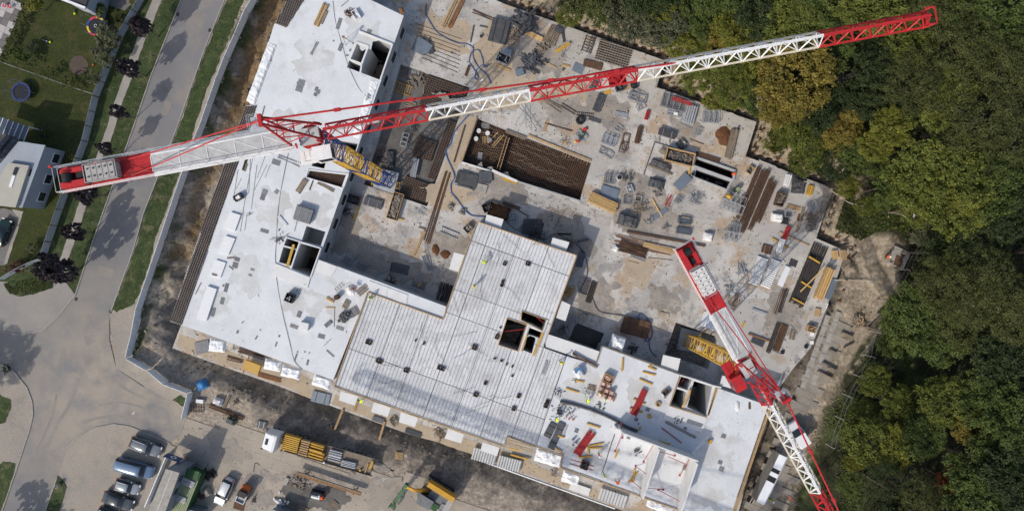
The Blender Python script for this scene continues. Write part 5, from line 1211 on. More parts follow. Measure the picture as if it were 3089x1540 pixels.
wk('worker in orange jacket working at the small machine in the yard','D1',1062,1180,0,120,'bend','hivis_orange');wk('worker with white helmet standing at the side of the lorry','D1',1092,832,0,80,'stand','trousers');wk('worker in yellow vest at the upper edge of the right block','C2',1372,1048,ZS,300,'walk','hivis','helmet_yellow')
# ---------------------------------------------------------------- generic site materials
MC={}
def cached(key,fn):
    if key not in MC: MC[key]=fn()
    return MC[key]
def piece(name,shape,dims,mat,parent,loc,rz=0.0,ry=0.0):
    """one piece whose mesh is shared with alike pieces; dims rounded so that sharing happens"""
    dims=tuple(round(v,2) for v in dims)
    def make():
        mb=MB();L,w,h=dims
        if shape == 'box': mb.box((0,0,0),dims)
        elif shape == 'tube': mb.tube([(-L/2,0,0),(L/2,0,0)],max(w/2,.01),6)
        elif shape == 'ibeam': mb.box((0,0,0),(L,w*.35,h*.9));mb.box((0,0,h*.4),(L,w,h*.2));mb.box((0,0,-h*.4),(L,w,h*.2))
        me=bpy.data.meshes.new(name);me.from_pydata(mb.v,[],mb.f);me.materials.append(MATS[mat]);return me
    o=link(name,cached((name,shape,dims,mat),make),parent);o.location=loc;o.rotation_euler=(0,ry,rz);return o
def ax(s,p0,p1,z):
    a,b=T(s,*p0,z),T(s,*p1,z);d=b - a;return (a+b)/2,d.length,math.atan2(d.y,d.x)
def bars(label,s,p0,p1,n,W,t=.1,mat='rust',z=0.0,layers=1,jit=.03,name='bar_bundle',cat='bars',pn='bar',shape='box',th=None,group=None,fan=0.0,bearers=None):
    c,L,a=ax(s,p0,p1,z);r=random.Random(label);th=th or t;o=thing(name,label,cat,(c.x,c.y,z),a,group);z0=0.0
    if bearers:
        for f in (-.33,.33): piece('bearer','box',(.1,W+.1,.09),bearers,o,(f*L,0,.045))
        z0=.09
    for l in range(layers):
        k=max(1,n - (l if layers>2 else 0))
        for i in range(k):
            y=0 if k == 1 else -W/2+t/2+(W - t)*i/(k - 1)
            piece(pn,shape,(round(L*(1 - r.uniform(0,.06)),1),t,th),mat,o,(r.uniform(-.04,.04)*L*.5,y+r.uniform(-jit,jit),z0+th*(l+.5)+.005+r.uniform(0,.004)),r.uniform(-1,1)*(jit*.35+fan))
    return o
def beam(label,s,p0,p1,z=ZS,mat='beam_yellow',w=.2,h=.2,name='formwork_beam',cat='beam',group=None):
    c,L,a=ax(s,p0,p1,z);mb=MB().box((0,0,h/2),(L,w*.4,h*.9)).box((0,0,h*.9),(L,w,h*.2)).box((0,0,h*.1+.002),(L,w,h*.2))
    o=mb.build(name,mat);o.location=(c.x,c.y,z+rng.uniform(.002,.01));o.rotation_euler=(0,0,a);return tag(o,label,cat,group)
def plank(label,s,p0,p1,w=.25,h=.06,z=0.0,mat='timber',name='plank',cat='plank',z1=None,group=None):
    a,b=T(s,*p0,z),T(s,*p1,z if z1 is None else z1);up=Vector((0,0,h/2+.006))
    mb=MB().bar(a+up,b+up,w,h);e=(b - a).normalized()*.12
    for q in (a+e,b - e): mb.bar(q+up*1.02,q+up*1.02+e*.25,w*.96,h*1.05)
    return tag(mb.build(name,mat),label,cat,group)
def pallet(label,s,p0,p1,W=.8,z=0.0,mat='timber_old',group=None):
    c,L,a=ax(s,p0,p1,z);o=thing('pallet',label,'pallet',(c.x,c.y,z),a,group)
    for i in range(3): piece('runner','box',(L,.1,.1),mat,o,(0,(i - 1)*(W - .1)/2,.06))
    for i in range(6): piece('slat','box',(.12,W,.025),mat,o,(-L/2+.06+i*(L - .12)/5,0,.125))
    return o
def boards(label,s,p0,p1,W,n=4,z=0.0,mat='board_dark',tilt=.0,name='panel_stack',cat='panels',spread=.15,th=.07,group=None,frame=None):
    c,L,a=ax(s,p0,p1,z);r=random.Random(label);o=thing(name,label,cat,(c.x,c.y,z),a,group)
    for i in range(n):
        q=piece('panel','box',(L*(1 - .03*(i % 2)),W,th),mat,o,(r.uniform(-spread,spread),r.uniform(-spread,spread),th*(i+.5)+.01+tilt*.25),r.uniform(-spread,spread)*.6,tilt*r.uniform(.2,1))
        if frame:
            for f in (-.25,.25): piece('batten','box',(.07,W*.98,.05),frame,q,(f*L,0,th/2+.025))
    return o
def lumpy(L,W,H,seed,res=.22,wr=.06,rnd=.25):
    """closed wrinkled block"""
    nx_,ny_=max(4,int(L/res)),max(4,int(W/res));mb=MB();idx={}
    for i in range(nx_+1):
        for j in range(ny_+1):
            u,v=i/nx_*2 - 1,j/ny_*2 - 1;e=max(abs(u),abs(v));x,y=u*L/2,v*W/2
            nz_=noise.fractal(Vector((x*1.6+seed,y*1.6,seed)),.9,2.1,4)
            z=H*(1 - rnd*max(0,e - .55)/.45)+nz_*wr*2
            if e>.999: z=H*(1 - rnd)*.5+nz_*wr;x *= 1.0+nz_*.06;y *= 1.0+nz_*.06
            idx[i,j]=len(mb.v);mb.v.append((x,y,max(z,.02)))
    for i in range(nx_):
        for j in range(ny_): mb.f.append((idx[i,j],idx[i+1,j],idx[i+1,j+1],idx[i,j+1]));mb.m.append(0)
    ring=[idx[i,0] for i in range(nx_+1)]+[idx[nx_,j] for j in range(1,ny_+1)]+[idx[i,ny_] for i in range(nx_ - 1,-1,-1)]+[idx[0,j] for j in range(ny_ - 1,0,-1)]
    low=[]
    for k in ring: v=mb.v[k];low.append(len(mb.v));mb.v.append((v[0]*1.02,v[1]*1.02,0))
    for k in range(len(ring)): k2=(k+1) % len(ring);mb.f.append((ring[k2],ring[k],low[k],low[k2]));mb.m.append(0)
    return mb
def wrap(label,s,p0,p1,W,H=.6,z=0.0,mat='foil_white',name='wrapped_package',cat='package',wr=.06,rnd=.25,strap=None,group=None,smooth=False):
    c,L,a=ax(s,p0,p1,z);o=thing(name,label,cat,(c.x,c.y,z),a,group)
    lumpy(L,W,H,hash(label) % 97+.3,.2,wr,rnd).build('cover',mat,o,smooth)
    if strap:
        for f in (-.22,.22): MB().box((f*L,0,H*.53),(.06,W*1.03,H*1.06)).build('strap',strap,o)
    return o
import zlib
def hash(s_): return zlib.crc32(s_.encode())
def tub(label,s,p0,p1,W,H=.8,z=0.0,mat='timber_old',fill='rubble',name='open_skip',cat='skip',fillh=.6,lumps=10,t=.06,junk=None):
    c,L,a=ax(s,p0,p1,z);r=random.Random(label);o=thing(name,label,cat,(c.x,c.y,z),a)
    for dx,dy,sx,sy in ((0,W/2,L,t),(0,-W/2,L,t),(L/2,0,t,W - t),(-L/2,0,t,W - t)): MB().box((dx,dy,H/2),(sx+(t if sx>sy else 0),sy,H)).build('side_wall',mat,o)
    MB().box((0,0,.05),(L,W,.08)).build('base',mat,o)
    q=lumpy(L - .1,W - .1,H*fillh,hash(label) % 50,.25,.12,.1).build('contents',fill,o)
    for i in range(lumps):
        l=r.uniform(.25,.8);piece('scrap','box',(round(l,1),.1,.06),junk or fill,q,(r.uniform(-.42,.42)*L,r.uniform(-.38,.38)*W,H*fillh+.12),r.uniform(0,6),r.uniform(-.4,.4))
    return o
def stillage(label,s,p0,p1,W,H=.9,z=0.0,mat='galvanised',bays=3,fill=None,group=None,name='scaffold_stillage',cat='stillage'):
    """lattice storage frames standing side by side"""
    c,L,a=ax(s,p0,p1,z);o=thing(name,label,cat,(c.x,c.y,z),a,group);l=L/bays
    for b in range(bays):
        x0=-L/2+b*l;mb=MB()
        for x in (x0+.05,x0+l - .05):
            for y in (-W/2,W/2): mb.bar((x,y,0),(x,y,H),.06)
            for zz in (.12,H*.55,H - .03): mb.bar((x,-W/2,zz),(x,W/2,zz),.05)
        for y in (-W/2,W/2):
            for zz in (.12,H*.55,H - .03): mb.bar((x0+.05,y,zz),(x0+l - .05,y,zz),.05)
        mb.build('frame',mat,o)
        if fill:
            for k in range(5): piece('tube','tube',(W*.95,.09,.09),fill,o,(x0+l*(.18+.16*k),0,.2+.03*(k % 2)),1.57)
    return o
def ladder(label,s,p0,p1,W=.45,z=0.0,mat='galvanised',name='ladder',cat='ladder',rungs=None,th=.08):
    c,L,a=ax(s,p0,p1,z);o=thing(name,label,cat,(c.x,c.y,z),a)
    for y in (-W/2,W/2): piece('rail','box',(L,.06,th),mat,o,(0,y,th/2+.01))
    n=rungs or max(3,int(L/.32))
    for k in range(n): piece('rung','box',(.05,W - .06,.04),mat,o,(-L/2+L*(k+.5)/n,0,th/2+.01))
    return o
def stair(label,s,p0,p1,W,z=0.0,n=11,mat='stair_concrete',group=None,rise=.11):
    """precast stair flight lying on its back: ribs across"""
    c,L,a=ax(s,p0,p1,z);o=thing('stair_flight',label,'stairs',(c.x,c.y,z),a,group);MB().box((0,0,.1),(L,W,.18)).build('waist_slab',mat,o);st=L/n
    for k in range(n): x=-L/2+st*k;MB().add([(x,-W/2,.19),(x+st*.5,-W/2,.19+rise*2),(x+st,-W/2,.19),(x,W/2,.19),(x+st*.5,W/2,.19+rise*2),(x+st,W/2,.19)],[(0,2,1),(3,4,5),(0,1,4,3),(1,2,5,4)]).build('step',mat,o)
    return o
def cage(label,s,p0,p1,W=.7,H=.6,z=0.0,n=8,mat='rust',hoops=.35):
    c,L,a=ax(s,p0,p1,z);o=thing('rebar_cage',label,'rebar cage',(c.x,c.y,z),a)
    for i in range(n): 
        y=-W/2+W*i/(n - 1)
        for zz in (.05,H): piece('bar','box',(L,.06,.06),mat,o,(rng.uniform(-.15,.15),y,zz))
    mb=MB();k=int(L/hoops)
    for i in range(k):
        x=-L/2+L*(i+.5)/k
        for q0,q1 in (((-W/2,.03),(W/2,.03)),((W/2,.03),(W/2,H)),((W/2,H),(-W/2,H)),((-W/2,H),(-W/2,.03))): mb.bar((x,q0[0],q0[1]),(x,q1[0],q1[1]),.04)
    mb.build('stirrups',mat,o)['kind']='stuff';return o
def hose(label,s,pts,r=.06,mat='hose_blue',z=.06,name='hose',cat='hose',sub=5):
    P_=[T(s,*p,z) for p in pts];out=[]
    for i in range(len(P_) - 1):
        p0,p1,p2,p3=P_[max(i - 1,0)],P_[i],P_[i+1],P_[min(i+2,len(P_) - 1)]
        for k in range(sub): t=k/sub;out.append(.5*((2*p1)+(p2 - p0)*t+(2*p0 - 5*p1+4*p2 - p3)*t*t+(3*p1 - p0 - 3*p2+p3)*t ** 3))
    out.append(P_[-1]);out=[Vector((p.x,p.y,z+.03*math.sin(k*.9))) for k,p in enumerate(out)]
    return tag(MB().tube(out,r,6).build(name,mat,None,True),label,cat)
def heap(label,s,c,rx,ry,h,mat,z=0.0,name='heap',cat='pile',rz=0.0):
    c=T(s,*c,z);mb=MB();n,m_=18,6;sd_=hash(label) % 77
    for j in range(m_):
        for k in range(n):
            a=2*math.pi*k/n;f=1 - j/(m_ - .4);w=1+.35*noise.fractal(Vector((math.cos(a)*1.2+sd_,math.sin(a)*1.2,j*.4)),1,2,3)
            mb.v.append((rx*f*w*math.cos(a),ry*f*w*math.sin(a),h*(1 - f ** 1.6)+(.0 if j == 0 else .08*noise.noise(Vector((a*3,j,sd_))))))
    for j in range(m_ - 1):
        for k in range(n): k2=(k+1) % n;mb.f.append((j*n+k,j*n+k2,(j+1)*n+k2,(j+1)*n+k));mb.m.append(0)
    mb.f.append(tuple((m_ - 1)*n+k for k in range(n)));mb.m.append(0)
    o=mb.build(name,mat,None,False);o.location=(c.x,c.y,z+.005);o.rotation_euler=(0,0,rz);return tag(o,label,cat)
def drum(label,s,c,r,h,z=0.0,mat='steel_dark',top=None,name='barrel',cat='barrel',ringed=True):
    c=T(s,*c,z+h);o=thing(name,label,cat,(c.x,c.y,z));MB().tube([(0,0,0),(0,0,h)],r,16).build('body',mat,o,False)
    if ringed:
        for f in (.33,.66): MB().tube([(0,0,h*f - .02),(0,0,h*f+.02)],r*1.04,16).build('hoop',mat,o)
    MB().tube([(0,0,h),(0,0,h+.02)],r*.86,16).build('lid',top or mat,o);return o
def ring(label,s,c,R,r,z=0.0,mat='black_rubber',name='cable_reel',cat='reel'):
    c=T(s,*c,z);o=thing(name,label,cat,(c.x,c.y,z))
    for k,(R_,zz) in enumerate(((R,r),(R*.96,r*2.4))): MB().tube([(R_*math.cos(2*math.pi*i/20),R_*math.sin(2*math.pi*i/20),zz) for i in range(21)],r,6).build('coil',mat,o,True)
    MB().tube([(0,0,.02),(0,0,r*3)],R*.3,12).build('hub','steel_dark',o);return o
def frames(label,s,p0,p1,W,n=4,z=0.0,mat='steel',name='frame_stack',cat='frames',splay=.25):
    """tubular trestle frames lying on one another"""
    c,L,a=ax(s,p0,p1,z);r=random.Random(label);o=thing(name,label,cat,(c.x,c.y,z),a)
    for i in range(n):
        mb=MB();w=W*r.uniform(.85,1);l=L*r.uniform(.8,1)
        for y in (-w/2,w/2): mb.bar((-l/2,y,0),(l/2,y,0),.06)
        for x in (-l/2,0,l/2): mb.bar((x,-w/2,0),(x,w/2,0),.05)
        mb.bar((-l/2,-w/2,0),(0,w/2,0),.045);f=mb.build('frame',mat,o);f.location=(r.uniform(-.2,.2),r.uniform(-.2,.2),.05+.07*i);f.rotation_euler=(0,r.uniform(-.05,.05),r.uniform(-splay,splay))
    return o
def clutter(label,s,c,rad,n,mat,z=0.0,name='scrap_heap',cat='scrap',L=.8,t=.07,shape='tube'):
    c=T(s,*c,z);r=random.Random(label);o=thing(name,label,cat,(c.x,c.y,z))
    for i in range(n): piece('piece',shape,(round(r.uniform(.4,1)*L,1),t,t),mat,o,(r.gauss(0,rad*.45),r.gauss(0,rad*.45),.05+.05*(i % 6)+.004*i),r.uniform(0,3.14),r.uniform(-.25,.25))
    return o

# ---------------------------------------------------------------- street-side wing
Z4=ZS+.01
bars('bundle of yellow timber planks near the top of the white wing','A1',(1005,240),(1098,40),6,.75,.13,'timber',Z4,2,.06,'plank_bundle','planks','plank',fan=.05)
bars('dark boards beside the yellow planks near the top of the white wing','A1',(1050,222),(1100,105),3,.4,.16,'timber_old',Z4,1,.03,'board_bundle','boards','board')
bars('three grey bars fanned out on the upper white wing','A1',(958,498),(1020,385),4,.35,.08,'steel',Z4,1,.04,fan=.12)
clutter('brown tool pile beside the white open box on the upper wing','A1',(1300,110),.7,22,'rust',Z4,'tool_pile','tools',.9,.09);plank('long pole leaning over the tool pile on the upper wing','A1',(1235,60),(1305,0),.08,.06,Z4,'timber_old','pole','pole')
tub('small white open box tilted on the upper wing','A1',(1350,105),(1395,175),.75,.5,Z4,'foil_white','insulation','open_box','box',.3,0)
c=T('A1',1272,358,ZS+1.2);o=thing('tripod','brown tripod stand casting a long shadow on the upper wing','tripod',(c.x,c.y,ZS))
for k in range(3): MB().bar((.5*math.cos(k*2.1),.5*math.sin(k*2.1),0),(.05*math.cos(k*2.1),.05*math.sin(k*2.1),2.3),.06).build('leg','timber_old',o)
MB().box((0,0,2.4),(.3,.25,.3)).build('head','rust_orange',o)
o=wrap('rusty timber block on the upper right corner of the wing','A1',(1770,68),(1795,130),.6,.35,Z4,'rust_orange','timber_block','block',.03)
wrap('long white foil parapet on the street edge of the wing','A1',(618,395),(420,925),1.35,.45,ZS - .35,'foil_white','wrapped_parapet','parapet',.05,.3);wrap('white foil parapet on the courtyard edge under the jib','A1',(1548,728),(1365,1262),1.35,.45,ZS - .3,'foil_white','wrapped_parapet','parapet',.05,.3)
clutter('dark litter on the white foil parapet under the jib','A1',(1475,885),.45,10,'cover_grey',ZS+.2,'litter','litter',.5,.06,'box')
plank('thin grey board on the wing beside the jib root','A1',(540,960),(512,1068),.12,.05,Z4,'timber_old')
ORD=('first','second','third','fourth','fifth','sixth','seventh','eighth','ninth','tenth')
for k,(p0,p1) in enumerate(sorted((((415,260),(395,640)),((470,380),(420,780)),((440,270),(340,820)),((560,380),(440,620)),((330,500),(280,600)),((545,300),(470,500)),((380,820),(360,970)),((300,420),(255,700)),((590,380),(545,490)),((350,800),(320,980))))):
    plank(ORD[k]+' from the left of the thin bars loose on the wing below the counter-jib','B1',p0,p1,.05,.04,Z4,'rebar_grey','reinforcing_bar','bar',group='loose bars on the wing below the counter-jib')
bars('dark steel angles lying under the white counter-jib on the wing','B1',(345,430),(395,270),3,.3,.09,'rebar_dark',Z4);bars('pair of brown boards beside the dark angles on the wing','B1',(358,440),(383,370),2,.22,.09,'timber_old',Z4,name='board_bundle',cat='boards',pn='board')
bars('grey plank bundle left of the rebar cell','B1',(838,625),(918,515),6,.7,.12,'timber_old',Z4,2,.05,'plank_bundle','planks','plank',fan=.06);plank('single brown plank left of the rebar cell','B1',(948,605),(982,515),.14,.06,Z4,'rust')
bars('brown laths below the rebar cell of the wing','B1',(1020,538),(1170,612),4,.35,.1,'timber_old',Z4,1,.06,'lath_bundle','laths','lath',fan=.06);bars('thin bars scattered left of the small lift shaft','B1',(660,300),(870,385),4,.5,.06,'rebar_grey',Z4,1,.1,fan=.08)
tub('small dark crate with a white sack on the wing','B1',(280,690),(345,655),.75,.6,Z4,'black','bag_white','crate','crate',1.0,0)
boards('stack of dark mesh panels casting a shadow in the middle of the wing','B1',(830,800),(975,850),2.0,6,Z4,'cover_grey',.02,'panel_stack','panels',.12,.13,None,'steel');plank('thin pole beside the dark panel stack on the wing','B1',(835,880),(810,980),.07,.06,Z4,'rebar_grey','pole','pole')
bars('white plastic pipes lying on the wing','B1',(668,838),(745,930),3,.42,.14,'paint_white',Z4,1,.01,'pipe_bundle','pipes','pipe','tube')
clutter('brown rubble specks below the insulation blocks','B1',(405,828),.3,6,'rust',Z4,'litter','litter',.3,.05,'box');clutter('grey offcuts beside the wing stair core','B1',(675,1060),.9,14,'steel_dark',Z4,'offcuts','scrap',.7,.09,'box')
c,L,a=ax('C1',(806,-15),(748,182),ZS+.25);o=MB().box((0,0,.1),(L,.3,.2)).box((0,0,.21),(L,.36,.04)).build('formwork_beam','beam_yellow');o.location=(c.x,c.y,ZS+.16);o.rotation_euler=(0,0,a);tag(o,'yellow beam lying across the wing stair openings','beam')
plank('brown plank beside the grey covers at the street edge','C1',(202,108),(265,104),.22,.06,Z4,'timber_old');plank('short brown batten by the street edge of the wing','C1',(218,178),(258,215),.1,.06,Z4,'timber_old');bars('small brown sticks on the insulation block by the street','C1',(62,252),(110,266),3,.2,.06,'timber_old',ZS+.24,name='stick_bundle',cat='sticks',pn='stick')
plank('batten on the lowest insulation block','C0',(1820,330),(1768,435),.1,.06,Z4,'timber_old')
tub('dark square tub with a long shadow on the wing','C1',(748,452),(812,478),1.1,.9,Z4,'black','board_dark','tub','tub',.6,6,junk='steel')
clutter('wire scraps around the dark tub on the wing','C1',(860,410),.9,12,'rebar_dark',Z4,'wire_scraps','scrap',.8,.03)
boards('stack of pale sheets casting a long shadow on the lower wing','C1',(868,712),(950,728),.95,9,Z4,'bag_white',.0,'sheet_stack','sheets',.06,.09)
boards('two grey lids leaning together on the lower wing','C1',(1085,725),(1140,680),.5,2,Z4,'cover_grey',.1,'lid_pair','lids',.08);plank('thin lath on the lower wing near the timber edge','C1',(1075,902),(1145,835),.07,.04,Z4,'timber_old','lath')
heap('white bulk bag heaped with red bricks on the wing','C1',(1325,400),.75,.7,.7,'bag_white',Z4,'brick_bag','bag');clutter('red bricks on top of the white bulk bag','C1',(1338,385),.4,14,'brick_red',ZS+.6,'bricks','bricks',.26,.12,'box')
ladder('grey ladder frame lying beside the brick bag','C1',(1175,405),(1250,335),.55,Z4,'galvanised');pallet('empty pallet right of the brick bag','C1',(1385,430),(1465,365),1.0,Z4);pallet('empty pallet above the grey block heap','C1',(1262,560),(1300,490),.8,Z4)
drum('rusty brown drum beside the yellow planks on the wing','C1',(1188,462),.36,.8,Z4,'rust');bars('two yellow planks touching the rusty drum','C1',(1100,465),(1170,505),2,.3,.14,'timber_bright',Z4,name='plank_pair',cat='planks',pn='plank');plank('yellow plank below the rusty drum','C1',(1095,552),(1178,556),.15,.08,Z4,'timber_bright');plank('thin pole dropping from the yellow plank','C1',(1175,556),(1170,730),.05,.05,Z4,'timber_old','pole','pole')
clutter('heap of grey stone blocks by the timber edge of the wing','C1',(1262,640),.75,40,'steel_dark',Z4,'block_heap','blocks',.5,.26,'box');boards('grey mesh sheet lying beside the stone block heap','C1',(1310,615),(1390,570),1.3,1,Z4,'cover_grey',.0,'mesh_sheet','sheet',.02,.05,None,'timber_old')
hose('thin dark cable trailing down the whole white wing','C1',[(755,-840),(690,-520),(660,-300),(648,-100),(640,200),(690,540),(770,880),(812,1040),(880,1112)],.03,'cable',ZS+.04,'cable','cable',4);hose('thin cable running down from the top of the wing','A1',[(1158,10),(1180,190),(1240,400),(1290,570),(1360,740),(1420,835)],.025,'cable',ZS+.04,'cable','cable',4)
# packages and ledges on the south side of the wing
for s,p0,p1,W,lab in (('C1',(48,888),(190,905),1.75,'leftmost white foil package on the south ledge'),('C1',(545,1060),(690,1090),1.45,'white foil package right of the yellow panel'),('C1',(700,1120),(865,1160),1.5,'white foil package third from the left on the south ledge'),('D1',(985,90),(1140,140),1.55,'white foil package beside the reinforcement corner')):
    wrap(lab,s,p0,p1,W,.5,ZS - .75,'foil_white','balcony_package','package',.08,.2)
boards('yellow formwork panel on the south ledge','C1',(365,1060),(508,1115),1.35,2,0.9,'panel_yellow',0,'yellow_formwork','panel',.02,.3)
bars('rusty bars left of the yellow panel on the south ledge','C1',(200,1000),(345,1045),5,.5,.07,'rust',.02,1,.08,fan=.08);bars('rusty bars behind the yellow panel on the south ledge','C1',(300,935),(540,1005),5,.7,.08,'rust',.02,1,.08,fan=.03);bars('rusty bars right of the yellow panel on the south ledge','C1',(480,1155),(690,1215),6,.6,.08,'rust_orange',.02,1,.05)
boards('grey mesh panel at the south west corner of the deck','C0',(1770,925),(1900,900),1.7,2,.02,'cover_grey',0,'mesh_sheet','panel',.04);boards('dark glazed panels below the last foil package','D1',(970,240),(1130,275),1.5,3,.02,'slate_blue',.03,'panel_stack','panels',.08,.07,None,'steel_dark')
clutter('twisted wires on the left south ledge','C1',(260,925),.6,9,'rust',.02,'wire_scraps','scrap',.8,.04)

# ---------------------------------------------------------------- south ledge of the middle and right blocks
for s,p0,p1,W,lab in (('D2',(570,755),(780,815),1.75,'ribbed concrete stair flight under the last balcony plate'),('D2',(800,825),(1005,880),1.7,'ribbed concrete stair flight right of the balcony plates'),('D2',(1715,1120),(1960,1200),1.7,'ribbed concrete stair flight below the right block')): stair(lab,s,p0,p1,W,.3,9)
beam('yellow beam beside the ribbed stair on the south ledge','D2',(912,770),(1085,818),.2);beam('yellow beam inside the slab corner on the south ledge','D2',(890,708),(1000,738),1.2)
wrap('large white foil package at the step of the right block','D2',(1140,765),(1370,830),1.9,.6,ZS - 1.2,'foil_white','balcony_package','package',.08,.2);wrap('small white foil package below the step of the right block','D2',(1380,960),(1535,1000),1.6,.6,ZS - 1.4,'foil_white','balcony_package','package',.1,.3);wrap('white foil package on the lower rim of the right block','D3',(300,1190),(520,1290),1.4,.5,ZS - .8,'foil_white','balcony_package','package',.1,.3)
boards('pale concrete plate below the small foil package','D2',(1450,1050),(1625,1110),1.1,1,.1,'plate_concrete',0,'concrete_plate','plate',.0,.25)
clutter('brown scrap wood by the fourth balcony plate','D2',(275,580),.8,26,'timber_old',.02,'scrap_heap','scrap',1.1,.08,'box');frames('steel trestles between the south balcony plates','D1',(1690,440),(1740,500),1.0,3,.02,'steel_dark','trestles','trestles');boards('dark plate under the second balcony plate','D1',(1525,440),(1630,470),.7,2,.02,'steel_dark',0,'steel_plates','plates');bars('steel bars at the rim left of the third balcony plate','D1',(1815,550),(1960,600),6,.7,.09,'steel_dark',.02,2)
beam('long timber beam bridging the trench behind the lorry','D1',(1252,362),(1178,545),.05,'timber',.3,.22,'bridge_beam');beam('short timber beam bridging the trench right of the lorry','D1',(1628,472),(1580,640),.05,'timber',.3,.22,'bridge_beam');bars('pale planks beside the worker on the south ledge','D1',(1385,280),(1345,385),2,.35,.14,'timber',.02,name='plank_pair',cat='planks',pn='plank');plank('timber post lying on the south ledge below the yellow panel','C1',(395,1000),(340,1150),.15,.12,.02)
clutter('sticks and ties below the white foil at the step','D2',(1300,940),.6,12,'timber_old',.02,'scrap_heap','scrap',1.0,.06)
bars('long timber beams along the inner corner of the middle slab','D2',(880,655),(1120,725),3,.8,.12,'timber',2.6,1,.1,'timber_beams','beams','timber_beam')

# ---------------------------------------------------------------- clutter on the right block
for s,p0,p1,lab in (('D2',(1490,100),(1575,116),'yellow beam above the white sacks on the right block'),('D2',(1410,172),(1530,212),'yellow beam below the white sacks on the right block'),('D2',(1602,490),(1722,528),'yellow beam at the head of the left red props'),('D2',(1618,694),(1752,668),'upper yellow beam right of the left red props'),('D2',(1615,712),(1742,708),'middle yellow beam right of the left red props'),('D2',(1612,700),(1616,770),'upright yellow beam at the foot of the left red props'),
                       ('D2',(1528,796),(1645,786),'lowest yellow beam below the left red props'),('D2',(1340,600),(1400,618),'short yellow beam beside the dark rebar mats'),('D2',(1310,705),(1378,745),'bent yellow beam below the dark rebar mats'),('C3',(72,1010),(64,1130),'upright yellow beam near the top of the right block'),('C3',(250,1135),(368,1165),'upper of two parallel yellow beams on the right block'),
                       ('C3',(222,1198),(338,1248),'lower of two parallel yellow beams on the right block'),('C3',(302,1088),(375,1118),'yellow angle beam at the top rim of the right block'),('C3',(318,1092),(350,1066),'short yellow beam making an angle at the top rim'),('D3',(168,268),(275,315),'yellow beam under the upper end of the right red props'),('D3',(136,348),(250,392),'yellow beam under the lower end of the right red props'),
                       ('D3',(180,898),(166,1015),'upright of the two crossed yellow beams'),('D3',(208,928),(125,1025),'slanting one of the two crossed yellow beams'),('D3',(32,730),(2,800),'yellow beam at the chain on the right block'),('D3',(395,652),(500,680),'yellow beam lying in the shade behind the long wall'),('D3',(234,520),(220,550),'short yellow beam at the end of the black trough')): beam(lab,s,p0,p1,Z4)
bars('left bundle of dark red steel props','D2',(1655,565),(1505,765),11,1.15,.11,'prop_red',Z4,2,.05,'prop_bundle','props','prop','tube',fan=.05,bearers='timber');bars('right bundle of dark red steel props on yellow beams','D3',(275,185),(165,415),10,.9,.11,'prop_red',ZS+.22,2,.04,'prop_bundle','props','prop','tube',fan=.03)
hose('long black bent trough lying across the right block','D2',[(1360,295),(1480,320),(1640,370),(1780,425),(1870,470),(1960,520),(2060,560)],.2,'board_dark',ZS+.2,'cable_trough','trough',4)
boards('left dark rebar mat stack on the right block','D2',(1305,485),(1240,610),.95,3,Z4,'steel_dark',0,'rebar_mats','mats',.06,.06,None,'rebar_dark');boards('long dark rebar mat stack right of the shorter one','D2',(1378,485),(1275,720),.9,3,Z4,'steel_dark',0,'rebar_mats','mats',.08,.06,None,'rebar_dark');bars('loose thin bars beside the long rebar mats','D2',(1415,500),(1375,620),5,.6,.05,'rebar_grey',Z4,1,.04)
o=wrap('white sack with a blue top on the right block','D2',(1510,-10),(1555,70),1.1,.9,Z4,'bag_white','bulk_bag','bag',.06,.3);MB().box((-.42,0,.8),(.5,1.0,.18)).build('blue_lid','tarp_blue',o)
clutter('white paper sacks beside the upper yellow beam','D2',(1480,108),.35,6,'bag_white',Z4,'paper_sacks','sacks',.45,.16,'box');tub('timber crate above the wrapped bricks','D2',(1755,62),(1830,95),1.0,.8,Z4,'timber','brick_wrap','crate','crate',.9,0)
pallet('dark pallet left of the wrapped bricks','D2',(1612,160),(1680,175),.75,Z4,'timber_old')
o=thing('brick_stack','big stack of bricks wrapped in pink film on the right block','bricks',tuple(T('D2',1778,190,Z4)));o.rotation_euler=(0,0,UA)
for i in range(3):
    for j in range(3):
        if (i,j) != (2,2): lumpy(.68,.72,.75+.12*((i+j) % 2),i*3+j,.2,.035,.2).build('wrapped_pack','brick_wrap',o).location=((i - 1)*.74,(j - 1)*.78,0)
clutter('loose orange bricks beside the wrapped brick stack','D2',(1835,250),.5,16,'brick_red',Z4,'bricks','bricks',.26,.12,'box')
for k,(x,y) in enumerate(((1475,655),(1500,680),(1480,705))): drum(('top','right','bottom')[k]+' one of three small grey gas bottles by the left red props','D2',(x,y),.17,.7,Z4,'galvanised',None,'gas_bottle','bottle',False)
tub('dark crate below the left red props','D2',(1550,850),(1610,870),1.0,.7,Z4,'rust','board_dark','crate','crate',.7,6);bars('thin red bars lying beside the dark crate','D2',(1450,832),(1665,900),2,.5,.06,'prop_red',Z4,1,.1,fan=.05)
hose('black chain lying across the right block','D2',[(1854,590),(1810,720),(1770,850),(1735,945)],.05,'black',ZS+.05,'chain','chain',3)
clutter('scattered tools near the joint of the two slabs','D2',(1390,360),1.6,40,'steel_dark',Z4,'scattered_tools','tools',.4,.09,'box');clutter('coloured offcuts near the left lime worker','D2',(1450,425),.9,12,'brick_red',Z4,'offcuts','scrap',.35,.1,'box');clutter('thin green bars beside the dark pallet','D2',(1590,215),.8,8,'green_paint',Z4,'thin_bars','bars',1.3,.04)
ring('black coil near the joint of the two slabs','D2',(1355,388),.3,.06,Z4);clutter('dark offcuts right of the black coil','D2',(1720,345),.9,10,'steel_dark',Z4,'offcuts','scrap',.45,.12,'box')
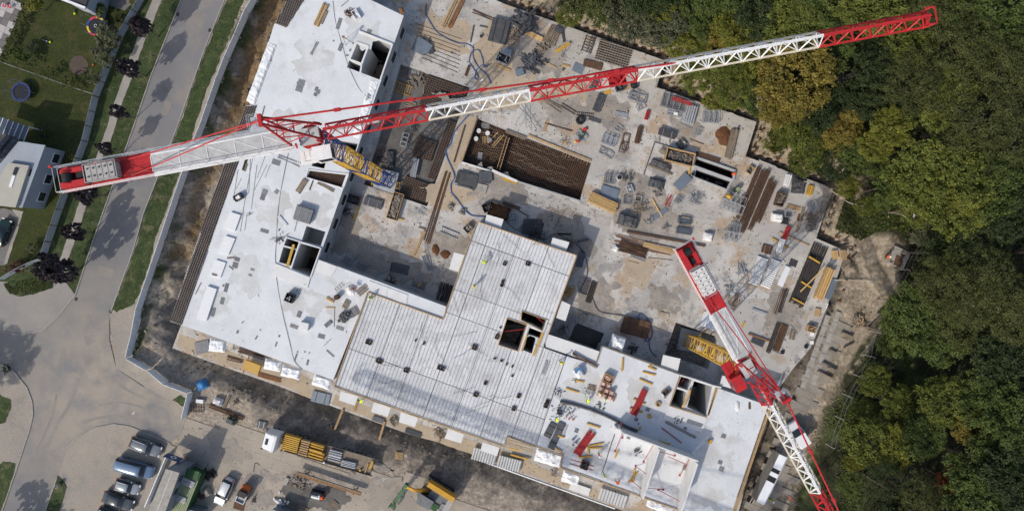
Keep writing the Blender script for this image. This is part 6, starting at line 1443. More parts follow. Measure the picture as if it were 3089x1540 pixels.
tub('grey timber trough left of the right block shaft','D3',(435,225),(485,185),.7,.4,Z4,'timber_old','board_dark','trough','trough',.5,0);plank('pale plank right of the grey timber trough','D3',(450,262),(508,190),.28,.08,Z4,'timber_old');ring('yellow coiled hose left of the shaft','D3',(392,315),.32,.09,Z4,'timber_bright','coiled_hose','hose')
hose('thick yellow hose hanging over the shaft partition','D3',[(685,185),(665,240),(640,300),(615,345)],.2,'timber_bright',ZS+.3,'concrete_hose','hose',4);heap('white rag heap right of the shaft','D3',(1110,335),.35,.75,.25,'bag_white',Z4,'rag_heap','rags');plank('brown board right of the white rags','D3',(1220,300),(1222,362),.3,.05,Z4,'rust')
drum('yellow bucket in the shade behind the long wall','D3',(868,658),.28,.4,Z4,'beam_yellow',None,'bucket','bucket',False);drum('yellow bucket beside the dark cover near the red props','D3',(315,430),.28,.35,Z4,'beam_yellow',None,'bucket','bucket',False)
bars('dark red bar lying in the shade behind the long wall','D3',(428,532),(610,672),2,.15,.08,'prop_red',Z4);bars('thin brown boards in the shade behind the long wall','D3',(455,480),(745,628),2,.3,.1,'timber_old',Z4,1,.08);bars('steel pipes on the landing plate below the shaft','D3',(650,465),(795,515),4,.5,.1,'steel',ZS+.16,1,.04,'pipe_bundle','pipes','pipe','tube');clutter('small dark clamps around the landing plate','D3',(570,475),.8,12,'black',ZS+.16,'clamps','clamps',.28,.1,'box')
clutter('dark rosette of clamps on the slab left of the first cross wall','D3',(200,745),.45,14,'board_dark',Z4,'clamp_heap','clamps',.6,.08,'box');boards('plywood sheet leaning at the first cross wall','D3',(325,870),(300,905),.6,1,Z4,'cover_grey',.1,'plywood_sheet','sheet',.02)
clutter('grey offcuts at the black trough end','D2',(1345,215),.8,14,'steel_dark',Z4,'offcuts','scrap',.5,.08,'box');bars('rusty edge bars at the upper left of the right block','C2',(1470,972),(1700,1098),3,.4,.09,'rust',ZS+.2,1,.06);bars('thin rusty bars on the reinforcement next to the right block','C2',(1200,1165),(1245,1040),4,.6,.07,'rebar_grey',ZS+.2,1,.08)

# ---------------------------------------------------------------- courtyard between the wing and the middle block
tub('long timber skip full of rubble beside the crane foot','B1',(1765,640),(1695,870),1.45,.9,0,'timber','rubble','open_skip','skip',.75,26,.07,'timber_old');tub('dark square tub at the foot of the wing wall','B1',(1290,675),(1400,710),1.2,.7,0,'rust','board_dark','tub','tub',.6,10)
boards('grey steel shutter panels below the crane foot','B1',(1445,700),(1605,745),1.2,4,0,'steel_dark',0,'shutter_stack','panels',.06,.09,None,'steel');beam('upright yellow beam beside the dark square tub','B1',(1392,755),(1350,878),.01);beam('yellow beam at the foot of the timber skip','B1',(1740,862),(1795,875),.01)
bars('three long yellow beams leaning by the crane foot','B1',(1535,525),(1515,665),3,.7,.2,'beam_yellow',-.75,2,.01,'formwork_beams','beams','beam','ibeam');ladder('yellow walkway frame in the pit under the jib','A1',(1680,760),(1870,830),1.4,-.75,'beam_yellow','walkway','frame',9,.15);ladder('yellow trestle row right of the crane foot','B1',(1650,548),(1770,570),.9,-.35,'beam_yellow','trestle_row','trestles',6,.15)
ladder('orange comb of struts in front of the crane foot','B1',(1395,530),(1480,548),.6,-.7,'rust_orange','strut_comb','struts',5,.1);ladder('orange comb of struts right of the yellow beams','B1',(1560,598),(1630,612),.5,-.7,'rust_orange','strut_comb','struts',5,.1)
wrap('black wrapped bundle right of the mast','B1',(1690,250),(1680,410),1.2,.6,-.78,'board_dark','wrapped_bundle','bundle',.08,.3,'black');stillage('lattice steel frames in the shade right of the mast','B1',(1830,95),(1795,215),.9,.7,-.78,'steel',3);plank('orange plank in the shade right of the mast','B1',(1500,298),(1610,222),.14,.08,-.78,'rust_orange')
bars('grey profile bundle between the rebar mats','B2',(65,320),(30,490),6,.8,.14,'steel',-.35,2,.05,'profile_bundle','profiles','profile');clutter('cable tangle at the top of the shaded pit','A2',(45,1160),.9,26,'steel_dark',-.75,'frame_tangle','frames',1.1,.06)
clutter('rubbish along the foot of the wing wall','B1',(1270,790),.9,30,'rebar_dark',.0,'rubbish','rubbish',1.1,.08);bars('long grey boards along the foot of the wing wall','B1',(1235,840),(1175,990),3,.5,.14,'timber_old',.01,1,.06,'board_bundle','boards','board');frames('thin folded trestles on the shaded courtyard floor','B1',(1510,1100),(1585,1160),1.3,2,.01,'steel','trestles','trestles');frames('single thin frame left of the folded trestles','B1',(1235,1080),(1285,1110),.8,1,.01,'steel','thin_trestle','frame')
frames('stacked scaffold frames on the shaded courtyard floor','C1',(1265,110),(1345,150),1.0,4,.01,'steel','scaffold_stack','frames',.12);frames('second stack of scaffold frames right of the first','C1',(1375,155),(1465,195),.9,4,.01,'steel','scaffold_stack','frames',.12);boards('two dark sheets in the shaded courtyard','C1',(1690,185),(1845,225),1.4,2,.01,'board_dark',0,'dark_sheets','sheets',.2,.05);clutter('brown wood scraps at the ledge of the shaded courtyard','C1',(1680,310),.8,18,'rust',.01,'wood_scraps','scrap',1.0,.08,'box')
c=T('C2',85,340);o=thing('debris_skip','dark heap with a yellow beam near the courtyard corner','skip',(c.x,c.y,0),-.35);lumpy(2.0,1.2,.5,4,.2,.12,.5).build('debris','rubble',o);MB().bar((.1,-.4,.6),(.35,.5,.6),.15,.15).build('beam','beam_yellow',o)
bars('dark reinforcing bars piled in the courtyard corner','C2',(345,340),(290,500),12,1.9,.08,'rebar_dark',.01,2,.1,fan=.08);bars('grey steel poles fanned out beside the middle block','C2',(140,80),(190,220),7,.9,.08,'steel',.01,2,.08,'pole_bundle','poles','pole','tube',fan=.1);clutter('long thin poles strewn beside the middle block','C2',(270,180),1.5,18,'rebar_grey',.01,'pole_scatter','poles',2.2,.05)
heap('left of two dark rust heaps beside the deck strips','B2',(235,1140),.62,.85,.3,'soil_rust');heap('right of two dark rust heaps beside the deck strips','B2',(322,1185),.85,.65,.3,'soil_rust');ladder('dark grid frame lying on the grey deck strip','B2',(280,960),(440,1025),.75,.01,'galvanised','steel_grid','frame',8,.2);tub('small dark mesh bin at the corner of the middle block','B2',(505,975),(560,925),1.0,.7,0,'steel_dark','rubble','mesh_bin','bin',.7,8)
bars('long brown timbers along the edge of the deck strip','B2',(345,430),(150,1090),4,.9,.14,'rust',.02,1,.1,'timber_bundle','timbers','timber',fan=.01);bars('orange-brown planks left of the deck strip','B2',(140,970),(30,1200),3,.4,.12,'timber',.02,1,.06,'plank_bundle','planks','plank');plank('brown post above the long brown timbers','B2',(500,20),(400,355),.18,.14,.02,'rust')
clutter('pale stone heap on the tan deck','B2',(375,745),.5,20,'rubble',.01,'stone_heap','stones',.4,.2,'box');clutter('smaller pale stone heap right of the first','B2',(472,805),.45,16,'rubble',.01,'stone_heap','stones',.35,.18,'box');plank('brown post at the corner of the deck strip','B2',(80,940),(145,962),.2,.15,.01,'timber_old');frames('white trestle at the foot of the rebar strip','B2',(70,770),(140,800),.8,2,.01,'galvanised','trestles','trestles')

# ---------------------------------------------------------------- courtyard below the big pit
boards('dark wet panel pile left of the pit kerb','B2',(430,500),(590,545),1.7,5,0,'board_dark',.06,'panel_pile','panels',.3,.09);boards('second dark panel pile nearer the pit kerb','B2',(620,490),(740,500),1.4,4,0,'steel_dark',.06,'panel_pile','panels',.3,.09);bars('steel channels in front of the dark panel pile','B2',(390,545),(545,590),3,.4,.1,'galvanised',.01,2,.03);boards('pale concrete tile stack below the pit kerb','B2',(605,580),(695,605),1.2,3,0,'concrete_old',0,'tile_stack','tiles',.05)
bars('yellow beams against the white pit kerb','B2',(838,500),(975,545),2,.35,.16,'beam_yellow',.01,1,.02,'formwork_beams','beams','beam','ibeam');tub('black square bin above the middle block','B2',(665,780),(740,750),1.1,.8,0,'black','board_dark','bin','bin',.5,4);tub('timber box with rust coloured soil above the middle block','B2',(720,770),(900,830),2.0,.5,0,'timber_old','soil_rust','soil_box','box',.7,0);tub('white plastic crate of offcuts above the middle block','B2',(930,815),(942,890),.95,.5,0,'galvanised','steel','crate','crate',.6,8)
boards('large black tarpaulin sheets above the middle block','B2',(1030,925),(1200,955),2.1,3,0,'board_dark',.02,'tarpaulin_sheets','sheets',.25,.05);bars('brown boards around the soil box','B2',(840,715),(1000,775),3,.5,.16,'rust',.01,1,.05,'board_bundle','boards','board');bars('pale planks left of the black sheets','B2',(1070,845),(1000,950),2,.3,.12,'timber_old',.01,1,.03,'plank_pair','planks','plank');plank('brown angle beam above the black sheets','B2',(985,790),(1080,845),.14,.12,.01,'rust')
clutter('dark brushwood and bars along the top edge of the middle block','B2',(1130,1015),1.3,34,'rebar_dark',.01,'bar_scatter','bars',1.8,.06);hose('black cable snaking along the top of the middle block','B2',[(870,890),(960,960),(1100,1020),(1220,1050),(1290,1010),(1350,1010),(1420,1050),(1500,1090),(1580,1170),(1605,1284)],.05,'hose_dark',.06,'cable','cable',4)
bars('black profiles at the upper right of the middle block','B2',(1340,1000),(1465,1006),2,.22,.14,'black',.01,1,.02,'profile_pair','profiles','profile');bars('black angle profile right of the balcony plate','B2',(1510,1075),(1615,1052),2,.3,.16,'steel_dark',.01,2,.02,'profile_pair','profiles','profile');clutter('brown timbers beside the upper right balcony plate','B2',(1470,1090),.8,14,'timber_old',.01,'timber_scraps','scrap',1.5,.11,'box');boards('narrow dark sheets along the right edge of the middle block','B2',(1565,1165),(1530,1300),.9,3,.01,'steel_dark',0,'dark_sheets','sheets',.06)
clutter('small dark scraps on the grey deck strip','B2',(1300,800),3.5,40,'rebar_dark',.01,'scrap_scatter','scrap',.7,.05);clutter('white wires on the deck left of the bundled timber','B2',(1670,830),1.0,14,'cable_pale',.01,'wire_scraps','scrap',1.0,.04)
bars('big bundle of bright yellow timber right of the pit','B2',(1625,670),(1870,780),12,1.55,.13,'timber_bright',.1,4,.03,'timber_bundle','timber','plank',bearers='timber_old')
boards('dark blue tarpaulin stack behind the bright timber bundle','B2',(1730,610),(1880,650),1.7,3,0,'slate_blue',.03,'tarpaulin_stack','tarpaulins',.15)

# ---------------------------------------------------------------- yard clutter south
for s,p0,p1,n,W,mat,lab,lay in (('D1',(790,585),(790+60,585+20),1,.1,'beam_yellow','',1),): pass
TB=1.28
def on_truck(label,p0,p1,n,W,mat,layers,shape='box',t=.17,th=.2,name='beam_pack',cat='beams',pn='beam'): return bars(label,'D1',p0,p1,n,W,t,mat,TB,layers,.005,name,cat,pn,shape,th)
on_truck('front yellow beam pack on the lorry bed',(722,640),(868,680),12,2.1,'beam_yellow',5);on_truck('faded beam pack in the middle of the lorry load',(878,688),(955,710),11,2.1,'timber',5);on_truck('rear near yellow beam pack on the lorry bed',(950,745),(1085,785),6,1.0,'beam_yellow',4);on_truck('rear far yellow beam pack on the lorry bed',(968,680),(1085,715),6,1.0,'beam_yellow',5)
on_truck('far steel prop pack on the lorry bed',(1130,765),(1240,795),8,1.5,'galvanised',4,'tube',.12,.12,'prop_pack','props','prop');on_truck('near steel prop pack at the lorry side',(1240,840),(1370,870),7,.8,'galvanised',4,'tube',.12,.12,'prop_pack','props','prop');on_truck('few yellow beams at the tail of the lorry',(1525,830),(1490,900),3,.4,'beam_yellow',1);on_truck('timber bearer lying across the lorry tail',(1480,850),(1450,935),1,.2,'timber',1,'box',.15,.15,'timber_bearer','timber','bearer')
c=T('D1',1405,918,1.6);drum('yellow bucket at the lorry side','D1',(1403,916),.17,.35,1.28,'beam_yellow',None,'bucket','bucket',False)
for k,(dx,lab) in enumerate(((0,'far one of two long rusty steel girders in the yard'),(14,'near one of two long rusty steel girders in the yard'))): beam(lab,'D1',(838 - dx*.3,930+dx),(1418 - dx*.3,1118+dx),.75,'timber_old' if k == 0 else 'rust_orange',.26,.3,'steel_girder')
for f,lab in ((.12,'left trestle under the two long girders'),(.88,'right trestle under the two long girders')):
    c=T('D1',838+580*f,937+188*f,.4);o=thing('trestle',lab,'trestle',(c.x,c.y,0),-.31)
    MB().bar((0,-.5,.7),(0,.5,.7),.12).build('top_rail','timber_old',o)
    for sx in (-.3,.3):
        for sy in (-.4,.4): MB().bar((sx,sy,0),(0,sy,.68),.07).build('leg','timber_old',o)
c=T('D1',1010,1145,.6);o=thing('compact_machine','small black and white machine standing in dark mud','machine',(c.x,c.y,0),-.25)
for sy in (-.5,.5): MB().box((0,sy,.25),(1.9,.28,.5)).build('track','black',o)
MB().box((-.1,0,.75),(1.5,.9,.45)).build('chassis','machine_grey',o);MB().tube([(-.6,0,1.15),(.65,0,1.15)],.22,10).build('tank','paint_white',o);MB().box((-.75,0,.8),(.3,.8,.7)).build('engine','black',o);MB().bar((.7,.3,.9),(1.3,.3,1.3),.1).build('handle','prop_red',o)
pallet('lone pallet right of the lorry tail','D1',(1720,780),(1790,785),1.0,.1,'timber');pallet('pallet at the trench edge behind the lorry','D1',(1105,545),(1175,575),.9,.05,'timber_old');pallet('pallet below the small machine','D1',(1190,1200),(1140,1255),1.0,.02,'timber_old');boards('small stack of grey tiles left of the long girders','D1',(755,980),(728,1040),.6,4,.0,'concrete_old',0,'tile_stack','tiles',.04);pallet('dirty pallet at the left end of the long girders','D1',(780,1055),(880,1055),.5,.02)
boards('rusty steel plate below the small dumper','D1',(265,1220),(360,1245),1.2,1,.0,'rust',0,'steel_plate','plate',.0,.06);clutter('dark rags on the yard floor right of the dumper','D1',(445,1190),.5,10,'board_dark',.0,'rags','rags',.5,.1,'box')
clutter('white and grey rubbish sacks at the bottom of the yard','D1',(690,1200),.9,18,'bag_white',.0,'rubbish_sacks','sacks',.6,.25,'box');pallet('left of two grey pallets at the bottom of the yard','D1',(720,1195),(830,1250),.9,.02,'timber_old');pallet('right of two grey pallets at the bottom of the yard','D1',(840,1245),(930,1290),.9,.02,'timber_old');boards('grey metal shed roof at the bottom edge of the yard','D1',(640,1280),(820,1340),2.0,1,0,'slate_blue',0,'shed','shed',.0,2.1)
wrap('white bulk bag beside the rusty spiked beam','D1',(88,275),(165,305),1.0,.8,0,'bag_white','bulk_bag','bag',.07,.35);wrap('blue tarpaulin bundle inside the hoarding corner','C0',(1790,1270),(1880,1230),1.4,.7,0,'tarp_blue','tarpaulin_bundle','tarpaulin',.12,.4);boards('two white boxes at the foot of the blue tarpaulin','D0',(1785,285),(1850,292),.5,2,.0,'paint_white',0,'white_boxes','boxes',.05,.2)
pallet('pallet stack inside the hoarding end panel','D0',(1720,350),(1840,350),1.3,.0);bars('rusty spiked beam lying in the mud','D1',(30,330),(352,448),3,.5,.16,'rust',.05,1,.03,'spiked_beam','beam','beam');clutter('rusty spikes along the muddy beam','D1',(200,395),1.2,20,'rust',.15,'spikes','spikes',.6,.05);c=T('D1',225,470,.6)
o=thing('compactor','small green compactor below the spiked beam','machine',(c.x,c.y,0),-.4);MB().tube([(-.3,-.4,.3),(-.3,.4,.3)],.3,12).build('drum','green_paint',o);MB().tube([(.55,-.4,.3),(.55,.4,.3)],.3,12).build('drum','green_paint',o);MB().box((.12,0,.7),(.8,.6,.4)).build('engine','steel_dark',o);MB().bar((-.4,0,.7),(-1.1,0,1.1),.06).build('handle','galvanised',o)
bars('two timbers leaning by the white bulk bag','D1',(225,240),(170,350),2,.3,.14,'timber_old',.05,1,.05,'timber_pair','timbers','timber');clutter('rusty rings and chain beside the bulk bag','D1',(275,300),.6,14,'rust',.03,'chain_heap','chain',.6,.08);boards('dark hand barrow with two white handles behind the lorry','D1',(480,490),(560,510),1.0,2,.0,'steel_dark',.06,'hand_barrow','barrow',.05,.08,None,'galvanised');c=T('D1',1130,1255)
hose('bent thin rod standing in the yard','D1',[(440,925),(455,850),(500,870)],.03,'rebar_dark',.05,'thin_rod','rod',3);clutter('muddy scraps around the small machine','D1',(880,1020),1.6,40,'rubble',.0,'rubble_scatter','rubble',.5,.12,'box')
# site office, green stack and sign at the car park
z=5.3;qd=[T('D0',*p,z) for p in ((1500,905),(1622,940),(1480,1330),(1345,1290))]
o=thing('site_container','long grey site container beside the parked cars','container');MB().prism([p.to_2d() for p in qd],0,z - .06).build('body','slate_blue',o);MB().prism([(p.lerp((qd[0]+qd[2])/2,-.015)).to_2d() for p in qd],z - .06,z+.02).build('roof','concrete_old',o)
m1,m2=(qd[0]+qd[1])/2,(qd[2]+qd[3])/2;MB().bar(m1+Vector((0,0,.04)),m2+Vector((0,0,.04)),.04,.03).build('roof_seam','galvanised',o)
for f in (.2,.5): p=qd[1].lerp(qd[2],f);MB().box((p.x,p.y,1.4),(.9,.08,1.0),math.atan2((qd[2] - qd[1]).y,(qd[2] - qd[1]).x)).build('window','glass',o);MB().box((p.x,p.y,4.0),(.9,.08,1.0),math.atan2((qd[2] - qd[1]).y,(qd[2] - qd[1]).x)).build('window','glass',o)
a,b=T('D0',1545,755),T('D0',1345,1225);o=thing('site_fence','pale low barrier between the parked cars and the container','fence')
for k in range(5): p,q=a.lerp(b,(k+.02)/5),a.lerp(b,(k+.98)/5);MB().bar((p.x,p.y,.6),(q.x,q.y,.6),.1,1.2).build('panel','hoarding',o)
a,b=T('D0',1550,745,.3),T('D0',1690,800,.3);o=thing('sign_board','dark blue site sign with a white logo above the container','sign');mid_=(a+b)/2;dd=(b - a).normalized();nn=Vector((-dd.y,dd.x,0))
pn_=MB().bar(a+Vector((0,0,1.6)),b+Vector((0,0,1.6)),.06,1.7).build('board','sign_blue',o);lg=MB()
for u0,u1 in (((0,.45),(.4,0)),((.4,0),(0,-.45)),((0,-.45),(-.4,0)),((-.4,0),(0,.45))): lg.bar(mid_+dd*u0[0]+nn*.045+Vector((0,0,1.6+u0[1])),mid_+dd*u1[0]+nn*.045+Vector((0,0,1.6+u1[1])),.03,.12)
lg.build('logo','paint_white',pn_)
for p in (a,b): MB().box((p.x,p.y,1.2),(.1,.1,2.4)).build('post','galvanised',o)
c,L,a=ax('D0',(1745,950),(1590,1330),2.6);o=thing('storage_container','low green container carrying the corrugated sheets','container',(c.x,c.y,0),a);MB().box((0,0,1.3),(L*.98,2.2,2.58)).build('body','green_paint',o)
for k in range(int(L/.6)): MB().box((-L*.47+k*.6,-1.12,1.3),(.2,.05,2.3)).build('wall_rib','green_pale',o)
pallet('pallet leaning by the blue sign','D0',(1640,830),(1720,800),1.1,.3,'timber_old');bars('green corrugated sheet stack beside the container','D0',(1745,950),(1590,1330),9,2.2,.2,'green_pale',2.62,1,.0,'green_sheets','sheets','sheet',th=.12);bars('white poles on top of the green sheets, upper bundle','D0',(1650,1000),(1760,1050),6,.9,.1,'galvanised',2.76,2,.02,'pole_bundle','poles','pole','tube');bars('white poles on top of the green sheets, lower bundle','D0',(1570,1150),(1685,1190),6,.8,.1,'galvanised',2.76,2,.02,'pole_bundle','poles','pole','tube');boards('dark green netting over the end of the green sheets','D0',(1660,930),(1800,975),1.2,2,2.76,'green_paint',.05,'netting','netting',.15)
boards('grey metal roof at the bottom edge beside the green sheets','D0',(1720,1260),(1870,1300),1.6,1,0,'slate_blue',0,'shed','shed',.0,2.1);frames('white window frames leaning right of the green sheets','D0',(1760,1100),(1850,1000),1.0,3,.1,'galvanised','window_stack','frames',.1);clutter('dark tyres and scrap above the silver car','D1',(45,950),.9,20,'black',.0,'scrap_heap','scrap',.9,.2,'box');wrap('grey sack left of the silver car','D1',(10,1070),(50,1140),.9,.7,0,'concrete_old','bulk_bag','bag',.07,.35);clutter('red brown scraps right of the container','D0',(1815,1140),.7,14,'rust',.0,'scrap_heap','scrap',.8,.12,'box')
# ---------------------------------------------------------------- upper deck, left part
bars('long brown steel girders lying at the top of the deck','A2',(480,0),(355,260),3,.7,.2,'rust_orange',.02,1,.05,'girder_bundle','girders','girder','ibeam');bars('tan timber strip beside the long brown girders','A2',(430,-20),(300,250),2,.5,.2,'timber',.01,1,.03,'timber_pair','timbers','timber')
for k in range(9):
    y=215+k*38;plank(ORD[k]+' from the top of the thin rusty bars in a row on the tan deck','A2',(60+k*6,y),(470 - k*4,y+140),.05,.05,.01,'rust','reinforcing_bar','bar',group='row of thin rusty bars on the tan deck')
boards('dark crumpled shutter pile at the left of the upper deck','A2',(55,400),(170,460),1.6,4,0,'slate_blue',.12,'shutter_pile','shutters',.3,.12);boards('dark shutter leaning right of the crumpled pile','A2',(150,370),(205,490),.7,3,.0,'board_dark',.1,'shutter_pile','shutters',.08,.12)
boards('large black square tarpaulin panel on the upper deck','A2',(735,270),(890,310),3.4,3,.1,'board_dark',0,'tarpaulin_stack','panel',.06,.2,None,'black')
plank('dark steel bar left of the black square panel','A2',(580,230),(550,385),.16,.12,.01,'steel_dark','steel_bar','bar');plank('short dark steel bar above the other one','A2',(632,235),(702,250),.18,.12,.01,'steel_dark','steel_bar','bar');bars('brown bars crossing at the top of the deck','A2',(570,92),(755,180),4,.45,.08,'rust',.01,1,.06,fan=.05);drum('small dark can left of the black square panel','A2',(645,325),.2,.4,0,'steel_dark','black')
hose('blue hose looped in a knot on the upper deck','A2',[(150,40),(150,130),(220,260),(300,330),(420,388),(520,400),(575,440),(548,500),(540,560),(575,620),(595,650),(588,700),(605,720),(622,700),(600,650),(605,630),(660,590),(690,615),(700,590),(670,600),(660,540),(635,470),(600,450),(570,480),(590,560),(640,630),(700,680),(735,760)],.07,'hose_blue',.08);hose('blue hose running down the tan deck from the jib','A2',[(560,1010),(470,1110),(400,1200),(370,1300),(325,1365),(340,1430),(405,1590),(375,1660),(380,1740),(440,1820),(510,1910),(570,1950),(690,1960)],.09,'hose_blue',.08)
tub('steel machine frame with open cells below the black square','A2',(795,515),(900,560),1.3,.8,0,'steel','black','steel_machine','machine',.5,5,.06,'galvanised');boards('glass like grey plate on the steel machine frame','A2',(840,455),(920,480),.9,1,.8,'slate_blue',.05,'grey_plate','plate',.0)
clutter('dark timber and sheet heap at the upper wall','A2',(1050,190),1.6,40,'board_dark',.0,'sheet_heap','sheets',1.9,.3,'box');boards('two leaning black sheets at the upper wall','A2',(1075,150),(1140,280),.8,3,.1,'board_dark',.12,'black_sheets','sheets',.12,.08);bars('pale orange planks below the sheet heap','A2',(1055,290),(1205,360),4,.6,.15,'timber_bright',.02,2,.04,'plank_bundle','planks','plank');clutter('timber offcuts left of the pale orange planks','A2',(945,310),1.1,26,'timber_old',.0,'timber_offcuts','scrap',1.5,.14,'box')
bars('fanned brown timber stack near the upper wall','A2',(1330,250),(1250,400),9,1.7,.14,'timber_old',.02,2,.06,'timber_stack','timber','plank',fan=.12);boards('dark tarpaulin on the fanned timber stack','A2',(1315,255),(1385,285),.9,2,.3,'board_dark',.1,'tarpaulin','tarpaulin',.08);bars('dark bars hanging right of the fanned timber','A2',(1385,290),(1400,385),4,.4,.09,'steel_dark',.02,1,.05)
beam('bright yellow steel girder on the upper deck','A2',(1325,470),(1445,395),.02,'beam_yellow',.4,.4,'yellow_girder');frames('bent ladder frame right of the yellow girder','A2',(1380,550),(1450,400),.35,1,.01,'steel','bent_ladder','frame')
ladder('small dark lattice frame at the upper wall','A2',(1640,330),(1590,480),1.4,.02,'rebar_dark','small_lattice','frame',6,.2);ladder('second rail of the small lattice frame at the upper wall','A2',(1655,335),(1605,485),.5,.25,'rebar_dark','small_lattice','frame',7,.1)
c,L,a=ax('A2',(1690,450),(1990,540),0);o=thing('bar_lattice','wide dark lattice of bars behind the red trolley section','lattice',(c.x,c.y,0),a)
for k in range(13): piece('crossbar','box',(.1,2.9,.12),'rebar_dark',o,(-L/2+(k+.5)*L/13,0,.12))
for k in range(9): piece('longbar','box',(L,.09,.1),'timber_old',o,(0,-1.4+k*.35,.24))
boards('dark steel plate pile below the lattice','A2',(1575,570),(1740,610),1.0,3,0,'rust',.05,'plate_pile','plates',.1);boards('grey blue sheet shaded below the lattice','A2',(1480,600),(1570,640),1.3,1,.0,'slate_blue',.02,'grey_sheet','sheet',.0)
clutter('heap of grey planks above the jib','A2',(1110,560),1.4,44,'steel_dark',.0,'plank_heap','planks',2.0,.16,'box');clutter('upper heap of brown boards right of the grey plank heap','A2',(1200,450),.9,20,'timber_old',.0,'board_heap','boards',1.5,.14,'box');boards('grey blue crate lid under the plank heap','A2',(960,660),(1030,640),1.0,3,0,'slate_blue',.05,'lid_stack','lids',.1,.12)
ladder('white aluminium ladder piece above the jib','A2',(1055,715),(1085,640),.45,.02,'galvanised');plank('pale plank right of the grey plank heap','A2',(1200,545),(1330,620),.22,.1,.02,'timber');bars('short yellow beams near the pale plank','A2',(1375,590),(1450,605),2,.3,.12,'timber_bright',.02,1,.03,'beam_pair','beams','beam');drum('grey paint tin below the short yellow beams','A2',(1390,628),.18,.25,0,'steel_dark',None,'paint_tin','tin',False)
bars('brown boards on the tan deck above the jib','A2',(780,590),(915,640),4,.45,.14,'timber',.01,1,.06,'board_bundle','boards','board',fan=.05);bars('dark rust bars upright beside the blue hose','A2',(540,590),(505,690),3,.4,.12,'rust',.01,1,.03);plank('white note board beside the blue hose','A2',(635,735),(668,718),.15,.04,.01,'paint_white','white_board','board')
wrap('dark wrapped beams under the red jib section','A2',(1640,760),(1690,790),1.2,.7,0,'steel_dark','wrapped_beams','beams',.08);ladder('left of two dark grating strips below the red jib','A2',(1370,945),(1500,1025),.45,.02,'rebar_dark','grating_strip','grating',9,.12);ladder('right of two dark grating strips below the red jib','A2',(1508,1028),(1665,1045),.45,.02,'rebar_dark','grating_strip','grating',9,.12)
bars('dark steel formwork bundle right of the grating strips','A2',(1740,860),(1680,1010),5,1.1,.18,'steel_dark',.02,2,.03,'formwork_bundle','formwork','profile');boards('grey ramp plate below the grating strips','A2',(1620,1065),(1730,1100),.6,1,.0,'steel_dark',0,'ramp','plate',.0);ring('big black rubber tyre ring on the deck','A2',(1543,1090),.52,.15,0,'black_rubber','tyre','tyre')
bars('brown timbers under the right end of the white jib section','A2',(1180,880),(1375,1005),5,.7,.14,'timber_old',.01,1,.1,'timber_bundle','timbers','timber',fan=.06);for_lines=None
for k in range(7): plank(ORD[k]+' of the thin joint bars across the grey deck above the pit','A2',(1090 - k*22+60*(k % 2),900+k*8),(950+k*50,1130+k*12),.05,.04,.01,'rebar_grey','joint_bar','bar',group='thin joint bars across the grey deck above the pit')
plank('yellowish plank lying on the grey deck above the pit','A2',(1250,1080),(1215,1190),.45,.05,.01,'timber','plank','plank');bars('long steel lath on the pit surround','A2',(1215,1110),(1475,1185),2,.2,.07,'rust',.01)
# in the big pit
for x,y,lab in ((625,68,'upper left white column tube in the pit'),(705,90,'grey column tube in the pit beside the upper white one'),(600,140,'lower left white column tube in the pit'),(725,152,'grey column tube beside the pale boards in the pit')): drum(lab,'B2',(x,y),.33,.5,-1.2,'plate_concrete' if 'white' in lab else 'steel',None,'column_tube','tube',False)
bars('pale boards lying side by side in the pit','B2',(690,118),(690,182),5,1.0,.1,'timber',-1.15,1,.02,'board_row','boards','board');bars('long pale planks leaning in the pit','B2',(815,95),(725,195),2,.9,.12,'timber',-1.1,1,.1,'plank_pair','planks','plank');plank('third long pale plank in the pit','B2',(855,108),(760,215),.12,.1,-1.1,'timber');boards('upper grey plate on the pit reinforcement','B2',(650,20),(722,30),.8,1,-1.1,'cover_grey',0,'steel_plate','plate',0);boards('lower grey plate on the pit reinforcement','B2',(640,265),(632,335),.65,1,-1.1,'cover_grey',0,'steel_plate','plate',0)
for k in range(9): p=T('B2',1400+k*27,250+k*10,.1);MB().bar(p,p+UY*-(.5+.5*rng.random()),.06).build('edge_strut','timber',deck)
clutter('timber bits above the pit edge','B2',(1400,165),.7,16,'timber',.0,'timber_bits','scrap',.9,.07);frames('scaffold frames around the orange worker','B2',(1510,90),(1600,150),1.0,4,.01,'galvanised','scaffold_stack','frames',.2);wrap('red bundle above the orange worker','B2',(1570,65),(1605,45),.45,.35,0,'crane_red','red_bundle','bundle',.05);clutter('green and yellow clutter beside the orange worker','B2',(1555,115),.5,12,'green_paint',.0,'coloured_scraps','scrap',.6,.1,'box')

clutter('timber offcuts strewn in the pit under the jib','A2',(60,700),1.6,30,'timber_old',-.78,'timber_offcuts','scrap',1.6,.12,'box');boards('grey shutter sheets in the pit under the jib','A2',(-10,660),(80,690),1.3,2,-.78,'cover_grey',.03,'shutter_sheets','sheets',.15);bars('grey planks beside the yellow walkway in the pit','A2',(-40,930),(60,960),5,.8,.14,'timber_old',-.78,1,.08,'plank_bundle','planks','plank',fan=.08);clutter('dark bars and frames in the pit beside the mast','B1',(1560,330),1.4,30,'rebar_dark',-.78,'bar_scatter','bars',1.6,.08);clutter('pale offcuts in the pit beside the mast','B1',(1500,130),1.3,24,'concrete_old',-.78,'offcuts','scrap',.7,.12,'box')
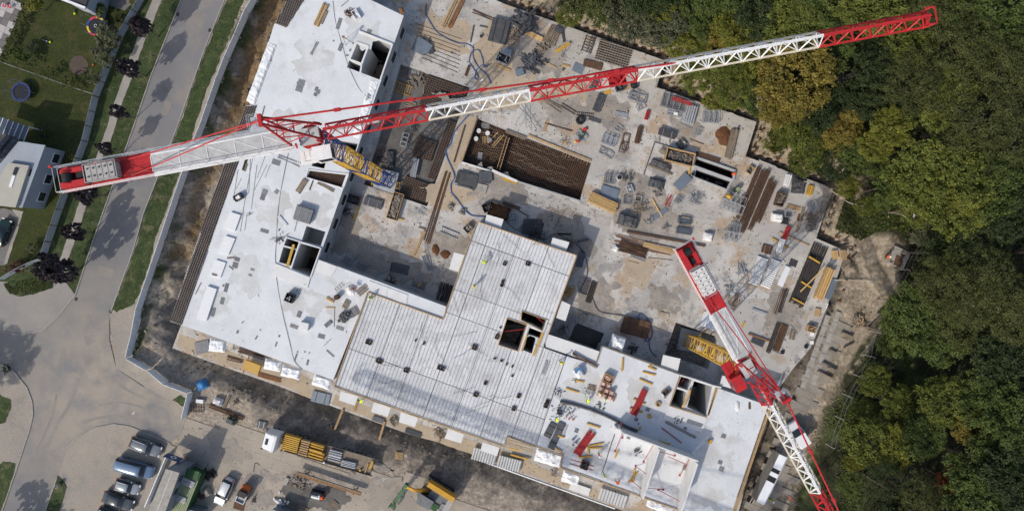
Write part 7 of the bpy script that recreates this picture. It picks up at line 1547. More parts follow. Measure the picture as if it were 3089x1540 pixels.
# ---------------------------------------------------------------- upper deck, right part
bars('dark red shuttering beams in front of the red jib section','B3',(235,30),(195,185),4,.7,.16,'rust',.02,2,.04,'shutter_beams','beams','beam');bars('dark purple beams right of the scaffold frames','A3',(305,1000),(280,1085),3,.5,.15,'prop_red',.02,2,.03,'shutter_beams','beams','beam')
tub('dark open crate under the red jib','A3',(5,800),(75,780),1.2,.7,0,'steel_dark','board_dark','crate','crate',.5,6);boards('pale boards beside the dark open crate','A3',(95,800),(145,785),.6,2,.0,'timber',0,'pale_boards','boards',.05);wrap('black tarpaulin roll behind the pale boards','A3',(160,740),(190,800),.8,.7,0,'black','tarpaulin_roll','tarpaulin',.06)
frames('scaffold tube heap below the red jib','A3',(130,850),(280,910),1.1,6,.01,'steel','scaffold_heap','scaffold',.15);frames('flat trestle frame below the scaffold heap','A3',(200,975),(270,930),1.0,2,.01,'steel','flat_trestle','frame');bars('red tipped pipes beside the flat trestle frame','A3',(0,1025),(120,1050),5,.7,.09,'galvanised',.02,2,.06,'pipe_bundle','pipes','pipe','tube');plank('red pipe below the grey pipes','A3',(0,1048),(70,1062),.1,.08,.02,'prop_red','pipe','pipe')
frames('thin trestle frame left of the dark red beams','B3',(75,260),(115,100),1.0,3,.01,'rust','flat_trestle','frame',.1);frames('pale table frame at the left of the upper deck','B3',(10,60),(55,10),1.0,2,.01,'steel','work_table','frame',.1);stillage('steel tube stillage at the left of the upper deck','B2',(1735,140),(1860,185),1.3,.7,0,'galvanised',3,'galvanised');frames('leaning frame pile below the tube stillage','B2',(1720,230),(1830,300),1.0,3,.01,'steel','frame_pile','frames',.3)
stillage('long scaffold tube stack at the retaining wall','A3',(420,900),(640,965),2.0,.8,0,'steel',4,'steel');bars('reddish tubes on the long scaffold stack','A3',(520,885),(700,945),5,.6,.1,'prop_red',.85,1,.03,'tube_bundle','tubes','tube','tube');bars('steel deck panels below the long scaffold stack','A3',(475,1010),(605,1035),4,1.0,.24,'steel',.02,3,.01,'steel_decking','panels','panel',th=.1);wrap('white sack on the steel deck panels','A3',(535,1022),(575,1028),.45,.25,.33,'bag_white','sack','sack',.05,.4)
bars('silver deck planks beside the deck panels','A3',(700,960),(655,1120),7,1.6,.2,'galvanised',.02,3,.02,'silver_planks','planks','plank');ladder('ladder pieces at the foot of the silver planks','A3',(600,1090),(710,1140),.8,.02,'steel','ladder','ladder',7);stillage('stack of silver scaffold frames near the wall corner','A3',(790,1060),(935,1070),1.7,.9,0,'galvanised',3,'galvanised')
boards('dark shutter leaning on two struts','B3',(395,75),(550,120),.9,3,.3,'board_dark',.08,'shutter','shutter',.04,.12,None,'steel');bars('two struts below the leaning dark shutter','B3',(455,100),(450,180),2,1.6,.1,'timber_old',.02,1,.02,'strut_pair','struts','strut');frames('tripod frame above the rust coloured pile','B3',(740,100),(785,40),.8,2,.01,'steel','folded_tripod','frame');frames('dark trestle pile in the tall shade of the shutters','B3',(570,220),(640,170),1.2,5,.01,'steel_dark','trestle_pile','trestles',.3);plank('long thin bar right of the dark trestle pile','B3',(680,145),(805,192),.08,.07,.01,'rebar_dark','thin_bar','bar')
heap('rust coloured soil pile beside the old timbers','B3',(990,120),1.25,1.5,.35,'soil_rust');bars('old brown timbers beside the rust coloured pile','B3',(1085,60),(1020,320),5,1.0,.22,'timber_old',.02,2,.05,'timber_bundle','timbers','timber',fan=.02);plank('grey steel channel right of the old timbers','B3',(1125,25),(1070,260),.18,.14,.02,'steel_dark','steel_channel','channel')
tub('large timber sided skip full of dark scrap','B3',(455,285),(700,345),1.85,1.2,0,'timber','board_dark','open_skip','skip',.55,30,.09,'timber_old');bars('brown planks sticking out behind the large timber skip','B3',(405,245),(460,275),4,.6,.12,'timber_old',.5,1,.05,'plank_bundle','planks','plank');wrap('black wrapped roll on a timber bearer','B3',(335,345),(505,415),.9,.6,.05,'board_dark','wrapped_roll','roll',.06,.4,'black');plank('timber bearer in front of the black wrapped roll','B3',(305,378),(520,465),.25,.18,.01,'timber_old','bearer','timber')
wrap('grey wrapped girder pack below the black roll','B3',(310,530),(450,560),1.3,.6,0,'steel_dark','wrapped_pack','pack',.05,.3,'black');boards('tilted dark blue slab beside the twin slot','B3',(560,590),(670,475),1.5,2,.2,'slate_blue',.06,'dark_slab','slab',.03,.12);beam('yellow beam at the corner of the twin slot','B3',(680,415),(660,480),.02);bars('rusty channels along the upper rim of the twin slot','B3',(730,275),(955,345),3,.6,.16,'rust',.02,1,.03,'channel_bundle','channels','channel')
plank('thin angle rail left of the skip','B3',(362,175),(262,465),.12,.1,.01,'steel_dark','angle_rail','rail');plank('thin angle rail joining the skip','B3',(362,172),(525,222),.1,.08,.01,'steel_dark','angle_rail','rail')
drum('green barrel casting a long shadow right of the twin slot','B3',(1118,598),.36,.95,0,'green_paint','green_pale');drum('grey ring base at the left corner of the twin slot','B3',(712,462),.3,.5,0,'steel','black');drum('orange marker at the right corner of the twin slot','B3',(1083,458),.2,.6,0,'hivis_orange',None,'marker','marker',False);tub('small open wooden box near the retaining wall','B3',(1200,455),(1240,400),.75,.5,0,'timber','board_dark','wooden_box','box',.4,0)
for x0,y0,y1,lab in ((1305,395,860,'leftmost of the long rusty rebar cages'),(1342,432,900,'second long rusty rebar cage from the left'),(1388,425,985,'third and longest of the long rusty rebar cages'),(1412,505,965,'fourth long rusty rebar cage from the left'),(1440,545,900,'rightmost of the long rusty rebar cages')): p0,p1=(x0,y0),(x0 - .425*(y1 - y0),y1);cage(lab,'B3',p0,p1,.46,.45,.02,5,'rust')
stillage('upper row of white scaffold cages beside the rebar','B3',(955,720),(1150,800),1.3,1.0,0,'galvanised',5);stillage('back row of white scaffold cages in the upper group','B3',(1000,645),(1170,720),1.2,.8,0,'steel',4);stillage('lower row of white scaffold cages beside the rebar','B3',(975,1010),(1110,1040),1.3,1.0,0,'galvanised',3);stillage('back row of white scaffold cages in the lower group','B3',(1040,930),(1120,960),1.2,.8,0,'steel',3);wrap('yellow sack on the upper scaffold cages','B3',(1015,645),(1055,680),.6,.5,.8,'beam_yellow','sack','sack',.08,.4)
clutter('tangled scaffold couplers below the twin slot','B3',(735,680),1.0,46,'steel',.0,'coupler_heap','scaffold',1.2,.08);frames('box frame left of the tangled couplers','B3',(565,720),(605,660),.8,3,.01,'steel','steel_box','frame',.08);bars('brown red tubes fanned below the dark slab','B3',(510,650),(470,755),5,.8,.08,'prop_red',.02,1,.05,'tube_bundle','tubes','tube','tube',fan=.1);clutter('broken blocks beside the fanned red tubes','B3',(390,640),.8,20,'rubble',.0,'rubble_heap','rubble',.5,.14,'box')
plank('bright orange plank in the middle of the deck','B3',(335,680),(428,850),.2,.14,.05,'timber_bright');boards('dark sheet under the bright orange plank','B3',(350,860),(475,775),.7,2,.0,'slate_blue',.04,'dark_sheet','sheet',.04);clutter('wire basket of clamps below the dark sheet','B3',(310,885),.6,30,'steel',.1,'clamp_basket','clamps',.4,.1);clutter('round heap of pale clamps left of the props','B3',(455,945),.6,36,'rubble',.05,'clamp_heap','clamps',.35,.11)
stillage('mesh crate with fittings at the left of the middle deck','B3',(70,700),(135,705),1.0,.6,0,'steel',1,'steel');stillage('second mesh crate with brown fittings','B3',(180,680),(240,690),.8,.6,0,'galvanised',1,'timber_old');tub('white tray crate above the mesh crates','B3',(125,565),(148,630),.8,.4,0,'galvanised','steel','tray_crate','crate',.5,6);drum('pale round concrete ring at the left edge of the middle deck','B3',(45,490),.42,.5,0,'plate_concrete','black','concrete_ring','ring',False);clutter('litter around the pale concrete ring','B3',(120,480),.8,22,'steel_dark',.0,'litter','litter',.6,.09,'box')
stillage('open lattice crates right of the pit corner','B2',(1755,500),(1850,515),1.3,.7,0,'steel',2,'steel');clutter('pinkish rubble and bars in the middle of the deck','B3',(230,760),1.3,50,'timber_old',.0,'rubble_scatter','rubble',.8,.07,'box')
o=wrap('black tarpaulin covered pallet in the middle of the deck','B3',(30,860),(200,910),1.6,1.1,0,'board_dark','covered_pallet','pallet',.06,.15,'black')
stillage('upper stack of green grey props','B3',(580,880),(690,890),.9,.5,0,'steel_dark',1,None);bars('green grey steel props in the upper stack','B3',(570,870),(690,885),8,.9,.08,'slate_blue',.05,3,.03,'prop_stack','props','prop','tube');bars('timber lath on the upper prop stack','B3',(610,850),(680,862),1,.1,.1,'timber',.5,1,.01,'lath','lath','lath');stillage('lower stack frame of green grey props','B3',(560,965),(690,985),.9,.5,0,'steel_dark',1,None);bars('green grey steel props in the lower stack','B3',(555,965),(690,985),8,.8,.08,'slate_blue',.05,3,.03,'prop_stack','props','prop','tube')
wrap('white bulk bag with grey contents on the middle deck','B3',(800,1020),(880,1035),1.25,.8,0,'bag_white','bulk_bag','bag',.08,.3);plank('long rusty girder pointing at the red counter-jib','B3',(110,980),(815,1110),.3,.24,.02,'rust','steel_girder','girder');bars('orange brown timbers left of the red counter-jib','B3',(255,1095),(560,1165),5,.7,.14,'timber',.02,2,.04,'timber_bundle','timbers','timber');bars('long thin brown bars fanning left of the counter-jib','B3',(0,1040),(520,1170),6,1.4,.08,'rust_orange',.02,1,.1,fan=.03)
bars('dark brown rebar heap at the left of the fanned bars','B3',(40,1100),(290,1180),12,1.5,.09,'rust',.02,3,.08,fan=.05);bars('grey steel profiles below the dark rebar heap','B3',(150,1185),(280,1240),5,.6,.09,'steel',.02,1,.06,fan=.08);plank('bent thin rod right of the grey profiles','B3',(300,1215),(525,1240),.06,.05,.01,'rust','thin_rod','rod');wrap('white sack left of the dark rebar heap','B3',(-10,1120),(30,1150),.8,.5,0,'bag_white','sack','sack',.07,.4);plank('thin brown rod on the deck below the profiles','B3',(120,1242),(222,1268),.06,.05,.01,'rust','thin_rod','rod')

# ---------------------------------------------------------------- east part of the deck
bars('white and red barrier boards at the wall corner','E1',(355,140),(325,240),5,.75,.13,'paint_white',.02,4,.01,'barrier_boards','boards','board');wrap('black tarpaulin heap at the wall corner','E1',(385,225),(500,240),2.5,.8,0,'board_dark','tarpaulin_heap','tarpaulin',.15,.4);bars('yellow board pack right of the tarpaulin heap','E1',(555,240),(530,325),5,.7,.13,'beam_yellow',.02,5,.01,'board_pack','boards','board')
tub('dark wire crate of scrap beside the rebar cages','E1',(285,310),(250,420),1.15,.9,0,'rust','board_dark','wire_crate','crate',.6,18,.06,'timber_old');bars('short white tubes right of the dark wire crate','E1',(340,420),(455,450),6,.5,.09,'timber',.02,2,.06,'tube_bundle','tubes','tube','tube');wrap('white bag with pink print beside the mesh crates','E1',(195,520),(295,535),1.2,.9,0,'bag_white','printed_bag','bag',.08,.3);o=MB().add([T('E1',*p,.98) for p in ((225,505),(262,512),(258,545),(232,540))],[(0,1,2,3)])
stillage('upper grey mesh crate beside the printed bag','E1',(305,490),(380,500),1.0,.9,0,'galvanised',1,'steel');stillage('lower dark mesh crate beside the printed bag','E1',(285,550),(345,560),1.0,.8,0,'rebar_dark',2,'steel_dark')
bars('brown planks lying upright beside the mesh crates','E1',(490,430),(430,670),3,.45,.12,'timber_old',.02,1,.05,'plank_bundle','planks','plank',fan=.03);boards('brown plate under the upright planks','E1',(470,500),(450,560),.8,1,.0,'rust',0,'brown_plate','plate',0);clutter('scaffold scraps at the eastern deck edge','E1',(560,560),1.6,50,'timber_old',.0,'scaffold_scraps','scrap',1.6,.08);frames('grey frames at the eastern deck edge','E1',(510,620),(590,600),1.2,5,.01,'steel','frame_stack','frames',.3);frames('white railing frames near the top of the eastern edge','E1',(540,420),(610,400),1.2,4,.01,'galvanised','railing_stack','frames',.3)
for k,(x,y,lab) in enumerate(((715,300,'uppermost timber guard frame on the eastern edge'),(690,430,'second timber guard frame on the eastern edge'),(640,510,'third timber guard frame on the eastern edge'))): frames(lab,'E1',(x - 45,y),(x+45,y+20),1.5,2,.3,'timber_old','guard_rail_set','frame',.05)
bars('dark red tubes at the upper end of the white tube pack','E1',(358,610),(312,722),6,.75,.13,'prop_red',.2,2,.01,'tube_pack','tubes','tube','tube');bars('white tube pack below the dark red tubes','E1',(300,720),(262,842),5,.8,.14,'paint_white',.2,2,.01,'tube_pack','tubes','tube','tube');beam('left yellow bearer under the white tube pack','E1',(205,712),(350,805),.0);beam('long timber bearer crossing the eastern deck','E1',(272,655),(540,780),.0,'timber',.18,.14,'timber_bearer')
boards('rusty square plate stack on the eastern deck','E1',(115,800),(200,825),1.2,3,0,'rust',0,'plate_stack','plates',.08,.08,None,'timber_old');stair('left of the two white ribbed stair flights','E1',(122,885),(35,1130),1.55,.05,14,'plate_concrete','white stair flights on the eastern deck',.09);stair('right of the two white ribbed stair flights','E1',(245,910),(140,1155),1.45,.05,14,'plate_concrete','white stair flights on the eastern deck',.09);boards('white sheet panel right of the ribbed stairs','E1',(350,970),(275,1145),.8,2,.05,'insulation',0,'white_sheets','panel',.04,.12);boards('open hatch cover above the white sheet panel','E1',(365,925),(430,950),1.0,1,.0,'board_dark',0,'floor_hatch','cover',0)
bars('row of long black pipes on the eastern deck','E1',(648,770),(415,1320),7,2.3,.3,'pipe_black',.02,1,.01,'pipe_row','pipes','pipe','tube');bars('second layer of long black pipes','E1',(600,880),(440,1270),6,1.9,.28,'pipe_black',.3,1,.01,'pipe_row','pipes','pipe','tube')
for p0,p1,lab in (((538,880),(635,938),'upper yellow bearer on the black pipes'),((468,1105),(565,1165),'middle yellow bearer on the black pipes'),((390,1255),(495,1310),'lower yellow bearer on the black pipes')): beam(lab,'E1',p0,p1,.6)
plank('long pale plank laid slanting over the black pipes','E1',(665,992),(462,1196),.2,.08,.8,'timber_bright');bars('bright sawn timber pack at the eastern edge','E1',(725,980),(610,1260),7,1.25,.17,'timber_bright',.05,4,.01,'timber_pack','timber','plank',bearers='timber_old');bars('blue grey steel sheets beside the timber pack','E1',(775,1080),(700,1260),5,1.0,.2,'slate_blue',.05,2,.02,'steel_sheets','sheets','sheet',th=.06);pallet('left pallet of yellow slats at the eastern corner','E1',(745,870),(800,860),1.3,.3,'timber_bright');pallet('right pallet of brown slats at the eastern corner','E1',(815,870),(875,862),1.4,.3,'timber');boards('dark blue box below the yellow pallet','E1',(728,920),(770,930),.5,2,.0,'slate_blue',0,'dark_box','box',.02,.2)
pallet('pallet beside the concrete kerb below the timber pack','E2',(590,270),(640,280),1.2,.1,'timber');tub('timber pallet box at the kerb of the site road','E2',(515,410),(585,430),.85,.7,0,'timber','timber_old','pallet_box','box',.6,6,.06,'timber');boards('upper white sheet by the site road kerb','E2',(552,470),(588,475),.5,1,.06,'paint_white',0,'white_sheet','sheet',0);boards('lower white sheet by the site road kerb','E2',(550,545),(582,548),.5,1,.06,'paint_white',0,'white_sheet','sheet',0)
bars('left dark rebar strip south of the black pipes','E2',(265,365),(165,640),5,.6,.08,'rebar_dark',.02,3,.02);bars('right dark rebar strip south of the black pipes','E2',(325,380),(235,620),8,1.0,.08,'rust',.02,3,.02);plank('white pole with a round foot beside the rebar strips','E2',(155,595),(285,655),.08,.08,.02,'galvanised','pole','pole');ring('left black tyre near the site road','E2',(298,633),.22,.08,0,'black_rubber','tyre','tyre');ring('right black tyre near the site road','E2',(512,582),.22,.08,0,'black_rubber','tyre','tyre');bars('pale brown boards right of the rebar strips','E2',(400,430),(380,520),4,.7,.12,'timber_old',.02,1,.04,'board_bundle','boards','board');plank('grey board standing right of the rebar strips','E2',(375,390),(435,470),.15,.08,.02,'steel')
bars('galvanised pipes below the stair flights','E2',(25,240),(165,290),3,.3,.1,'galvanised',.02,2,.02,'pipe_bundle','pipes','pipe','tube');bars('grey mesh mats under the jib of the lower crane','E2',(20,515),(130,565),6,.9,.12,'steel_dark',.02,2,.02,'mat_stack','mats','mat');beam('orange beam at the mast of the lower crane','E2',(-10,468),(180,535),.1,'rust_orange',.22,.2,'orange_beam');bars('rusty bars between the pipes and rebar strips','E2',(310,60),(230,290),4,.6,.08,'rust',.02,1,.06);bars('dark poles left of the black pipes','E2',(340,60),(270,280),4,.6,.1,'rebar_dark',.02,1,.05,'pole_bundle','poles','pole')
clutter('bent pipe fittings left of the stair flights','C3',(1140,205),.8,24,'steel',.0,'pipe_fittings','pipes',1.5,.1);clutter('steel trestles below the bent pipe fittings','C3',(1035,370),.8,18,'steel',.0,'trestle_heap','trestles',1.4,.09);bars('brown boards below the steel trestles','C3',(1115,420),(1065,580),3,.5,.12,'timber_old',.02,1,.04,'board_bundle','boards','board');boards('pale blue box beside the crane counter-jib','C3',(790,650),(930,700),2.2,2,0,'insulation',0,'blue_box','box',.02,.35)
boards('dark brown mesh stack in the lower courtyard','C3',(70,700),(310,760),2.5,4,0,'rust',.0,'mesh_stack','meshes',.06,.14,None,'rebar_dark');hose('dark hose running down beside the middle block','C2',[(1530,0),(1595,110),(1605,260),(1545,400),(1600,435),(1650,455),(1690,560),(1750,600),(1860,615),(1950,630)],.07,'hose_dark',.07);hose('blue hose curling round the dark mesh stack','C3',[(260,690),(215,640),(240,610),(290,650),(330,720),(340,800),(310,855),(270,850),(310,830),(315,900),(330,950),(380,1000)],.08,'hose_blue',.08)
bars('dark bar bundle right of the middle block','C2',(1670,320),(1610,510),7,.8,.08,'rebar_dark',.02,3,.03);clutter('yellow timbers heaped at the right of the middle block','C2',(1440,410),.9,18,'timber_bright',.0,'timber_heap','timber',1.3,.12,'box');stillage('left round crate of fittings beside the pond','C2',(1445,670),(1510,680),1.0,.6,0,'steel',2,'steel');drum('right round concrete ring beside the pond','C2',(1570,655),.6,.6,0,'concrete_old','rubble','concrete_ring','ring',False);clutter('grey scraps between the middle block and the pond','C2',(1390,740),.8,20,'steel_dark',.0,'scrap_heap','scrap',1.0,.07);plank('dark stick lying on the bare courtyard','C3',(405,590),(497,608),.15,.08,.01,'timber_old','stick','stick')
wrap('white foil wrapped chimney block beside the pond','C3',(-40,850),(80,890),2.0,1.6,2.4,'foil_white','wrapped_block','block',.12,.2);boards('white precast balcony slab at the top rim of the right block','C3',(425,1040),(580,1075),1.9,1,3.9,'plate_concrete',0,'balcony_slab','balcony',0,.2);boards('second white slab at the right end of the top rim','C3',(960,1210),(1100,1250),1.4,1,3.9,'plate_concrete',0,'balcony_slab','balcony',0,.2)
clutter('black scrap below the pond corner','C3',(155,925),.8,24,'board_dark',.0,'scrap_heap','scrap',.9,.1);clutter('dark rubbish around the crane pit edge','C3',(520,930),1.2,34,'rebar_dark',.0,'rubbish','rubbish',1.0,.08);plank('yellow beam across the crane pit','C3',(780,780),(755,850),.25,.2,.02,'beam_yellow','formwork_beam','beam');bars('yellow props beside the counter-jib','C3',(1175,680),(1150,730),2,.3,.12,'beam_yellow',.02,1,.02,'prop_pair','props','prop')

# ---------------------------------------------------------------- clearing, site road and the long shed
c=T('E1',1555,518,2.2);o=thing('portable_toilet','white portable cabin at the edge of the wood','toilet',(c.x,c.y,.6),.15);MB().box((0,0,1.05),(1.25,1.1,2.1)).build('body','paint_white',o);lumpy(1.35,1.2,.22,3,.2,.01,.5).build('roof','paint_white',o,True).location=(0,0,2.1);MB().box((0,-.56,1.0),(.75,.03,1.8)).build('door','plate_concrete',o);MB().tube([(.25,.1,2.2),(.25,.1,2.5)],.06,8).build('vent_pipe','black',o)
cc=T('E1',1360,890,.9);a=math.radians(-24);o=thing('concrete_chamber','weathered concrete chamber slab with two openings in the clearing','chamber',(cc.x,cc.y,0),a)
h1=[(.35+.42*math.cos(k*.628),.75+.42*math.sin(k*.628)) for k in range(10)];h2_=[(-.85+.3*math.cos(k*.628),-.85+.3*math.sin(k*.628)) for k in range(10)]
MB().prism([(-1.25,-1.35),(1.25,-1.35),(1.25,1.35),(-1.25,1.35)],0,.85,[h1,h2_],bottom=False).build('slab','concrete_old',o);MB().box((0,0,.1),(2.3,2.5,.1)).build('inside','black',o);MB().box((.05,-.5,.9),(1.1,1.5,.05),.1).build('rusty_lid','rust',o)
hose('pale cable across the clearing from the deck','E1',[(775,1090),(1000,1096),(1200,1090),(1360,1050)],.06,'cable_pale',.25,'cable','cable',4);hose('pale cable from the deck corner to the white cabin','E1',[(500,200),(680,250),(780,310),(900,390),(1050,430),(1220,480),(1360,495),(1500,565)],.05,'cable_pale',.9,'cable','cable',4)
clutter('pile of cut logs at the end of the site road','E2',(985,360),.95,46,'timber_old',.1,'log_pile','logs',1.3,.17);clutter('pale cut log ends around the log pile','E2',(1000,330),1.0,14,'timber',.3,'log_ends','logs',.5,.16)
for k,(p0,p1,lab) in enumerate((((830,455),(930,500),'uppermost timber sleeper on the site road'),((720,610),(780,645),'second timber sleeper on the site road'),((655,725),(720,765),'third timber sleeper on the site road'),((610,805),(740,870),'lowest long timber sleeper on the site road'),((850,600),(930,560),'slanting sleeper at the right of the site road'),((700,760),(780,800),'sleeper lying against the right edge of the site road'))): plank(lab,'E2',p0,p1,.28,.4,.1,'timber_old','sleeper','sleeper')
plank('white tipped plank lying over the eastern rim','E2',(712,190),(695,240),.12,.08,.05,'paint_white');plank('plank lying in the grass of the clearing','E1',(1225,490),(1262,525),.18,.08,.75,'timber')
z=2.4;q=[T('D3',*p,z) for p in ((1490,768),(1558,800),(1350,1230),(1282,1195))];o=thing('site_shed','long narrow grey site shed with two dark openings by the lower road','shed')
MB().prism([p.to_2d() for p in q],0,z - .05).build('wall','concrete_old',o)
for f0,f1 in ((0,.28),(.36,.44),(.55,1.0)): a_,b_,c_,d_=q[0].lerp(q[3],f0),q[0].lerp(q[3],f1),q[1].lerp(q[2],f1),q[1].lerp(q[2],f0);MB().prism([p.to_2d() for p in (a_,b_,c_,d_)],z - .05,z+.05).build('roof_panel','hoarding',o)
for f0,f1 in ((.28,.36),(.44,.55)): a_,b_,c_,d_=q[0].lerp(q[3],f0),q[0].lerp(q[3],f1),q[1].lerp(q[2],f1),q[1].lerp(q[2],f0);MB().prism([p.to_2d() for p in (a_,b_,c_,d_)],z - .05,z - .03).build('roof_opening','black',o)
a_,b_=q[1]+Vector((.25,0,-.6)),q[2]+Vector((.25,0,-.6));MB().bar(a_,b_,.5,.05).build('side_gutter','galvanised',o)
plank('orange tube lying in the grass by the lower road','D3',(1572,1140),(1615,1190),.1,.08,.05,'hivis_orange','orange_tube','tube')
bars('long kerb boards along the lower right trench','D3',(1560,640),(1220,1230),2,.5,.14,'concrete_old',.0,1,.02,'kerb_boards','boards','board')
# overhead lines at the wood edge
def pole_line(label,s,pts,h=6.0,spread=.5):
    t=thing('power_line',label,'power line');P_=[T(s,*p,h) for p in pts];mbw=MB()
    for i,p in enumerate(P_):
        MB().tube([(p.x,p.y,0),(p.x,p.y,h+.3)],[.08,.05],8).build('pole','concrete_old',t);nx2=(P_[min(i+1,len(P_) - 1)] - P_[max(i - 1,0)]).normalized();n2=Vector((-nx2.y,nx2.x,0));MB().bar(p - n2*spread*1.1,p+n2*spread*1.1,.07,.07).build('cross_arm','concrete_old',t)
        if i<len(P_) - 1:
            for sd_ in (-1,1):
                q0,q1=p+n2*spread*sd_,P_[i+1]+n2*spread*sd_;mbw.tube([q0.lerp(q1,k/6) - Vector((0,0,.35*math.sin(math.pi*k/6))) for k in range(7)],.025,4)
    mbw.build('wires','cable',t);return t
pole_line('overhead line along the edge of the wood at lower right','E2',[(1180,460),(1126,680),(1025,862),(920,1040),(840,1240),(760,1500)],3.0,.3);pole_line('overhead line through the upper wood edge','A3',[(-120,40),(160,190),(620,425),(910,668),(1280,940),(1480,1030)],4.0,.4)
pole_line('overhead line climbing from the clearing into the wood','E1',[(1580,755),(1440,1000),(1300,1284)],4.0,.3)
# uncountable crumbs and dust clods on the deck and in the mud
mk('clod',(.17,.145,.12),(.10,.088,.075),1.2,.95,fine=(6,.25));mk('clod_pale',(.33,.29,.23),(.20,.175,.145),1.2,.95,fine=(6,.25))
def crumbs(name,label,poly,n,z,mat,lo,hi,holes=(),seed=3,follow=False,asp=4):
    r=np.random.default_rng(seed);xs=[p[0] for p in poly];ys=[p[1] for p in poly];x,y=r.uniform(min(xs),max(xs),n*3),r.uniform(min(ys),max(ys),n*3);k=inside(poly,x,y)
    for h in holes: k &= ~inside(h,x,y)
    dens=fnoise(x,y,.35,seed)>.47;k &= dens;x,y=x[k][:n],y[k][:n];mb=MB()
    for i in range(len(x)):
        s_=r.uniform(lo,hi);l=s_*r.uniform(1,asp);zz=(gz(x[i],y[i]) if follow else z)+s_*.3;mb.box((x[i],y[i],zz),(l,s_,s_*.7),r.uniform(0,3.14))
    return tag(mb.build(name,mat),label,'debris',None,'stuff')
HOL=[PIT_BIG,PIT_WEST,PIT_CRANE,SLOT_A,SLOT_B,POND,WING,MID,EAST]
crumbs('dark_debris','dark crumbs and splinters strewn over the deck',DECK,2600,.0,'rebar_dark',.03,.09,HOL,3);crumbs('pale_debris','pale crumbs of concrete and wood strewn over the deck',DECK,2400,.0,'concrete_old',.04,.11,HOL,4);crumbs('wood_debris','wood splinters strewn over the deck',DECK,1500,.0,'timber',.03,.07,HOL,5)
crumbs('slab_debris','small dark specks strewn over the white slabs',EAST,170,ZS,'steel_dark',.02,.05,[E_A,E_B,E_C],6);crumbs('slab_debris','small grey specks strewn over the street wing',WING,200,ZS,'cover_grey',.02,.05,[W_SHAFT,W_CELL,W_CORE_A,W_CORE_B,W_STAIR_A,W_STAIR_B,W_STAIR_C,W_RECESS],8)
crumbs('clods','clods of earth lying on the banks',PITP,3800,0,'clod',.08,.3,[DECK,WING],9,True,1.5);crumbs('yard_crumbs','stones and crumbs in the yard',XY([(560,1262),(900,1330),(1250,1430),(1500,1560),(470,1560),(520,1400)]),260,0,'clod',.03,.08,[],10)
crumbs('bank_clods','straw coloured clods on the bank behind the street fence',FENCE_W+CREST_W[8::-1],3200,0,'clod_pale',.08,.34,[],11,True,1.6)
# ---------------------------------------------------------------- vegetation
def leaf_cloud(name,C,Nrm,size,var,mat,aspect=.6):
    """mesh of leaf-sized rhombic faces"""
    n=len(C);r=NPR
    t=np.cross(Nrm,r.normal(size=(n,3)));t /= np.linalg.norm(t,axis=1,keepdims=True)+1e-9;b=np.cross(Nrm,t)
    s=size[:,None];droop=Nrm*(size*.15)[:,None]
    V=np.stack([C - t*s,C - b*s*aspect+droop,C+t*s,C+b*s*aspect+droop],1).reshape(-1,3)
    me=bpy.data.meshes.new(name);me.vertices.add(4*n);me.vertices.foreach_set('co',V.astype(np.float32).ravel())
    me.loops.add(4*n);me.loops.foreach_set('vertex_index',np.arange(4*n,dtype=np.int32));me.polygons.add(n);me.polygons.foreach_set('loop_start',np.arange(0,4*n,4,dtype=np.int32));me.update(calc_edges=True)
    at=me.attributes.new('var','FLOAT','FACE');at.data.foreach_set('value',np.clip(var,0,1).astype(np.float32))
    me.materials.append(MATS[mat] if mat else None);return me
def crown(name,R,H,n,leaf,seed,lobes=9,droop=0.0,ragged_=.35):
    """crown of overlapping leaf lobes; origin at the crown's middle"""
    r=np.random.default_rng(seed);cs=[];rs=[]
    cs.append((0,0,H*.1));rs.append(.42 if R>2.5 else .8)
    for k in range(lobes):
        a=2.399*k+r.uniform(-.4,.4);f=r.uniform(.3,.92);cs.append((math.cos(a)*f*R,math.sin(a)*f*R,r.uniform(-.4,.5)*H*(1.1 - f*.5)));rs.append(r.uniform(.15,.36))
    for k in range(lobes*2 if R>2.5 else lobes):   # twigs that break the outline
        a=r.uniform(0,6.28);f=r.uniform(.75,1.1) if R>2.5 else r.uniform(.55,.85);cs.append((math.cos(a)*f*R,math.sin(a)*f*R,r.uniform(-.35,.2)*H));rs.append(r.uniform(.10,.2))
    cs,rs=np.array(cs),np.array(rs);w=rs ** 2;ns=max(30,n // 22);ks=r.choice(len(cs),ns,p=w/w.sum())
    ds=r.normal(size=(ns,3));ds[:,2]=np.abs(ds[:,2])*.9 - .25;ds /= np.linalg.norm(ds,axis=1,keepdims=True)
    S_=cs[ks]+ds*(rs[ks]*R*(1 - r.random(ns) ** 2*ragged_))[:,None]*np.array([1,1,.8*H/R])
    q=r.integers(0,ns,n);k=ks[q];d=ds[q];C=S_[q]+r.normal(size=(n,3))*np.array([.05,.05,.024])*R   # leaves gathered in sprays
    if droop: C[:,2] -= droop*np.hypot(C[:,0],C[:,1]) ** 1.2*.12
    Nr=d*.4+r.normal(size=(n,3))*.42+np.array([0,0,.5]);Nr /= np.linalg.norm(Nr,axis=1,keepdims=True)
    lobe_tone=r.uniform(.15,.75,len(cs));spt=r.random(ns);var=lobe_tone[k]*.4+spt[q]*.5+r.random(n)*.25 - .05
    return C,Nr,leaf*r.uniform(.55,1.25,n),var
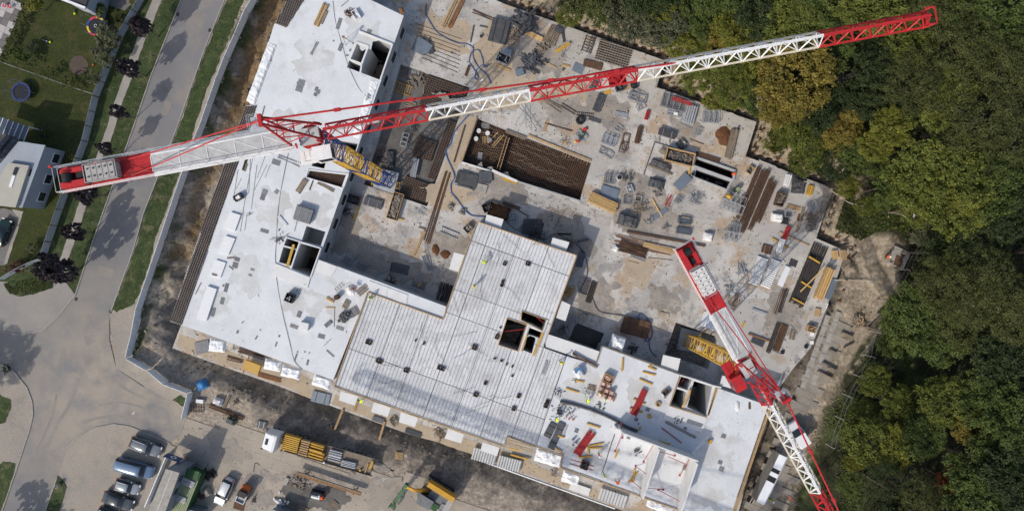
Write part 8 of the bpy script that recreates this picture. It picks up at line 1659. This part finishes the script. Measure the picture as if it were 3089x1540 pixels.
def trunk_mesh(name,h,r0,R,H,seed,limbs=7):
    r=random.Random(seed);mb=MB();top=Vector((r.uniform(-.3,.3),r.uniform(-.3,.3),h));mid_=top*.5+Vector((r.uniform(-.2,.2),r.uniform(-.2,.2),0))
    mb.tube([(0,0,-.4),mid_,top,top+Vector((0,0,H*.3))],[r0*1.25,r0,r0*.7,r0*.25],7)
    for k in range(limbs):
        a=2.4*k+r.uniform(-.3,.3);f=r.uniform(.45,.8);st=mid_.lerp(top,r.uniform(.4,1));e=Vector((math.cos(a)*R*f,math.sin(a)*R*f,h+r.uniform(-.15,.3)*H));mb.tube([st,st.lerp(e,.5)+Vector((0,0,H*.08)),e],[r0*.45,r0*.28,r0*.1],5)
    return mb
CROWNS,TRUNKS={},{}
def tree(label,x,y,zc,R,mat,kind=0,H=None,cat='tree',group=None,name='tree',bark='bark',zg=None,leaf=None):
    """x, y: plan position of the crown's middle (read at height zc)"""
    p=P(x,y,zc);variants=6;key=(kind,hash(label) % variants)
    Rn,Hn,nl,lf,dr,lb=((5.0,3.6,12500,.205,0,20),(5.0,3.0,13000,.16,1.0,22),(2.0,1.6,4200,.15,0,9),(1.0,.8,950,.1,0,6))[kind]
    if key not in CROWNS:
        C,Nr,sz,var=crown('crown',Rn,Hn,nl,lf,31*kind+key[1]*7+5,lb,dr);CROWNS[key]=leaf_cloud('crown',C,Nr,sz,var,None,.33 if kind == 1 else .6)
        TRUNKS[key]={}
    s=R/Rn;g=gz(p.x,p.y) if zg is None else zg;t=thing(name,label,cat,(p.x,p.y,g),(hash(label) % 628)/100,group)
    o=link('crown',CROWNS[key],t);o.material_slots[0].link='OBJECT';o.material_slots[0].material=MATS[mat];hz=(H or R*Hn/Rn)/Hn
    hs3=hash(label+'w') % 100/100;wv=.78+.44*hs3 if kind<2 else .92+.16*hs3;o.scale=(s*wv,s*(2 - wv),hz);o.rotation_euler=(.12*math.sin(hs3*9),.12*math.cos(hs3*7),0) if kind<2 else (0,0,0);o.location=(0,0,zc - g);h=max(.5,zc - g - hz*Hn*.35)
    trunk_mesh('trunk',h,max(.06,R*.055),R,hz*Hn,hash(label) % 1000,7 if kind<2 else 4).build('trunk',bark,t)
    return t
# street trees with purple leaves
for s,x,y,r,lab in (('A0',1290,252,1.45,'uppermost purple leaved street tree on the footpath'),('A0',1172,622,1.32,'second purple leaved street tree from the top'),('A0',1072,1010,1.0,'small purple leaved street tree, third from the top'),('B0',965,232,.95,'purple leaved street tree just above the red counter-jib'),
                        ('B0',785,625,1.5,'purple leaved street tree just below the red counter-jib'),('B0',672,982,1.28,'purple leaved street tree second from the corner'),('C0',515,205,2.15,'largest purple leaved street tree at the corner')):
    o=SHEET[s];tree(lab,o[0]+x/3,o[1]+y/3,4.3 if r<2 else 5.2,r*1.06,'leaf_purple',2,r*2.6,'tree','purple street trees along the footpath','street_tree','bark',.02)
# trees in the gardens and the ones south-west whose shade falls on the street
for s,x,y,z,r,m,k,lab in (('A0',975,330,2.8,1.9,'leaf_grey',2,'grey green olive tree beside the colourful trampoline'),('A0',935,500,2.6,1.6,'leaf_grey',2,'lower grey green olive tree along the garden fence'),('A0',850,700,2.0,1.15,'leaf_grey',3,'pale shrub at the corner of the upper garden'),('A0',310,40,2.6,1.35,'leaf_lime',2,'light green tree at the top of the left garden'),
                                 ('A0',905,85,2.0,1.1,'leaf_green',2,'green shrub between the top house and trampoline'),('A0',440,660,1.4,1.0,'leaf_green',3,'green shrub on the wire fence'),('A0',620,745,1.3,1.1,'leaf_olive',3,'olive shrub at the lower end of the upper garden'),('A0',740,770,1.3,.9,'leaf_olive',3,'dark shrub beside the garden corner'),('A0',150,500,2.2,1.3,'leaf_green',2,'bushy tree at the left end of the wire fence'),
                                 ('A0',290,420,1.2,.8,'leaf_grey',3,'grey bare shrub left of the upper lawn'),('A0',270,560,1.2,1.0,'leaf_green',3,'low green shrub left of the upper lawn'),('A0',1210,20,1.2,.7,'leaf_lime',3,'light shrub at the top of the garden fence'),('C0',175,180,1.2,1.15,'leaf_red',3,'reddish shrub inside the corner fence'),('C0',90,210,1.0,.8,'leaf_red',3,'smaller reddish shrub left of the corner fence'),
                                 ('B0',310,1130,.9,.85,'leaf_green',3,'round green shrub in the lower garden'),('B0',545,640,.9,.4,'leaf_lime',3,'tiny yellow shrub below the counter-jib'),('B0',435,930,.9,.5,'leaf_lime',3,'small yellow green shrub against the garden fence'),('C0',55,1110,.8,.75,'leaf_dark',3,'dark shrub on the pavement at the left edge'),('A0',1090,160,1.2,.9,'leaf_dark',3,'dark shrub at the fence above the trampoline'),('B0',390,95,.9,.9,'leaf_dark',3,'dark shrub beside the glazed terrace roof'),
                                 ('B0',650,310,.9,.45,'leaf_lime',3,'small light shrub at the fence above the counter-jib'),('C0',290,20,.9,.9,'leaf_grey',3,'pale grassy shrub in the lower garden corner')):
    o=SHEET[s];tree(lab,o[0]+x/3,o[1]+y/3,z,r,m,k,r*.75,'tree' if k == 2 else 'shrub',None,'garden_tree' if k == 2 else 'shrub','bark',.04)
for i in range(7): o=SHEET['A0'];tree(ORD[i]+' clump from the top of the hedge along the chequered terrace',75 - i*12+3,20+i*26,1.1,.75,'leaf_olive',3,.7,'hedge','hedge clumps along the chequered terrace','hedge_clump','bark',.04)
for i,(x,y) in enumerate(((95,1500),(140,1560),(60,1600),(185,1590))):
    p=P(x,y) - Vector((SUN_H.x,SUN_H.y,0))*7.0;sx,sy=GX+p.x*PPM/.94,GY - p.y*PPM/.94
    tree('street tree just outside the picture whose shade falls on the junction',sx,sy,6.0,2.2,'leaf_green',2,2.0,'tree','street trees beyond the lower left edge','street_tree','bark',.02)
for i,(x,y) in enumerate(((50,1050),(-40,1010))):
    p=P(x,y) - Vector((SUN_H.x,SUN_H.y,0))*13.5;tree('tall tree just outside the picture whose shade darkens the left side street',GX+p.x*PPM/.9,GY - p.y*PPM/.9,10.0,3.2,'leaf_green',0,3.0,'tree','tall trees beyond the left edge','street_tree','bark',.02)
# the wood: x, y, height of crown, radius (plan readings at crown height)
WT=[(1905,40,6,3.4,'leaf_grey',0,'grey green tree at the top edge above the retaining wall'),(2010,75,6,3.2,'leaf_grey',0,'grey green tree right of the pale branches at the top'),(1810,15,5,2.4,'leaf_green',0,'small green tree at the top edge left of the wood'),(1985,10,7,2.2,'leaf_lime',0,'lime tipped tree at the top edge of the wood'),
      (2120,30,7,3.2,'leaf_green',0,'green tree at the top above the white jib'),(2215,60,8,3.0,'leaf_lime',0,'ochre tinged tree at the top above the white jib'),(2190,120,7,2.6,'leaf_yellow',0,'olive tree just above the white jib'),(2310,40,9,3.4,'leaf_dark',0,'dark tree in the upper gap above the white jib'),(2405,60,10,3.6,'leaf_bright',0,'bright green tree above the red jib end'),
      (2500,20,10,3.6,'leaf_green',0,'green tree at the top edge left of the jib tip'),(2620,25,11,3.8,'leaf_bright',0,'bright tree at the top edge over the jib tip'),(2740,130,10,3.2,'leaf_bright',0,'bright tree right below the red jib tip'),(2850,30,12,4.2,'leaf_olive',1,'feathery olive tree at the top right of the jib tip'),(2980,40,12,4.4,'leaf_green',0,'green tree in the top right corner'),
      (2060,130,6,2.4,'leaf_lime',0,'olive tree behind the white jib near the wall'),(2110,215,6,2.6,'leaf_bright',0,'green tree just below the white jib near the wall'),(2225,195,7,2.8,'leaf_bright',0,'bright tree under the middle of the white jib'),(2300,160,8,2.6,'leaf_lime',0,'olive tree under the far white jib'),(2400,235,10,4.4,'leaf_yellow',0,'large yellow autumn tree below the white jib'),(2370,310,9,2.8,'leaf_yellow',0,'lower lobe tree of yellow leaves below the large yellow tree'),
      (2490,160,9,3.0,'leaf_green',0,'green tree beside the large yellow tree'),(2580,120,9,3.2,'leaf_dark',0,'dark tree in the shade below the red jib end'),(2670,180,10,3.4,'leaf_dark',0,'dark tree below the red jib tip'),(2790,240,12,4.2,'leaf_olive',1,'feathery tree below the jib tip'),(2930,140,13,4.6,'leaf_olive',1,'large feathery tree near the top right edge'),(3050,190,13,4.4,'leaf_olive',1,'feathery tree on the right edge near the top'),
      (2210,265,6,2.6,'leaf_bright',0,'green tree behind the retaining wall step'),(2290,300,6,2.4,'leaf_green',0,'green bushy tree beyond the scaffold stack corner'),(2395,385,7,2.8,'leaf_bright',0,'green tree below the yellow trees'),(2480,320,8,3.0,'leaf_dark',0,'dark tree right of the yellow trees'),(2540,400,7,2.6,'leaf_yellow',0,'olive tree between the yellow crowns'),(2690,385,10,2.6,'leaf_lime',0,'lime yellow tree in the middle of the wood'),
      (2620,300,8,2.8,'leaf_dark',0,'dark tree left of the lime yellow tree'),(2760,340,9,3.0,'leaf_dark',0,'dark tree right of the lime yellow tree'),(2860,300,11,3.6,'leaf_bright',0,'bright tinged tree right of the lime yellow tree'),(2960,360,13,4.6,'leaf_olive',1,'big feathery tree at the right, upper middle'),(3060,440,13,4.2,'leaf_olive',1,'feathery tree on the right edge, upper middle'),(2440,470,6,2.4,'leaf_bright',0,'green tree near the corner of the rebar store'),
      (2520,490,6,2.4,'leaf_dark',0,'dark tree beyond the tarpaulin corner'),(2600,470,7,2.6,'leaf_green',0,'green tree beyond the eastern corner'),(2790,540,11,4.2,'leaf_bright',0,'large bright tree above the white cabin'),(2890,510,12,4.4,'leaf_bright',0,'large bright tree right of the white cabin'),(2990,560,12,4.2,'leaf_green',0,'green tree at the right of the bright pair'),(2880,620,11,3.8,'leaf_bright',0,'bright tree below the large bright pair'),(2770,630,8,2.4,'leaf_bright',0,'bright bushy tree just above the white cabin'),
      (3070,620,12,3.8,'leaf_dark',0,'dark tree on the right edge at mid height'),(2700,560,8,2.8,'leaf_green',0,'green tree left of the large bright pair'),(2850,760,9,3.2,'leaf_dark',0,'dark tree right of the concrete chamber'),(2800,700,5,2.0,'leaf_grey',0,'grey green tree just below the white cabin'),(2960,720,11,3.6,'leaf_dark',0,'dark tree at the right below mid height'),(2870,860,11,4.0,'leaf_olive',1,'feathery tree right of the clearing'),(2980,850,13,4.6,'leaf_olive',1,'large feathery tree at the right in the lower half'),
      (3070,930,13,4.4,'leaf_olive',1,'feathery tree on the right edge in the lower half'),(2930,960,11,3.8,'leaf_olive',1,'second feathery tree of the lower half'),(2760,960,9,3.6,'leaf_green',0,'green tree above the dark lower gap'),(2850,1020,9,3.2,'leaf_green',0,'green tree at the rim of the dark lower gap'),(2700,1000,7,2.6,'leaf_green',0,'green tree at the end of the clearing'),(3030,1060,11,3.8,'leaf_dark',0,'dark tree right of the dark lower gap'),(2640,1150,5,2.0,'leaf_bright',0,'small green tree beside the overhead line'),
      (2720,1230,6,2.6,'leaf_bright',0,'bright small tree below the dark lower gap'),(2850,1210,9,3.2,'leaf_bright',0,'bright tree in the lower right wood'),(2920,1290,8,2.2,'leaf_yellow',0,'ochre tree in the lower right wood'),(2970,1200,10,3.4,'leaf_green',0,'green tree right of the ochre tree'),(3060,1250,11,4.0,'leaf_green',0,'green tree on the right edge near the bottom'),(2620,1330,7,3.0,'leaf_bright',0,'bright tree beside the lower crane jib'),(2700,1350,7,2.6,'leaf_lime',0,'yellowish tree right of the lower crane jib'),
      (2790,1310,8,3.0,'leaf_green',0,'green tree in the bottom middle of the wood'),(2870,1450,6,2.0,'leaf_rust',0,'reddish brown tree near the bottom right'),(2960,1400,10,3.6,'leaf_green',0,'green tree right of the reddish brown tree'),(3060,1440,11,4.0,'leaf_dark',0,'dark tree in the bottom right corner'),(2690,1480,8,3.2,'leaf_dark',1,'dark feathery tree at the bottom edge'),(2790,1510,9,3.4,'leaf_olive',1,'olive feathery tree at the bottom edge'),(2940,1520,10,3.6,'leaf_green',0,'green tree at the bottom edge right of the reddish one'),
      (2560,1460,4,1.6,'leaf_green',0,'small green tree between the shed and the bottom wood'),(2580,1390,4,1.4,'leaf_lime',0,'small lime tree at the side of the lower jib'),(2560,560,4,1.5,'leaf_lime',0,'small yellow green tree above the clearing'),(2620,620,3.5,1.5,'leaf_bright',0,'small bright tree in the grass of the clearing'),(2340,430,4,1.5,'leaf_lime',0,'small yellow green tree at the wall beyond the rebar cages'),(2160,300,4,1.5,'leaf_lime',0,'small yellow green tree at the wall step below the jib'),(1720,45,4,1.6,'leaf_bright',0,'small bright tree above the upper retaining wall'),(2640,440,9,2.0,'leaf_lime',0,'lime tinged tree left below the lime yellow tree'),(2920,620,12,2.4,'leaf_lime',0,'lime tinged crown in the large bright group'),(2610,1240,4,1.6,'leaf_bright',0,'small dark tree right of the white van')]
for x,y,zc,R,m,k,lab in WT: tree(lab,x,y,zc,R,m,k,None,'tree',None,'forest_tree','bark')
# trees past the frame, so that the wood goes on
kk=0
for x in range(1750,3500,190):
    for y in (-170,-60,1640,1740):
        if (y>1000 and x<2520): continue
        kk += 1;tree('green tree of the wood beyond the edge of the picture',x+(kk*37) % 60,y,9,3.8,('leaf_green','leaf_dark','leaf_olive')[kk % 3],0,None,'tree','trees of the wood beyond the picture','forest_tree')
for y in range(0,1560,180):
    for x in (3210,3390): kk += 1;tree('green tree of the wood beyond the edge of the picture',x+(kk*29) % 50,y+(kk*41) % 60,11,4.4,('leaf_green','leaf_dark','leaf_olive')[kk % 3],kk % 2,None,'tree','trees of the wood beyond the picture','forest_tree')
# bare grey shrubs
def bare(label,x,y,zc,R):
    p=P(x,y,zc);g=gz(p.x,p.y);t=thing('bare_tree',label,'tree',(p.x,p.y,g));mb=MB();r=random.Random(label);mb.tube([(0,0,-.3),(0,0,zc - g)],[.14,.08],6).build('trunk','bark_pale',t);mb=MB()
    for k in range(60):
        a=r.uniform(0,6.28);q=Vector((0,0,(zc - g)*r.uniform(.4,1)));L=R*r.uniform(.5,1.0);pts=[q]
        for j in range(4): a += r.uniform(-.4,.4);pts.append(pts[-1]+Vector((math.cos(a)*L/4,math.sin(a)*L/4,r.uniform(.05,.35)*L/4)))
        mb.tube(pts,[.035,.028,.02,.014,.008],4)
    mb.build('branches','bark_pale',t)['kind']='stuff'
bare('bare grey tree in the dark gap right of the yellow tree',2545,235,7,2.6);bare('bare grey tree in the dark lower gap',2690,1215,5,2.4);bare('bare pale tree above the retaining wall',1925,75,6.5,2.6);bare('bare tree in the bottom wood',2740,1440,7,2.6)
# undergrowth of the wood and weeds along the wall: nobody could count these
def scatter_leaves(name,label,poly,n,size,mat,hi,seed,keep=None,zoff=0.0):
    r=np.random.default_rng(seed);xs=[p[0] for p in poly];ys=[p[1] for p in poly];x,y=r.uniform(min(xs),max(xs),n*2),r.uniform(min(ys),max(ys),n*2);k=inside(poly,x,y) & (fnoise(x,y,.22,seed)+.25*(fnoise(x,y,.9,seed+2) - .5)>.46)
    if keep is not None: k &= keep(x,y)
    x,y=x[k][:n],y[k][:n];m_=len(x);hgt=fnoise(x,y,.5,seed+4)*hi;z=np.array([gz(a,b) for a,b in zip(x,y)])+hgt*r.random(m_)+.03+zoff
    N_=r.normal(size=(m_,3))*.6+np.array([0,0,.7]);N_ /= np.linalg.norm(N_,axis=1,keepdims=True)
    var=fnoise(x,y,.35,seed+6)*.6+r.random(m_)*.5 - .05
    return tag(link(name,leaf_cloud(name,np.stack([x,y,z],1),N_,size*r.uniform(.5,1.3,m_),var,mat,.45)),label,'undergrowth',None,'stuff')
out_clear=lambda x,y: ~inside(CLEARING,x,y) & (dist_line(WALL_LINE,x,y)>1.3)
WOODV=[p for p in XY([(1380,-52),(1521,12),(1854,130),(2004,182),(1981,263),(2282,368),(2249,471),(2513,568),(2462,718),(2552,757),(2640,690),(2720,690),(2750,860),(2690,960),(2620,1060),(2540,1220),(2440,1560),(3150,1600),(3150,-60)])]
scatter_leaves('undergrowth','dark green undergrowth of the wood',WOODV,42000,.2,'leaf_dark',1.5,5,lambda x,y: out_clear(x,y) & (dist_line(WALL_LINE,x,y)>5));scatter_leaves('rim_shrubs','green shrubs at the rim of the wood',WOODV,26000,.17,'leaf_bright',1.4,25,lambda x,y: out_clear(x,y) & (dist_line(WALL_LINE,x,y)>2.6) & (dist_line(WALL_LINE,x,y)<9));scatter_leaves('weeds','tall pale weeds at the rim of the wood',WOODV,9000,.16,'leaf_olive',.9,8,lambda x,y: out_clear(x,y) & (dist_line(WALL_LINE,x,y)<7))
scatter_leaves('clearing_grass','patchy grass in the clearing',XY([(2560,500),(2740,640),(2740,700),(2660,720),(2580,780),(2500,740),(2480,640)]),12000,.17,'grass_blade',.5,12,out_clear);scatter_leaves('roadside_weeds','weeds between the site road and the wood',XY([(2700,930),(2640,1010),(2560,1130),(2480,1300),(2390,1560),(2560,1560),(2680,1300),(2760,1000)]),9000,.17,'leaf_green',.6,14)
scatter_leaves('roadside_straw','dry litter along the site road',XY([(2600,960),(2650,990),(2560,1150),(2470,1330),(2400,1500),(2380,1480),(2450,1300),(2540,1120)]),2500,.15,'straw',.15,15)
for nm,lab,pl,n,z_ in (('verge_grass','rough grass tufts on the verge beside the hoarding',XY([(704,-60),(685,0),(622,147),(538,388),(438,644),(404,765),(340,932),(353,942),(407,915),(447,809),(467,724),(520,584),(580,404),(618,287),(651,207),(701,93),(735,0),(750,-60)]),9000,.1),('verge_grass','rough grass tufts on the verges beside the footpath',XY([(545,0),(457,227),(400,393),(347,541),(283,721),(232,880),(222,888),(207,792),(267,601),(333,428),(397,240),(433,133),(488,0)]),9000,.09),('fence_grass','dark grass along the garden fence',XY([(455,0),(437,60),(390,180),(343,317),(293,468),(243,601),(187,768),(150,775),(215,584),(275,428),(308,293),(378,117),(445,0)]),6000,.09),
                     ('corner_grass','rough grass on the corner patch',XY([(10,855),(160,830),(160,868),(120,880),(70,893),(30,885)]),2500,.14),('bank_weeds','weeds along the inner side of the street hoarding',FENCE_W+CREST_W[8::-1],3800,.0)): scatter_leaves(nm,lab,pl,n,.085,'grass_blade',.16,len(lab),None,z_)
scatter_leaves('bank_straw','dry straw on the bank behind the hoarding',FENCE_W+CREST_W[8::-1],7000,.13,'straw',.12,33)
